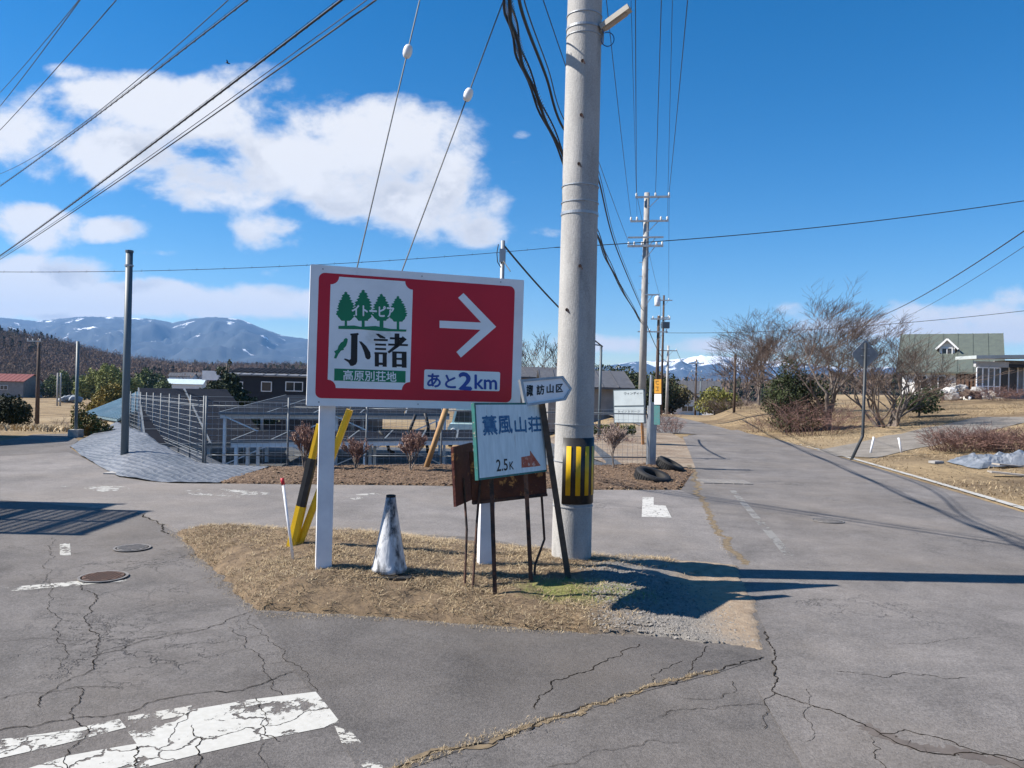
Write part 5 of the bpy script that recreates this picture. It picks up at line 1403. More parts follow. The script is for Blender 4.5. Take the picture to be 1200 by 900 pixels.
wire(P(90, 0, 17) + (P(90, 0, 17) - P(0, 103, 27)) * .2, P(0, 106, 27) + (P(0, 106, 27) - P(90, 0, 17)) * .4, .1, .009, 'upper of the three thin wires in the top left corner')
# cross lines to the right
wire(P(-60, 318, 26), P(650, 290, 26), .28, .009, 'thin dashed messenger cable crossing behind the red sign from pole to pole', cat='cable', name='communication_cable', ties=.9)
wire(P(650, 290, 26), P(1290, 221, 26), .28, .015, 'long thin cable rising to the right edge behind the tall concrete pole', cat='cable')
wire(P(1028, 372, 42), P(1260, 229, 16), .25, .017, 'dark cable slanting down from the right edge to the bare trees, the thicker', cat='cable')
wire(P(1040, 380, 44), P(1260, 248, 16), .25, .008, 'thin cable slanting down beside the thicker one on the right', cat='cable')
wire(P(780, 390, 60), P(1300, 352, 40), .5, .016, 'faint distant cable low over the bare trees on the right', cat='cable')
wire(top2 + Vector((.02, 0, -.1)), P(706, 406, 24), .15, .022, 'black service cable from the steel pole behind the sign to the lamp pole', cat='cable')
wire(P(586, 300, 17.5), P(598, 318, 17.2), .0, .012, 'short stay wire beside the steel pole behind the red sign', cat='cable')

# ================================================================== NOTICE BOARD AND NARROW SIGNS
nb = Plane(P(720.5, 495, 21.85), P(755, 495, 21.35), P(720.5, 458, 21.85))
t = thing('notice_board', 'white two-panel notice board in a dark frame on orange wooden legs behind the fence', 'notice board', (nb.pt(.4, 0).x, 21.6, 0))
mb = MB(); nb.prism(mb, [(-.03, -.03), (nb.w + .03, -.03), (nb.w + .03, nb.h + .03), (-.03, nb.h + .03)], -.05, 0); mb.build('frame', M_darksteel, t)
for y0, y1 in ((.0, nb.h * .48), (nb.h * .53, nb.h)):
    mb = MB(); nb.prism(mb, [(.0, y0), (nb.w, y0), (nb.w, y1), (0, y1)], 0, .012); mb.build('panel', mat('board_pale', (.50, .56, .57), (.42, .47, .48), scale=3, rough=.6), t)
mb = MB(); nb.text(mb, 'ウィンディー', (nb.w * .35, nb.h * .87), (nb.w * .97, nb.h * .87), (nb.w * .35, nb.h * .95), .014, .001); mb.build('lettering', M_blackp, t)
mb = MB(); nb.text(mb, 'ライフステージ', (nb.w * .12, nb.h * .31), (nb.w * .88, nb.h * .31), (nb.w * .12, nb.h * .37), .014, .0); mb.build('lettering', M_blackp, t)
for a in (.08, nb.w - .08):
    mb = MB(); p = nb.pt(a, .0, -.03); mb.beam(p, Vector((p.x + .06, p.y, hz(p.x, p.y) - .2)), .07, .07); mb.build('leg', mat('orange_wood', (.55, .25, .07), (.42, .18, .05), scale=8, rough=.7), t)
# steel post with the narrow orange and white sign
t = thing('marker_post', 'galvanised square post with a second thinner one at the right end of the wire fence', 'post', (P(764, 548, 15.3).x, 15.3, 0))
x = t.location.x
mb = MB(); mb.box((x, 15.3, .6), (.13, .09, 1.4)); mb.build('shaft', M_steel, t)
mb = MB(); mb.tube([(x - .085, 15.33, -.1), (x - .05, 15.33, 1.85)], .028, 10); mb.build('thin_pipe', M_steel, t)
t = thing('narrow_sign', 'narrow upright sign, orange above and white below, on the pipe beside the steel post', 'sign', P(770, 477, 15.25))
ns = Plane(P(766.8, 461, 15.25), P(774.8, 461, 15.15), P(767.2, 444.5, 15.25))
mb = MB(); ns.prism(mb, [(0, 0), (ns.w, 0), (ns.w, ns.h), (0, ns.h)], -.015, 0); mb.build('orange_panel', mat('orange_paint', (.62, .30, .03), (.5, .24, .03), scale=9, rough=.5), t)
mb = MB()
for k, (a0, b0_, a1, b1_) in enumerate(((.03, .235, .10, .25), (.03, .19, .045, .235), (.05, .175, .105, .19), (.03, .12, .10, .135), (.07, .07, .085, .12), (.03, .05, .10, .062))): ns.prism(mb, rrect(a0, b0_, a1, b1_, .003), 0, .002 + k * .0001)
o_ = mb.build('printed_mark', mat('print_brown', (.16, .08, .02), scale=5), t); o_['kind'] = 'stuff'
mb = MB(); ns.prism(mb, [(0, -.22), (ns.w, -.22), (ns.w, -.012), (0, -.012)], -.015, 0); mb.build('white_panel', M_signwhite, t)
mb = MB(); ns.prism(mb, [(-.01, -.62), (ns.w * .8, -.62), (ns.w * .8, -.24), (-.01, -.24)], -.015, -.003); mb.build('teal_panel', mat('teal_panel', (.05, .2, .2), (.08, .16, .16), scale=20, rough=.6), t)

# tyres
def tyre(c, r, w, mt, label):
    t = thing('tyre', label, 'tyre', c)
    prof = [(r * .58, -w * .38), (r * .66, -w * .5), (r * .93, -w * .5), (r, -w * .32), (r, w * .32), (r * .93, w * .5), (r * .66, w * .5), (r * .58, w * .38), (r * .60, 0)]
    V = []; F = []; n = 28; k = len(prof)
    for i in range(n):
        a = 2 * math.pi * i / n
        for rr_, z in prof: V.append(c + mt @ Vector((rr_ * math.cos(a), rr_ * math.sin(a), z)))
    for i in range(n):
        for j in range(k): F.append((i * k + j, ((i + 1) % n) * k + j, ((i + 1) % n) * k + (j + 1) % k, i * k + (j + 1) % k))
    MB().add(V, F).build('carcass', M_rubber, t, smooth=True)
    mb = MB()
    for i in range(40):
        a = 2 * math.pi * i / 40; e = Vector((math.cos(a), math.sin(a), 0)); s_ = Vector((-e.y, e.x, 0))
        q = Matrix((e, s_, Vector((0, 0, 1)))).transposed()
        mb.box(c + mt @ (e * (r + .002)), (.012, r * .11, w * .62), mt @ q)
    mb.build('tread', M_rubber, t)['kind'] = 'stuff'
tyre(Vector((P(765, 557, 12.95).x, 12.95, .075)), .31, .19, Matrix.Rotation(R(12), 3, 'X') @ Matrix.Rotation(R(14), 3, 'Y'), 'large black tyre lying flat in the mulch, the nearer of two')
tyre(Vector((P(785, 548, 14.7).x, 14.7, .10)), .27, .18, Matrix.Rotation(R(10), 3, 'X') @ Matrix.Rotation(R(24), 3, 'Y'), 'black tyre lying tilted beside the fence post, the farther of two')

# road sign seen from behind on a bent pole
b_ = P(996, 538, 18.4); k_ = P(1010.5, 512, 18.6); tt = P(1014, 402, 18.7)
t = thing('road_sign', 'diamond-shaped road sign seen from behind on a bent black pole at the right roadside', 'road sign', (b_.x, b_.y, 0))
mb = MB(); mb.tube([b_ - Vector((0, 0, .1)), k_, Vector((k_.x + .01, k_.y, k_.z + .05)), Vector((k_.x + .03, k_.y, tt.z))], .035, 10); mb.build('pole', M_wire, t, smooth=True)
tc_ = P(1014, 412, 18.62)
rt = Plane(tc_ - Vector((.33, 0, .05)), tc_ + Vector((.33, 0, -.05)), tc_ + Vector((-.33, 0, .4)))
mb = MB(); tri = []
for ang in (0, 90, 180, 270):
    for dlt in (-7, 7): tri.append((.33 + .31 * math.cos(R(ang + dlt)), -.02 + .33 * math.sin(R(ang + dlt))))
rt.prism(mb, tri, -.02, 0)
mb.build('sign_plate', mat('sign_back_grey', (.24, .26, .28), (.18, .19, .20), scale=6, rough=.5, metal=.3), t)
for dz in (-.10, .08):
    mb = MB(); mb.box(tc_ + Vector((0, -.02, dz)), (.2, .02, .02)); mb.build('bracket', M_steel, t)

# ================================================================== BUILDINGS
M_wallwhite = mat('plaster_white', (.80, .79, .76), (.7, .69, .66), scale=2, rough=.85)
M_wallbeige = mat('plaster_beige', (.33, .28, .2), (.26, .22, .16), scale=2, rough=.9)
M_wallgrey = mat('cladding_grey', (.26, .25, .24), (.2, .19, .185), scale=2, rough=.85)
M_walldark = mat('cladding_black', (.012, .014, .02), (.018, .02, .028), scale=3, rough=.6)
M_roofgreen = mat('roof_green', (.105, .125, .105), (.085, .10, .088), scale=3, rough=.55)
M_rooftile = mat('roof_tile_grey', (.10, .10, .105), (.065, .065, .07), scale=4, rough=.6)
M_roofblue = mat('roof_blue_metal', (.25, .36, .41), (.19, .29, .34), scale=2, rough=.35, metal=.35, c3=(.35, .42, .46), scale3=1.2, lo3=.55, hi3=.7)
M_roofred = mat('roof_red', (.20, .05, .04), (.15, .04, .03), scale=3, rough=.6)
M_curtain = mat('curtain_grey', (.4, .41, .42), scale=3, rough=.9)
def window(parent, c, w, h, n=2, yaw=0.0, frame=M_signwhite, glass=M_glassdark, face=(0, -1, 0)):
    mt = Matrix.Rotation(yaw, 3, 'Z'); f = MB(); th = .06
    c = Vector(c)
    for dx, dz, sx, sz in ((0, h / 2, w + th, th), (0, -h / 2, w + th, th), (-w / 2, 0, th, h - th), (w / 2, 0, th, h - th)) + tuple(((k / n - .5) * w, 0, th * .8, h - th) for k in range(1, n)):
        f.box(c + mt @ Vector((dx, -.03, dz)), (sx, .09, sz), mt)
    fo = f.build('window', frame, parent)
    MB().box(c + mt @ Vector((0, .0, 0)), (w, .03, h), mt).build('pane', glass, fo)
def house(name, label, x, y, zb, w, dpt, h, rh, yaw, wall, roof, over=.5, ridge='x', wins=(), cat='house', chimney=False):
    """gable house, front face centre at (x, y); ridge along its width ('x') or its depth ('y')"""
    mt = Matrix.Rotation(yaw, 3, 'Z'); O = Vector((x, y, zb)); t = thing(name, label, cat, O)
    q = lambda a, b, c: O + mt @ Vector((a, b, c))
    mb = MB()
    if ridge == 'x':
        V = [q(-w / 2, 0, -.6), q(w / 2, 0, -.6), q(w / 2, dpt, -.6), q(-w / 2, dpt, -.6), q(-w / 2, 0, h), q(w / 2, 0, h), q(w / 2, dpt, h), q(-w / 2, dpt, h), q(-w / 2, dpt / 2, h + rh), q(w / 2, dpt / 2, h + rh)]
        F = [(0, 1, 5, 4), (1, 2, 6, 9, 5), (2, 3, 7, 6), (3, 0, 4, 8, 7)]
        e = Vector((0, 0, 0)); sl = rh / (dpt / 2)
        for s_ in (0, 1):
            y0 = -over if s_ == 0 else dpt + over; z0_ = h - over * sl + .06
            R_ = [q(-w / 2 - over, y0, z0_), q(w / 2 + over, y0, z0_), q(w / 2 + over, dpt / 2, h + rh + .06), q(-w / 2 - over, dpt / 2, h + rh + .06)]
            R2 = [p + Vector((0, 0, .12)) for p in R_]
            rb = MB(); rb.add(R_ + R2, [(0, 1, 2, 3), (4, 5, 6, 7), (0, 1, 5, 4), (1, 2, 6, 5), (2, 3, 7, 6), (3, 0, 4, 7)]); rb.build('roof', roof, t)
            seams = MB(); nn_ = max(4, int((w + 2 * over) / .9)) if w < 14 else 0
            for k in range(nn_ + 1):
                f = k / nn_ if nn_ else 0; seams.beam(R2[0].lerp(R2[1], f) + Vector((0, 0, .02)), R2[3].lerp(R2[2], f) + Vector((0, 0, .02)), .04, .04)
            if nn_: seams.build('roof_seams', roof, t)['kind'] = 'stuff'
    else:
        V = [q(-w / 2, 0, -.6), q(w / 2, 0, -.6), q(w / 2, dpt, -.6), q(-w / 2, dpt, -.6), q(-w / 2, 0, h), q(w / 2, 0, h), q(w / 2, dpt, h), q(-w / 2, dpt, h), q(0, 0, h + rh), q(0, dpt, h + rh)]
        F = [(0, 1, 5, 8, 4), (1, 2, 6, 5), (2, 3, 7, 9, 6), (3, 0, 4, 7)]
        sl = rh / (w / 2)
        for s_ in (-1, 1):
            R_ = [q(s_ * (w / 2 + over), -over, h - over * sl + .06), q(s_ * (w / 2 + over), dpt + over, h - over * sl + .06), q(0, dpt + over, h + rh + .06), q(0, -over, h + rh + .06)]
            R2 = [p + Vector((0, 0, .12)) for p in R_]
            rb = MB(); rb.add(R_ + R2, [(0, 1, 2, 3), (4, 5, 6, 7), (0, 1, 5, 4), (1, 2, 6, 5), (2, 3, 7, 6), (3, 0, 4, 7)]); rb.build('roof', roof, t)
    mb.add(V, F).build('wall', wall, t)
    for (a, c, ww, hh, n) in wins: window(t, q(a, -.02, c), ww, hh, n, yaw)
    return t, q
# green roofed house on the right
D = 58.0; zb = 1.0
hw = P(1100, 434, D).z - zb; rh = P(1100, 394, D + 4).z - zb - hw
la_ = lambda px: (px - 1113) * .0655
gh, gq = house('green_roof_house', 'white house with a big green roof and a small dormer behind the bare trees', rel(1112, D), D, zb, 6.3, 8, hw, rh, R(-30), M_wallwhite, M_roofgreen, over=.4,
    wins=((la_(1102), hw * .62, .95, 1.0, 2), (la_(1084), hw * .62, .8, 1.0, 2)))
def slope_z(b): return hw + rh * b / 4
dx = la_(1110); fb = 1.7; zf = slope_z(fb); nrm3 = lambda *p: gq(*p)
w_ = .52
dm = MB(); dm.add([nrm3(dx - w_, fb, zf - .1), nrm3(dx + w_, fb, zf - .1), nrm3(dx + w_, fb, zf + .62), nrm3(dx, fb, zf + 1.15), nrm3(dx - w_, fb, zf + .62), nrm3(dx - w_, fb + 2.6, zf - .1), nrm3(dx + w_, fb + 2.6, zf - .1), nrm3(dx + w_, fb + 2.6, zf + .62), nrm3(dx, fb + 2.6, zf + 1.15), nrm3(dx - w_, fb + 2.6, zf + .62)],
    [(0, 1, 2, 3, 4), (1, 6, 7, 2), (0, 4, 9, 5), (5, 9, 8, 7, 6)])
dmo = dm.build('dormer', M_wallwhite, gh)
for s_ in (-1, 1):
    A0 = [nrm3(dx + s_ * (w_ + .22), fb - .25, zf + .44), nrm3(dx, fb - .25, zf + 1.22), nrm3(dx, fb + 2.4, zf + 1.22), nrm3(dx + s_ * (w_ + .22), fb + 2.4, zf + .44)]
    A1 = [p + Vector((0, 0, .09)) for p in A0]; rb = MB(); rb.add(A0 + A1, [(0, 1, 2, 3), (4, 5, 6, 7), (0, 1, 5, 4), (1, 2, 6, 5), (2, 3, 7, 6), (3, 0, 4, 7)]); rb.build('dormer_roof', M_roofgreen, dmo)
    rb = MB(); rb.beam(nrm3(dx + s_ * (w_ + .24), fb - .28, zf + .46), nrm3(dx, fb - .28, zf + 1.26), .05, .13); rb.build('barge_board', M_signwhite, dmo)
window(gh, gq(dx, fb - .03, zf + .32), .7, .5, 2, R(-30))
for k in range(5):
    sb = MB(); c = gq(la_(1122.5 + k * 4.2), -.14, hw / 2 - .1); sb.box(c, (.14 if k % 2 else .2, .08, hw - .2), Matrix.Rotation(R(-30), 3, 'Z')); sb.build('wood_slat', mat('dark_timber', (.16, .085, .05), (.11, .06, .035), scale=5, rough=.8), gh)
MB().box(gq(la_(1131), -.03, hw / 2 - .1), (1.45, .1, hw - .1), Matrix.Rotation(R(-30), 3, 'Z')).build('door', mat('dark_opening', (.03, .022, .018), scale=3), gh)
# flat roofed garden building
D2 = 47.0; zb2 = 1.15
x0 = rel(1140, D2); x1 = x0 + 8.5
t = thing('garden_building', 'low building with a thin sloping pale roof and glass sunroom at the right edge', 'building', (x0, D2, zb2))
ztop = P(1170, 417, D2).z
mb = MB(); mb.prism([(0, 0), (9.2, .35), (9.2, .55), (0, .2)], Vector((x0 - .3, D2 - .6, P(1140, 421, D2).z)), Vector((1, 0, 0)), Vector((0, 0, 1)), -2.0, .2); mb.build('roof', mat('roof_pale_metal', (.42, .46, .46), (.34, .38, .38), scale=2, rough=.4), t)
hh2 = P(1140, 421, D2).z - zb2
mb = MB(); mb.box((x0 + 5.6, D2 + 1.0, zb2 + hh2 / 2 - .3), (6.8, 1.2, hh2 + .6)); mb.build('wall', M_wallgrey, t)
mb = MB(); mb.box((x0 + 1.0, D2 - .15, P(1155, 427, D2).z), (2.0, .25, .34)); mb.build('fascia_panel', M_curtain, t)
mb = MB(); mb.box((x0 + 5.2, D2 - .1, P(1155, 428, D2).z), (6.2, .2, .2)); mb.build('fascia', M_walldark, t)
zs0, zs1 = P(1150, 462, D2).z, P(1150, 431, D2).z
sx0, sx1 = rel(1141, D2), rel(1168, D2)
fm = MB()
for k in range(5):
    xx = sx0 + (sx1 - sx0) * k / 4; fm.box((xx, D2 - .3, (zs0 + zs1) / 2), (.06, .06, zs1 - zs0))
for z in (zs0, zs0 + (zs1 - zs0) * .30, zs1): fm.box(((sx0 + sx1) / 2, D2 - .3, z), (sx1 - sx0 - .06, .055, .06))
fo = fm.build('sunroom_frame', M_signwhite, t)
MB().box(((sx0 + sx1) / 2, D2 - .27, (zs0 + zs1) / 2), (sx1 - sx0, .02, zs1 - zs0)).build('pane', mat('sunroom_glass', (.11, .12, .12), (.2, .19, .17), scale=2, rough=.15), fo)
for k in range(3):
    window(t, (x0 + 2.4 + k * 1.5, D2 + .38, zb2 + hh2 * .55), 1.1, hh2 * .6, 2)
c = P(1152, 459, D2 - .8)
for k, (lab, px) in enumerate((('blue plastic crate on the ground before the sunroom, left one', 1149), ('blue plastic crate on the ground before the sunroom, right one', 1157))):
    cx = rel(px, D2 - .8); t_ = thing('plastic_crate', lab, 'crate', (cx, D2 - .8, zb2))
    M_cr = mat('crate_blue', (.03, .12, .45), scale=3, rough=.5); mb = MB(); h_ = .45
    for sx_, sy_, a, b2 in ((0, -.17, .38, .03), (0, .17, .38, .03), (-.19, 0, .03, .31), (.19, 0, .03, .31)): mb.box((cx + sx_, D2 - .8 + sy_, zb2 + h_ / 2 + .1), (a, b2, h_)); 
    mb.build('crate_wall', M_cr, t_); MB().box((cx, D2 - .8, zb2 + .09), (.37, .33, .04)).build('crate_base', M_cr, t_); MB().box((cx, D2 - .8, zb2 + .58), (.44, .40, .04)).build('rim', M_cr, t_)
# rubble pile before the house
def rubble(cx, cy, n, rad, label, m1, cat, sizes=(.15, .5)):
    zb_ = hz(cx, cy); rd = random.Random(int(cx * 10)); t = thing('debris_pile', label, cat, (cx, cy, zb_))
    for i in range(n):
        a = rd.uniform(0, 6.28); r_ = rad * rd.random() ** .6; s_ = rd.uniform(*sizes)
        V = []; F = []; bm = bmesh.new(); bmesh.ops.create_icosphere(bm, subdivisions=1, radius=1)
        for v_ in bm.verts: v_.co = v_.co * (1 + .35 * noise.noise(v_.co * 1.7 + Vector((i * 3.1, 0, 0))))
        Rm = Matrix.Rotation(rd.uniform(0, 3), 3, 'Z') @ Matrix.Rotation(rd.uniform(0, 3), 3, 'X')
        c_ = Vector((cx + math.cos(a) * r_, cy + math.sin(a) * r_ * .6, zb_ + s_ * .3 + max(0, (rad - r_)) * .35))
        mb = MB(); mb.add([c_ + Rm @ Vector((v_.co.x * s_, v_.co.y * s_ * .7, v_.co.z * s_ * .5)) for v_ in bm.verts], [tuple(v_.index for v_ in f_.verts) for f_ in bm.faces]); bm.free()
        mb.build('debris_piece', m1[i % len(m1)], t)
rubble(rel(1122, 40), 40, 26, 1.5, 'grey and white rubble heap on the lawn before the white house', (M_conc2, mat('rubble_white', (.6, .6, .58), scale=4), M_wooddark), 'rubble pile')
rubble(rel(1146, 41), 41, 12, .9, 'smaller pale heap of sacks right of the rubble, before the sunroom', (mat('sack_pale', (.55, .52, .46), scale=4), M_conc2), 'rubble pile')
rubble(rel(838, 70), 70, 14, 1.6, 'dark boulders at the foot of the bank where the road bends', (mat('boulder', (.16, .15, .14), (.09, .085, .08), scale=3, rough=1), M_conc2), 'boulders', (.4, .9))

# far houses
house('white_gabled_house', 'distant white house with grey gable roofs at the end of the road', rel(806, 100), 100, hz(rel(806, 100), 100) - .2, 4.2, 7, 1.9, 1.4, R(12), M_wallwhite, M_rooftile, over=.4, ridge='y', wins=((0, 1.0, 1.6, .7, 2),))
house('white_gabled_house', 'distant taller white house behind the gabled one at the end of the road', rel(818, 112), 112, hz(rel(818, 112), 112), 6.0, 7, 3.3, 1.6, R(-10), M_wallwhite, M_rooftile, over=.5, ridge='x', wins=((0, 2.2, 1.4, .8, 2),))
d = 46.0; xg = rel(699, d)
house('grey_house', 'dark grey hip-roofed house wall seen just right of the concrete pole', rel(688, d), d, -.4, 4.6, 9, P(700, 455, d).z + .4, P(700, 436, d).z - P(700, 455, d).z, R(0), M_wallgrey, M_rooftile, over=.5, ridge='x', wins=())
house('tiled_house', 'old house with a grey tiled roof behind the red sign, left of the concrete pole', rel(632, 60), 60, -1.5, 4.4, 7, P(632, 443, 60).z + 1.5, .75, R(8), M_wallgrey, M_rooftile, over=.5, ridge='x', wins=())
# dark building with solar roof
D = 62.0; x0 = rel(272, D); x1 = rel(430, D); zb = hz((x0 + x1) / 2, D)
wt = P(300, 441, D).z - zb
bh, bq = house('dark_house', 'long black-clad house with white windows and a low roof left of the red sign', (x0 + x1) / 2, D, zb, x1 - x0, 8, wt, .55, 0, M_walldark, mat('roof_dark_metal', (.13, .135, .145), (.2, .2, .21), scale=1.5, rough=.4), over=.3,
    wins=())
for px, w_, h_, n_ in ((312.5, .8, .75, 1), (345, 1.35, .72, 2), (278, .9, .75, 1)):
    c = P(px, 453, D); window(bh, (c.x, D - .02, c.z), w_, h_, n_)
for k in range(14):
    c = P(272 + k * 6.6, 438, D + 1.2); MB().beam(Vector((c.x, D + .6, wt + zb + .32)), Vector((c.x, D + 3.4, wt + zb + .72)), .37, .04).build('roof_panel', M_pv, bh)
mb = MB(); c = P(248, 440, D); mb.box((c.x + .1, D - .3, c.z + .0), (1.3, .5, .75)); mb.build('white_annex', M_signwhite, bh)
# red roofed building far left
D = 170.0; x = rel(2, D); zb = hz(x, D)
house('red_roof_house', 'pale house with a red metal roof at the left edge behind the dark bush', x, D, zb, 9.2, 8, P(10, 447, D).z - zb, P(10, 440, D).z - P(10, 447, D).z + .2, R(4), M_wallgrey, M_roofred, over=.3, wins=((0.5, 2.2, 1.6, .9, 2),))
# blue roofed shed
ee0, ee1 = P(97, 487, 21.5), P(206, 488, 26)
a = P(96, 491, 23.0); b_ = P(141, 497, 20.5); c_ = P(211, 459, 28.5); d_ = P(160, 461, 31.0)
a = P(98, 487, 29); b_ = P(137, 494, 24.5); c_ = P(213, 459, 27); d_ = P(168, 459, 31.5)
t = thing('blue_roof_shed', 'long shed with a low blue-grey metal roof behind the weed sheet', 'shed', (b_.x, b_.y, hz(b_.x, b_.y)))
mb = MB(); up = Vector((0, 0, .06))
mb.add([a, b_, c_, d_, a + up, b_ + up, c_ + up, d_ + up], [(0, 3, 2, 1), (4, 5, 6, 7), (0, 1, 5, 4), (1, 2, 6, 5), (2, 3, 7, 6), (3, 0, 4, 7)]); rf = mb.build('roof', M_roofblue, t)
for k in range(19):
    f = k / 18; mb = MB(); mb.beam((a + up).lerp(b_ + up, f) + Vector((0, 0, .015)), (d_ + up).lerp(c_ + up, f) + Vector((0, 0, .015)), .045, .04); mb.build('roof_rib', M_roofblue, rf)
def wallq(p, q_, name, m_):
    z0 = min(hz(p.x, p.y), hz(q_.x, q_.y)) - .5; mb = MB(); th = (q_ - p).cross(Vector((0, 0, 1))).normalized() * .1
    V = [Vector((p.x, p.y, z0)), Vector((q_.x, q_.y, z0)), q_.copy(), p.copy()]; V2 = [v_ - th for v_ in V]
    mb.add(V + V2, [(0, 1, 2, 3), (7, 6, 5, 4), (0, 4, 5, 1), (1, 5, 6, 2), (2, 6, 7, 3), (3, 7, 4, 0)]); mb.build(name, m_, t)
cen = (a + b_ + c_ + d_) / 4; ins = lambda p: p.lerp(cen, .05) - Vector((0, 0, .06))
wallq(ins(a), ins(b_), 'wall', M_wallbeige); wallq(ins(b_), ins(c_), 'wall', M_wallbeige); wallq(ins(d_), ins(a), 'wall', M_wallbeige)
w0 = ins(a).lerp(ins(b_), .62); w1 = ins(a).lerp(ins(b_), .9)
mb = MB(); mb.beam(Vector((w0.x, w0.y - .05, w0.z - .75)), Vector((w1.x, w1.y - .05, w1.z - .75)), .04, 1.1); mb.build('shed_door', mat('shed_door', (.09, .075, .055), scale=4), t)
# grey heap in the field
rubble(rel(82, 130), 130, 9, 1.8, 'grey covered heap in the dry field beyond the pale post', (mat('heap_grey', (.22, .25, .28), scale=2),), 'heap', (.7, 1.3))
# parked car behind the fence
def car(px, D, label):
    c = P(px, 520, D); x = c.x; z = hz(x, D); t = thing('parked_car', label, 'car', (x, D, z))
    M_c = mat('car_pale_teal', (.50, .66, .66), scale=3, rough=.25, spec=.6)
    w = 1.45; prof = [(-w / 2, .25), (-w / 2 - .02, .75), (-w / 2 + .06, .92), (w / 2 - .06, .92), (w / 2 + .02, .75), (w / 2, .25)]
    mb = MB(); mb.prism(prof, Vector((x, D, z)), Vector((1, 0, 0)), Vector((0, 0, 1)), -3.2, 0); mb.build('body', M_c, t)
    cab = [(-w / 2 + .08, .92), (-w / 2 + .2, 1.42), (-w / 2 + .3, 1.5), (w / 2 - .3, 1.5), (w / 2 - .2, 1.42), (w / 2 - .08, .92)]
    mb = MB(); mb.prism(cab, Vector((x, D + .7, z)), Vector((1, 0, 0)), Vector((0, 0, 1)), -2.2, 0); mb.build('cabin', M_c, t)
    mb = MB(); mb.prism([(-w / 2 + .18, .95), (-w / 2 + .28, 1.38), (w / 2 - .28, 1.38), (w / 2 - .18, .95)], Vector((x, D + .68, z)), Vector((1, 0, 0)), Vector((0, 0, 1)), -.02, .01); mb.build('windscreen', M_glassdark, t)
    for s_ in (-1, 1):
        mb = MB(); mb.tube([(x + s_ * .52, D + .02, z + .66), (x + s_ * .52, D - .03, z + .66)], [.11, .09], 14); mb.build('headlight', M_porc, t)
        for yy in (.6, 2.7):
            mb = MB(); mb.tube([(x + s_ * .74, D + yy, z + .28), (x + s_ * .60, D + yy, z + .28)], .28, 16); mb.build('wheel', M_rubber, t)
    mb = MB(); mb.box((x, D - .02, z + .42), (.8, .04, .16)); mb.build('grille', M_blackplastic, t)
    mb = MB(); mb.box((x, D - .05, z + .36), (.33, .03, .15)); mb.build('number_plate', mat('plate_yellow', (.65, .5, .05), scale=3), t)
car(547, 29.0, 'small pale teal car parked beyond the fence between the red sign and the rusted plate')

# silver tarp and boards on the right verge
def tarp():
    c = G(1175, 545); rows = []
    for i in range(22):
        row = []
        for j in range(40):
            u_ = j / 39; v_ = i / 21; x = c.x - .85 + u_ * 2.6; y = c.y - .55 + v_ * 1.2 + .15 * math.sin(u_ * 5)
            edge = min(1, 8 * min(u_, 1 - u_, v_, 1 - v_))
            z = hz(x, y) + .02 + edge * (.13 + .16 * noise.noise(Vector((x * 2.3, y * 5, 2))) + .07 * noise.noise(Vector((x * 7, y * 9, 5))) + .06 * abs(noise.noise(Vector((x * 4 + y * 3, y * 3, 8)))))
            row.append((x + .05 * noise.noise(Vector((x * 3, y * 3, 9))), y, z))
        rows.append(row)
    MB().quadgrid(rows).build('tarp', mat('silver_sheet', (.30, .32, .345), (.17, .19, .21), scale=5, rough=.35, metal=.3), None, loc=c, smooth=False, label='crumpled silver-white plastic sheet lying on the right roadside verge', cat='tarp')
tarp()
for k, (px, py, L, lab) in enumerate(((1190, 559, .9, 'weathered grey board in front of the silver sheet, the longer'), (1182, 548, .6, 'small weathered board at the near edge of the silver sheet'))):
    c = G(px, py); mb = MB(); mb.box((c.x, c.y, c.z + .05), (L, .22, .03), Matrix.Rotation(R(-12 + 20 * k), 3, 'Z') @ Matrix.Rotation(R(4), 3, 'Y')); mb.build('wooden_board', mat('grey_board', (.36, .33, .29), (.25, .22, .19), scale=8), None, loc=c, label=lab, cat='board')
c = G(1097, 543)
mb = MB(); mb.box((c.x, c.y, c.z + .03), (.28, .16, .05), Matrix.Rotation(.4, 3, 'Z')); mb.build('stone', M_conc2, None, loc=c, label='small pale stone in the dry grass left of the silver sheet', cat='stone')

# structure off the left edge that throws the shadow with bars on the road
def offside():
    t = thing('unseen_shadow_gate', 'tall mesh gate with a solid end panel beside the left road, outside the picture', 'gate', (-8.7, 8.4, 0))
    for y in (7.55, 8.25, 8.95, 9.4):
        mb = MB(); mb.beam((-8.7, y, -.2), (-8.7, y, 4.1 if y < 9 else 3.6), .08, .08); mb.build('post', M_darksteel, t)
    MB().box((-8.7, 9.17, 2.55), (.04, .38, 2.0)).build('solid_panel', M_signwhite, t)
    for z in (1.6, 2.9, 3.6, 4.05):
        mb = MB(); mb.beam((-8.7, 7.5, z), (-8.7, 8.95, z), .07, .07); mb.build('rail', M_darksteel, t)
    mb = MB()
    for k in range(30):
        y = 7.55 + k * .048; mb.beam((-8.72, y, 1.6), (-8.72, y, 4.05), .022, .022)
    for k in range(22):
        z = 1.65 + k * .11; mb.beam((-8.74, 7.5, z), (-8.74, 8.95, z), .022, .022)
    mb.build('mesh_panel', M_darksteel, t)['kind'] = 'stuff'
offside()

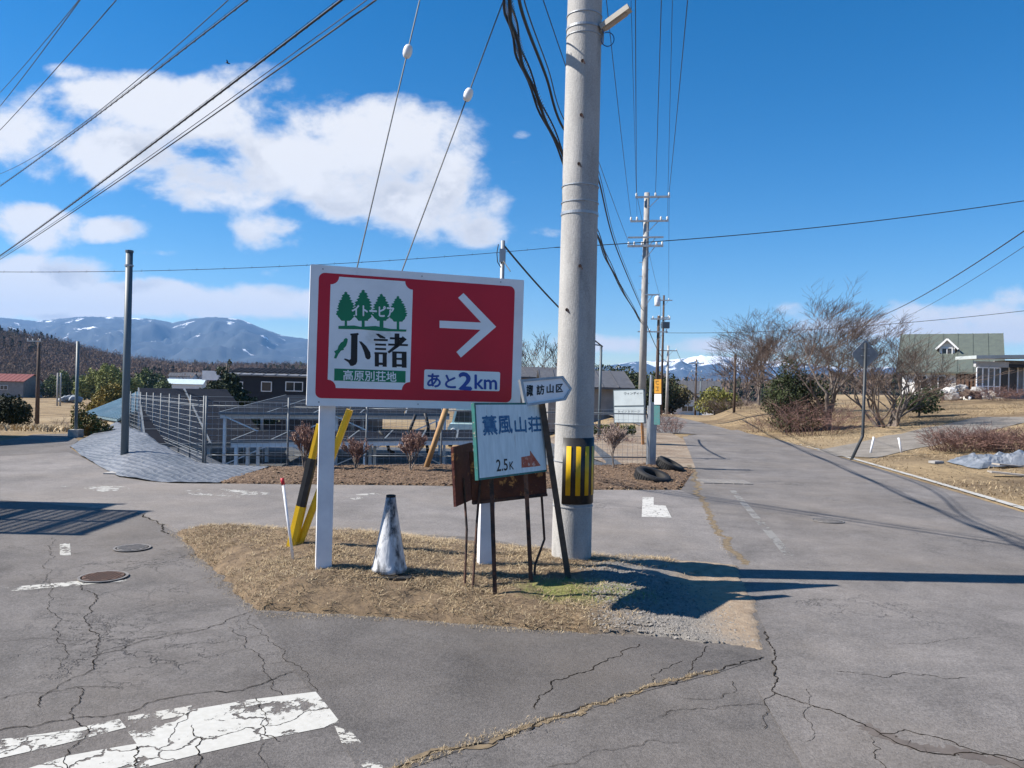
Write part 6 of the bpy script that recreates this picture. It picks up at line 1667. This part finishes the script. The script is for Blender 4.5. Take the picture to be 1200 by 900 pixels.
# bird in the sky
c = P(267, 74, 45)
t = thing('bird', 'small dark bird flying in the blue above the big cloud', 'bird', c)
mb = MB(); mb.tube([c + Vector((-.14, 0, .05)), c + Vector((-.08, 0, .03)), c, c + Vector((.09, 0, -.03)), c + Vector((.13, 0, -.06))], [.01, .03, .036, .022, .01], 8); mb.build('body', M_cable, t, smooth=True)
for s_ in (-1, 1):
    mb = MB(); mb.add([c + Vector((-.05, 0, .02)), c + Vector((.05, 0, -.01)), c + Vector((.06, s_ * .22, .08)), c + Vector((-.01, s_ * .25, .10)), c + Vector((0, 0, .025)), c + Vector((.03, s_ * .2, .10))], [(0, 1, 2, 3), (0, 4, 5, 3), (4, 1, 2, 5), (3, 5, 2), (0, 1, 4)]); mb.build('wing', M_cable, t)

house('unseen_shadow_shed', 'unseen grey shed beyond the left edge, shape invented to shade the left road', -16.2, 16.6, 0, 3.6, 2.6, 2.7, .5, 0, M_wallgrey, M_rooftile, over=.3)  # stands out of view, its form made up to shade the road end
# crossing extra wires high on the left
# ================================================================== PLANTS
M_bark = mat('bark_grey', (.20, .165, .14), (.12, .10, .085), scale=12, rough=.95, stretch=(1, 1, .3))
M_twig = mat('twig_brown', (.17, .125, .10), (.11, .08, .065), scale=8, rough=.95)
M_twigred = mat('twig_reddish', (.24, .14, .115), (.15, .09, .075), scale=8, rough=.95)
def branches(rd, start, d, length, r, depth, spread, out, up=.25, minr=.004, kink=.18, nseg=4, kids=(2, 4)):
    """recursive bare branch: list of (points, radii, level)"""
    pts = [start]; rs = [r]; p = start.copy(); dd = d.copy()
    for i in range(nseg):
        dd = (dd + Vector((rd.gauss(0, kink), rd.gauss(0, kink), rd.gauss(0, kink) * .7 + up * .12))).normalized()
        p = p + dd * (length / nseg); pts.append(p.copy()); rs.append(max(minr, r * (1 - (i + 1) / nseg * .55)))
    out.append((pts, rs, depth))
    if depth == 0: return
    k = rd.randint(*kids)
    for i in range(k):
        t = rd.uniform(.35, 1.0) if i else 1.0
        f = t * nseg; i0 = min(int(f), nseg - 1); q = pts[i0].lerp(pts[i0 + 1], f - i0)
        ax = Vector((rd.gauss(0, 1), rd.gauss(0, 1), rd.gauss(0, .6))).normalized()
        nd = (dd + ax * spread * rd.uniform(.6, 1.3)).normalized(); nd = (nd + Vector((0, 0, up * .5))).normalized()
        branches(rd, q, nd, length * rd.uniform(.55, .85), max(minr, rs[i0] * .62), depth - 1, spread, out, up, minr, kink, max(2, nseg - 1), kids)
def bare_tree(name, label, x, y, zb, H, r, seed, stems=1, spread=.65, depth=5, mt_t=M_bark, mt_c=M_twig, up=.35, cat='tree', group=None, minr=.006, trunk_frac=.35, lean=0.0, kids=(2, 4), width=1.0):
    rd = random.Random(seed); O = Vector((x, y, zb)); t = thing(name, label, cat, O, group); out = []
    for s in range(stems):
        a = rd.uniform(0, 6.28); tilt = (0 if stems == 1 else rd.uniform(.12, .5)) + lean
        d = Vector((math.cos(a) * tilt, math.sin(a) * tilt, 1)).normalized()
        branches(rd, O + Vector((math.cos(a) * r * (stems > 1) * 1.3, math.sin(a) * r * (stems > 1), -.15)), d, H * trunk_frac, r, depth, spread, out, up, minr, .09, 4, kids)
    # fit the height
    zs_ = sorted(p.z for pts, _, _ in out for p in pts); mz = zs_[int(.992 * len(zs_))] - zb; k = H / mz
    tr, cr = MB(), MB()
    ends_ = [pts[-1] for pts, _, lv in out if lv <= 1]
    sx_ = sum(p.x - O.x for p in ends_) / len(ends_) / (sum(p.z - zb for p in ends_) / len(ends_)); sy_ = sum(p.y - O.y for p in ends_) / len(ends_) / (sum(p.z - zb for p in ends_) / len(ends_))
    for pts, rs, lv in out:
        pp = [Vector((O.x + (p.x - O.x - sx_ * max(0, p.z - zb)) * k * width, O.y + (p.y - O.y - sy_ * max(0, p.z - zb)) * k * width, zb + (p.z - zb) * k)) for p in pts]
        if lv >= depth - 1: tr.tube(pp, rs, 7, False)
        else: cr.tube(pp, rs, 4 if lv > 1 else 3, False)
    tr.build('trunk', mt_t, t, smooth=True); cr.build('crown', mt_c, t)
    return t
def leaf_cloud(blobs, n, size, seed, squash=.7, shell=.5):
    r = np.random.default_rng(seed); w = np.array([b[3] * b[4] * b[5] for b in blobs]); w = w / w.sum()
    which = r.choice(len(blobs), n, p=w); B = np.array(blobs)[which]
    d = r.normal(size=(n, 3)); d /= np.linalg.norm(d, axis=1)[:, None]
    rad = r.random(n) ** (1 / 3 * shell + .12)
    lump = np.array([1 + .28 * noise.noise(Vector((q[0] * 2.3 + q[1], q[1] * 2.3, q[2] * 2.3 + wh * 3.3))) for q, wh in zip(d, which)])
    c = B[:, :3] + d * B[:, 3:6] * (rad * lump)[:, None]
    a = r.normal(size=(n, 3)); a /= np.linalg.norm(a, axis=1)[:, None]
    b = np.cross(a, r.normal(size=(n, 3))); b /= np.linalg.norm(b, axis=1)[:, None]
    s = size * r.uniform(.5, 1.4, n)[:, None]
    V = np.stack([c - a * s, c + b * s * .55, c + a * s, c - b * s * .55], 1).reshape(-1, 3)
    F = np.arange(n * 4).reshape(-1, 4)
    return V, F
def leafy(name, label, x, y, zb, blobs, n, size, material, seed, trunk=None, cat='bush', group=None, trunk_h=.6, trunk_r=.05):
    """blobs: (dx, dy, dz, rx, ry, rz) relative to the base"""
    O = Vector((x, y, zb)); t = thing(name, label, cat, O, group)
    V, F = leaf_cloud([(x + b[0], y + b[1], zb + b[2], b[3], b[4], b[5]) for b in blobs], n, size, seed)
    child(np_mesh('crown', V, F, material), t)
    mb = MB(); rd = random.Random(seed)
    top = max(b[2] for b in blobs)
    mb.tube([O - Vector((0, 0, .2)), O + Vector((0, 0, top * .5)), O + Vector((rd.uniform(-.1, .1), 0, top))], [trunk_r, trunk_r * .7, trunk_r * .3], 7)
    for b in blobs:
        mb.tube([O + Vector((0, 0, top * .25)), O + Vector((b[0] * .6, b[1] * .6, b[2] * .8)), O + Vector((b[0], b[1], b[2] + b[5] * .4))], [trunk_r * .5, trunk_r * .35, trunk_r * .15], 5)
    mb.build('trunk', M_bark, t, smooth=True)
    return t
def leafmat(name, a, b, s=1.2): return mat(name, a, b, scale=s, rough=.7, lo=.35, hi=.65, spec=.3)
M_evergreen = leafmat('leaf_evergreen', (.02, .03, .012), (.055, .07, .022))
M_evergreen2 = leafmat('leaf_cypress', (.03, .05, .022), (.07, .095, .035))
M_olive = leafmat('leaf_olive', (.10, .12, .035), (.20, .19, .055), .8)
M_bamboo = leafmat('leaf_bamboo', (.13, .16, .045), (.26, .27, .085), .35)
M_bamboo2 = leafmat('leaf_bamboo_dark', (.05, .08, .03), (.12, .15, .05), .4)
M_rustleaf = leafmat('leaf_dry_brown', (.20, .12, .06), (.30, .20, .10), 2)
M_pine = leafmat('leaf_pine', (.018, .032, .016), (.045, .065, .03), .3)
M_bushdark = leafmat('leaf_dark_bush', (.015, .022, .01), (.04, .05, .018), 1)

def ground_at(px, d): x = rel(px, d); return x, hz(x, d)
# right bank trees
def tree_px(fn, label, px, d, top_py, **kw):
    x, z = ground_at(px, d); H = P(px, top_py, d).z - z
    return fn('bare_tree', label, x, d, z, H, **kw)
tree_px(bare_tree, 'tall bare tree with a forked grey trunk, left of the bent road sign pole', 986, 27.5, 348, r=.13, seed=12, stems=2, spread=.5, depth=7, minr=.0035, trunk_frac=.26, kids=(2, 4), width=1.75)
tree_px(bare_tree, 'bare spreading multi-stemmed tree right of the bent road sign', 1040, 27.0, 392, r=.07, seed=5, stems=9, spread=.6, depth=5, minr=.0035, trunk_frac=.30, kids=(2, 4), width=1.9)
tree_px(bare_tree, 'pale bare tree rising behind the dark evergreen bush', 925, 34.0, 366, r=.10, seed=8, stems=4, spread=.7, depth=6, minr=.0035, trunk_frac=.28, kids=(3, 4), width=1.8)
tree_px(bare_tree, 'bare tree in front of the green-roofed house', 1072, 36, 398, r=.06, seed=21, stems=3, spread=.6, depth=5, minr=.004, kids=(2, 3), width=1.3)
tree_px(bare_tree, 'small bare tree at the right end of the white house wall', 1092, 40, 438, r=.05, seed=33, stems=3, spread=.6, depth=4, minr=.01)
tree_px(bare_tree, 'thin bare tree left of the dark evergreen on the bank', 893, 45, 388, r=.09, seed=44, stems=2, spread=.65, depth=5, minr=.009, kids=(2, 4))
tree_px(bare_tree, 'distant bare tree between the poles and the bank', 872, 62, 418, r=.1, seed=46, stems=3, spread=.7, depth=5, minr=.013, kids=(2, 4), width=1.3)
tree_px(bare_tree, 'bare tree showing above the red sign behind the tiled house', 628, 66, 398, r=.13, seed=51, stems=2, spread=.7, depth=5, minr=.014, kids=(3, 4), width=1.2)
x, z = ground_at(928, 28)
leafy('evergreen_bush', 'dense dark evergreen bush under the bare trees on the right bank', x, 28, z, [(-.2, 0, 1.3, .85, .8, .75), (.5, .2, .8, .9, .8, .7), (.95, 0, 1.55, .5, .5, .35), (-.6, 0, .95, .5, .5, .45), (-.15, 0, 2.1, .4, .4, .6), (.25, 0, 1.8, .45, .4, .5), (.1, -.2, .4, 1.0, .7, .4), (1.3, 0, 1.1, .35, .4, .4)], 15000, .038, M_evergreen, 3, trunk_r=.09)
x, z = ground_at(1078, 30)
leafy('evergreen_bush', 'small loose green pine bush right of the multi-stemmed bare tree', x, 30, z, [(0, 0, .7, .8, .6, .3), (.5, 0, 1.0, .4, .4, .25), (-.5, 0, .5, .5, .5, .25), (.2, 0, .35, .7, .5, .2)], 2600, .05, M_evergreen2, 4, trunk_r=.05)
def twig_bush(label, px, d, top_py, rx, seed, m_=M_twigred, n=90, name='bare_shrub', group=None, cat='shrub'):
    x, z = ground_at(px, d); H = max(.25, P(px, top_py, d).z - z)
    rd = random.Random(seed); t = thing(name, label, cat, (x, d, z), group); out = []
    for s in range(n):
        a = rd.uniform(0, 6.28); rr_ = rx * rd.random() ** .5; b0 = Vector((x + math.cos(a) * rr_, d + math.sin(a) * rr_ * .6, z - .05))
        dd = Vector((math.cos(a) * rd.uniform(.1, .7), math.sin(a) * .4, 1)).normalized()
        branches(rd, b0, dd, H * rd.uniform(.45, .75), .007, 2, .8, out, .2, .0035, .2, 3, (2, 3))
    mx = max(p.z for pts, _, _ in out for p in pts) - z; k = H / mx; mb = MB(); m2 = MB()
    for pts, rs, lv in out:
        pp = [Vector((p.x, p.y, z + (p.z - z) * k)) for p in pts]; (m2 if lv == 2 else mb).tube(pp, rs, 3, False)
    m2.build('stems', m_, t)['kind'] = 'stuff'; mb.build('twigs', m_, t)['kind'] = 'stuff'
twig_bush('reddish bare shrub in front of the dark evergreen bush', 955, 26.0, 455, 1.1, 1)
twig_bush('low reddish shrub at the foot of the bank beside the main road', 905, 28.5, 482, .7, 2, n=40)
twig_bush('brown bare shrub on the lawn above the silver sheet, left of the pair', 1135, 19.0, 494, .9, 3, n=190)
twig_bush('brown bare shrub on the lawn above the silver sheet, right of the pair', 1190, 18.8, 492, 1.0, 4, n=190)
twig_bush('reddish shrub beside the rubble before the white house', 1100, 38, 452, .9, 5, n=45)
twig_bush('brown clipped hedge shrub before the garden building at the right edge', 1188, 36, 448, 1.6, 6, n=200)
# shrubs by the fence
def bed_shrub(label, px, py, d, top_py, w, seed, m_=M_twigred, leaves=True):
    x = P(px, py, d).x; z = mul_h(x, d) if mul_h(x, d) > -.05 else 0.0; H = P(px, top_py, d).z - z
    rd = random.Random(seed); t = thing('young_shrub', label, 'shrub', (x, d, z)); out = []
    for s in range(3): branches(rd, Vector((x, d, z - .05)), Vector((rd.uniform(-.12, .12), rd.uniform(-.1, .1), 1)).normalized(), H * .42, .016, 4, .5, out, .35, .0045, .1, 3, (3, 5))
    mz = max(p.z for pts, _, _ in out for p in pts) - z; k = H / mz; wm = max(abs(p.x - x) for pts, _, _ in out for p in pts); kw = w / wm
    tr, cr = MB(), MB(); tips = []
    for pts, rs, lv in out:
        pp = [Vector((x + (p.x - x) * kw, d + (p.y - d) * kw, z + (p.z - z) * k)) for p in pts]
        (tr if lv >= 3 else cr).tube(pp, rs, 4, False)
        if lv <= 1: tips += pp[1:]
    tr.build('trunk', M_bark, t); cr.build('twigs', m_, t)['kind'] = 'stuff'
    if leaves:
        V, F = leaf_cloud([(p.x, p.y, p.z, .03, .03, .03) for p in tips[:700]], 1400, .014, seed); child(np_mesh('dry_leaves', V, F, mat('dry_leaf', (.40, .27, .22), (.28, .18, .14), scale=9)), t)
bed_shrub('leafless reddish young shrub in the bed, left of the sign post', 356, 548, 13.3, 494, .36, 2)
bed_shrub('leafless reddish young shrub in the bed, just right of the yellow guard', 417, 549, 13.4, 511, .30, 3)
bed_shrub('leafless reddish young shrub in the bed beside the leaning wooden pole', 481, 549, 13.4, 503, .30, 4)
bed_shrub('bare young tree with a pale trunk behind the fence, right of the big pole', 718, 552, 14.6, 492, .42, 5, m_=mat('twig_pale', (.34, .26, .22), (.24, .18, .15), scale=9), leaves=False)
for k in range(8):
    px = 698 + k * 6.3; x, z = ground_at(px, 25); 
    leafy('hedge_shrub', ['round clipped green hedge shrub at the left end of the row under the notice board', 'second hedge shrub from the left under the notice board', 'third hedge shrub from the left under the notice board', 'fourth hedge shrub from the left under the notice board', 'fourth hedge shrub from the right under the notice board', 'third hedge shrub from the right under the notice board', 'second hedge shrub from the right under the notice board', 'clipped green hedge shrub at the right end of the row under the notice board'][k], x, 25, 0, [(0, 0, .2, .14, .14, .17)], 420, .028, M_olive if k % 3 else M_evergreen2, 60 + k, trunk_r=.012, group='clipped shrubs under the notice board')
twig_bush('rust-coloured low shrub left of the notice board legs', 712, 22.5, 507, .8, 71, n=40)
twig_bush('reddish shrub between the marker post and the road', 787, 27.5, 490, .45, 72, n=40)
twig_bush('dry shrub at the roadside beyond the tyres', 781, 33, 478, .5, 74, n=40)
# plants at the left road edge
x, z = ground_at(105, 20.5)
leafy('roadside_bush', 'orange-green bush at the foot of the thin grey pole', rel(104, 20.2), 20.2, -.1, [(-.05, 0, .35, .38, .35, .35), (.3, 0, .25, .35, .3, .25), (-.25, 0, .65, .2, .2, .35)], 2200, .04, mat('leaf_mixed', (.09, .11, .03), (.30, .17, .05), scale=2.2, lo=.45, hi=.6), 9, trunk_r=.03)
D = 30
x, z = ground_at(15, 30)
leafy('dark_bush', 'big dark rounded bush at the left edge before the red-roofed house', rel(12, 31), 31, hz(rel(12, 31), 31), [(0, 0, .7, .75, .7, .65), (-.7, 0, .85, .7, .6, .6), (.45, 0, .5, .42, .5, .5), (-1.3, 0, .6, .6, .6, .6)], 9000, .05, M_bushdark, 10, trunk_r=.08)
twig_bush('thin dry shrub in the field left of the thin grey pole', 75, 32, 486, .3, 81, m_=M_twig, n=8)
# bamboo groves
def grove(label, px0, px1, d, top_py, n, size, m_, seed, leaves):
    x0, x1 = rel(px0, d), rel(px1, d); z = hz((x0 + x1) / 2, d) - .5; H = P(100, top_py, d).z - z; rd = random.Random(seed)
    blobs = []
    for k in range(n):
        x = x0 + (x1 - x0) * (k + .5) / n + rd.uniform(-.5, .5); f = 1 - .35 * abs((k + .5) / n - .5) * 2; h_ = H * f * rd.uniform(.85, 1.05)
        blobs.append((x - (x0 + x1) / 2, rd.uniform(-1.5, 1.5), h_ * .52, (x1 - x0) / n * .85, 2.2, h_ * .48))
    leafy('tree_grove', label, (x0 + x1) / 2, d, z, blobs, leaves, size, m_, seed, cat='trees', trunk_r=.15)
grove('long low bamboo grove with pale tops on the far side of the field', 52, 105, 175, 432, 7, .22, M_bamboo2, 90, 9000)
grove('tall yellow-green bamboo grove in the middle distance, left of the steel pole', 92, 160, 150, 424, 7, .22, M_bamboo, 91, 12000)
grove('darker green grove right of the steel pole in the middle distance', 140, 200, 155, 430, 5, .22, M_bamboo2, 92, 8000)
x, z = ground_at(130, 60)
leafy('golden_evergreen', 'golden-green conifer bush in front of the bamboo, left of the steel pole', rel(128, 75), 75, hz(rel(128, 75), 75), [(0, 0, 1.5, 1.7, 1.5, 1.6), (1.2, 0, 1.0, 1.2, 1.2, 1.1), (-1.2, 0, .9, 1.0, 1, .9), (.3, 0, 2.6, 1.0, 1, 1.0)], 8000, .12, leafmat('leaf_golden', (.13, .12, .03), (.30, .22, .05), .8), 93, trunk_r=.12)
def conifer(label, px, d, top_py, w, seed, m_=M_pine, n=2600, base_py=None, size=.13):
    x, z = ground_at(px, d); H = P(px, top_py, d).z - z; b = []
    for k in range(9):
        f = k / 8; b.append((.12 * w * math.sin(k * 2.4 + seed), .1 * math.cos(k * 1.9), H * (.14 + .80 * f), w * (1.05 - f) * (.9 + .2 * math.sin(k * 1.7 + seed)), w * (1.05 - f), H * .07))
    leafy('conifer', label, x, d, z, b, n, size, m_, seed, cat='tree', trunk_r=.14)
conifer('dark pointed conifer in front of the black-clad house', 265, 52, 421, 2.9, 101, n=20000, size=.11)
leafy('evergreen_bush', 'low dark evergreen left of the pointed conifer', rel(241, 54), 54, hz(rel(241, 54), 54), [(0, 0, .9, 1.0, .8, .8), (-.8, 0, .5, .6, .6, .5)], 2600, .08, M_evergreen, 102, trunk_r=.06)
for k, (px, top) in enumerate(((300, 424), (322, 420), (338, 424), (352, 421))):
    conifer(['pine crown above the roof of the black-clad house, leftmost of four', 'pine crown above the roof of the black-clad house, second from the left', 'pine crown above the roof of the black-clad house, third from the left', 'pine crown above the roof of the black-clad house, rightmost of four'][k], px, 150, top + 3, 2.0, 110 + k, n=900, size=.28)
# evergreens behind the notice board
for k, (px, top, d, w, lab) in enumerate(((700, 432, 95, 4.2, 'dark rounded evergreen behind the grey house, leftmost of the group'), (722, 426, 90, 3.6, 'tall dark evergreen left of the tall concrete pole, behind the notice board'), (742, 428, 92, 3.5, 'dark evergreen directly behind the tall concrete pole'), (765, 436, 84, 3.2, 'dark evergreen right of the tall concrete pole'), (785, 444, 88, 2.6, 'lower brown-green evergreen at the left edge of the bend'))):
    x, z = ground_at(px, d); H = P(px, top, d).z - z; rd = random.Random(k)
    bl = [(rd.uniform(-.5, .5) * w, rd.uniform(-.5, .5) * w, H * f, w * rd.uniform(.4, .7), w * .5, H * rd.uniform(.2, .3)) for f in (.2, .32, .45, .55, .66, .76, .5, .35)]
    leafy('evergreen_tree', lab, x, d, z, bl, 4200, .17, M_evergreen if k != 4 else leafmat('leaf_browngreen', (.06, .06, .025), (.14, .11, .05)), 120 + k, cat='tree', trunk_r=.2)
leafy('yellow_green_bush', 'yellow-green bush on the bank beyond the bend, right of the white house', rel(838, 60), 60, hz(rel(838, 60), 60), [(0, 0, 1.3, 1.2, 1, .9), (1.1, 0, 1.0, 1, 1, .8), (-.8, 0, .7, .8, .8, .6)], 3500, .09, leafmat('leaf_yellowgreen', (.13, .14, .03), (.24, .22, .05)), 130, trunk_r=.08)
twig_bush('brown bare thicket on the bank left of the evergreen bush', 872, 42, 466, 1.8, 131, m_=M_twig, n=80)
twig_bush('brown bare thicket along the bank beyond the slender dark pole', 850, 52, 462, 1.8, 132, m_=M_twig, n=70)

# --- wooded hills: far trees as one mass each
def far_forest(name, label, n, px0, px1, y0, y1, H, m_, seed, k_leaf=46, thr=-9, size=1.0, conif=False, sx=1.0):
    r = np.random.default_rng(seed); cs = []
    while len(cs) < n:
        y = y0 + (y1 - y0) * r.random() ** .8; px = r.uniform(px0, px1); x = (px - 600) / 900 * y
        if noise.noise(Vector((x / 60, y / 60, seed * 1.7))) < thr: continue
        cs.append((x, y, hz(x, y)))
    cs = np.array(cs); h = H * r.uniform(.65, 1.3, n)
    i = np.repeat(np.arange(n), k_leaf); m_n = len(i)
    d = r.normal(size=(m_n, 3)); d /= np.linalg.norm(d, axis=1)[:, None]; rad = r.random(m_n) ** .4
    c = cs[i].copy()
    if conif:
        f = r.random(m_n) ** .75; c[:, 2] += h[i] * f; w = (1 - f) * .24 * h[i] * sx; c[:, 0] += d[:, 0] * w; c[:, 1] += d[:, 1] * w
    else:
        c[:, 2] += h[i] * .58; c += d * np.stack([h[i] * .36 * sx, h[i] * .36 * sx, h[i] * .44], -1) * rad[:, None]
    a = r.normal(size=(m_n, 3)) * [.6, .6, 1.4 if not conif else .6]; a /= np.linalg.norm(a, axis=1)[:, None]
    b = np.cross(a, r.normal(size=(m_n, 3))); b /= np.linalg.norm(b, axis=1)[:, None]
    s = (size * r.uniform(.5, 1.4, m_n))[:, None]
    V = np.stack([c - a * s, c + b * s * (.3 if not conif else .5), c + a * s], 1).reshape(-1, 3)
    np_mesh(name, V, np.arange(m_n * 3).reshape(-1, 3), m_, kind='stuff', label=label, cat='woods')
M_fw = mat('wood_far_brown', (.19, .13, .09), (.13, .09, .065), scale=.02, rough=1, c3=(.20, .15, .11), scale3=.03, lo3=.45, hi3=.7)
M_fw2 = mat('wood_far_purple', (.20, .135, .105), (.14, .10, .09), scale=.05, rough=1)
M_fp = mat('wood_far_pine', (.022, .035, .02), (.045, .06, .03), scale=.05, rough=1)
far_forest('wooded_hill', 'bare brown woods covering the hill on the left', 5200, -160, 480, 300, 680, 8, M_fw, 1, k_leaf=100, size=.6)
far_forest('bare_woodland', 'purple-brown bare trees among the woods of the left hill', 1500, -160, 480, 280, 640, 9, M_fw2, 2, thr=.0, k_leaf=50, size=.8)
far_forest('conifer_wood', 'patches of dark conifers in the woods of the left hill', 480, -160, 520, 330, 660, 8, M_fp, 3, thr=.26, k_leaf=90, size=.9, conif=True)
far_forest('crest_conifers', 'dark conifers along the crest of the left hill', 170, -100, 400, 600, 665, 8, M_fp, 4, thr=.12, k_leaf=80, size=.9, conif=True)
far_forest('distant_wood', 'brown woods on the low hills beyond the right side', 2600, 480, 1500, 300, 700, 9, M_fw, 5, k_leaf=50, size=1.0)
far_forest('distant_conifers', 'dark conifers on the low hills beyond the road', 500, 480, 1300, 300, 660, 8, M_fp, 6, thr=.0, k_leaf=80, size=1.2, conif=True)
# a few far roofs in the wooded valley
for k, (px, d, lab) in enumerate(((212, 300, 'tiny distant house among the woods, left of the black-clad house'), (226, 320, 'tiny distant house among the woods, just above the pointed conifer'), (205, 210, 'distant low white-roofed shed before the woods'))):
    x, z = ground_at(px, d); house('distant_house', lab, x, d, z + (4 if k < 2 else 1.2), 9 if k < 2 else 14, 6, 3, 1.2, R(10), M_wallwhite, (M_rooftile, M_rooftile, mat('roof_pale_blue', (.45, .55, .6), scale=1))[k], over=.4)

# ================================================================== HAZE
mb = MB(); mb.box((0, 0, 300), (14400, 14400, 660))
hm = bpy.data.materials.new('haze'); hm.use_nodes = True; nt = hm.node_tree; nt.nodes.clear()
N, M = nodes_of(nt); o_ = N('ShaderNodeOutputMaterial'); v_ = N('ShaderNodeVolumePrincipled')
v_.inputs['Color'].default_value = (.24, .52, 1.0, 1); v_.inputs['Density'].default_value = HAZE_D; v_.inputs['Anisotropy'].default_value = 0.1
nt.links.new(v_.outputs[0], o_.inputs['Volume'])
mb.build('haze', hm, kind='stuff', label='thin blue haze in the air before the mountains', cat='haze')
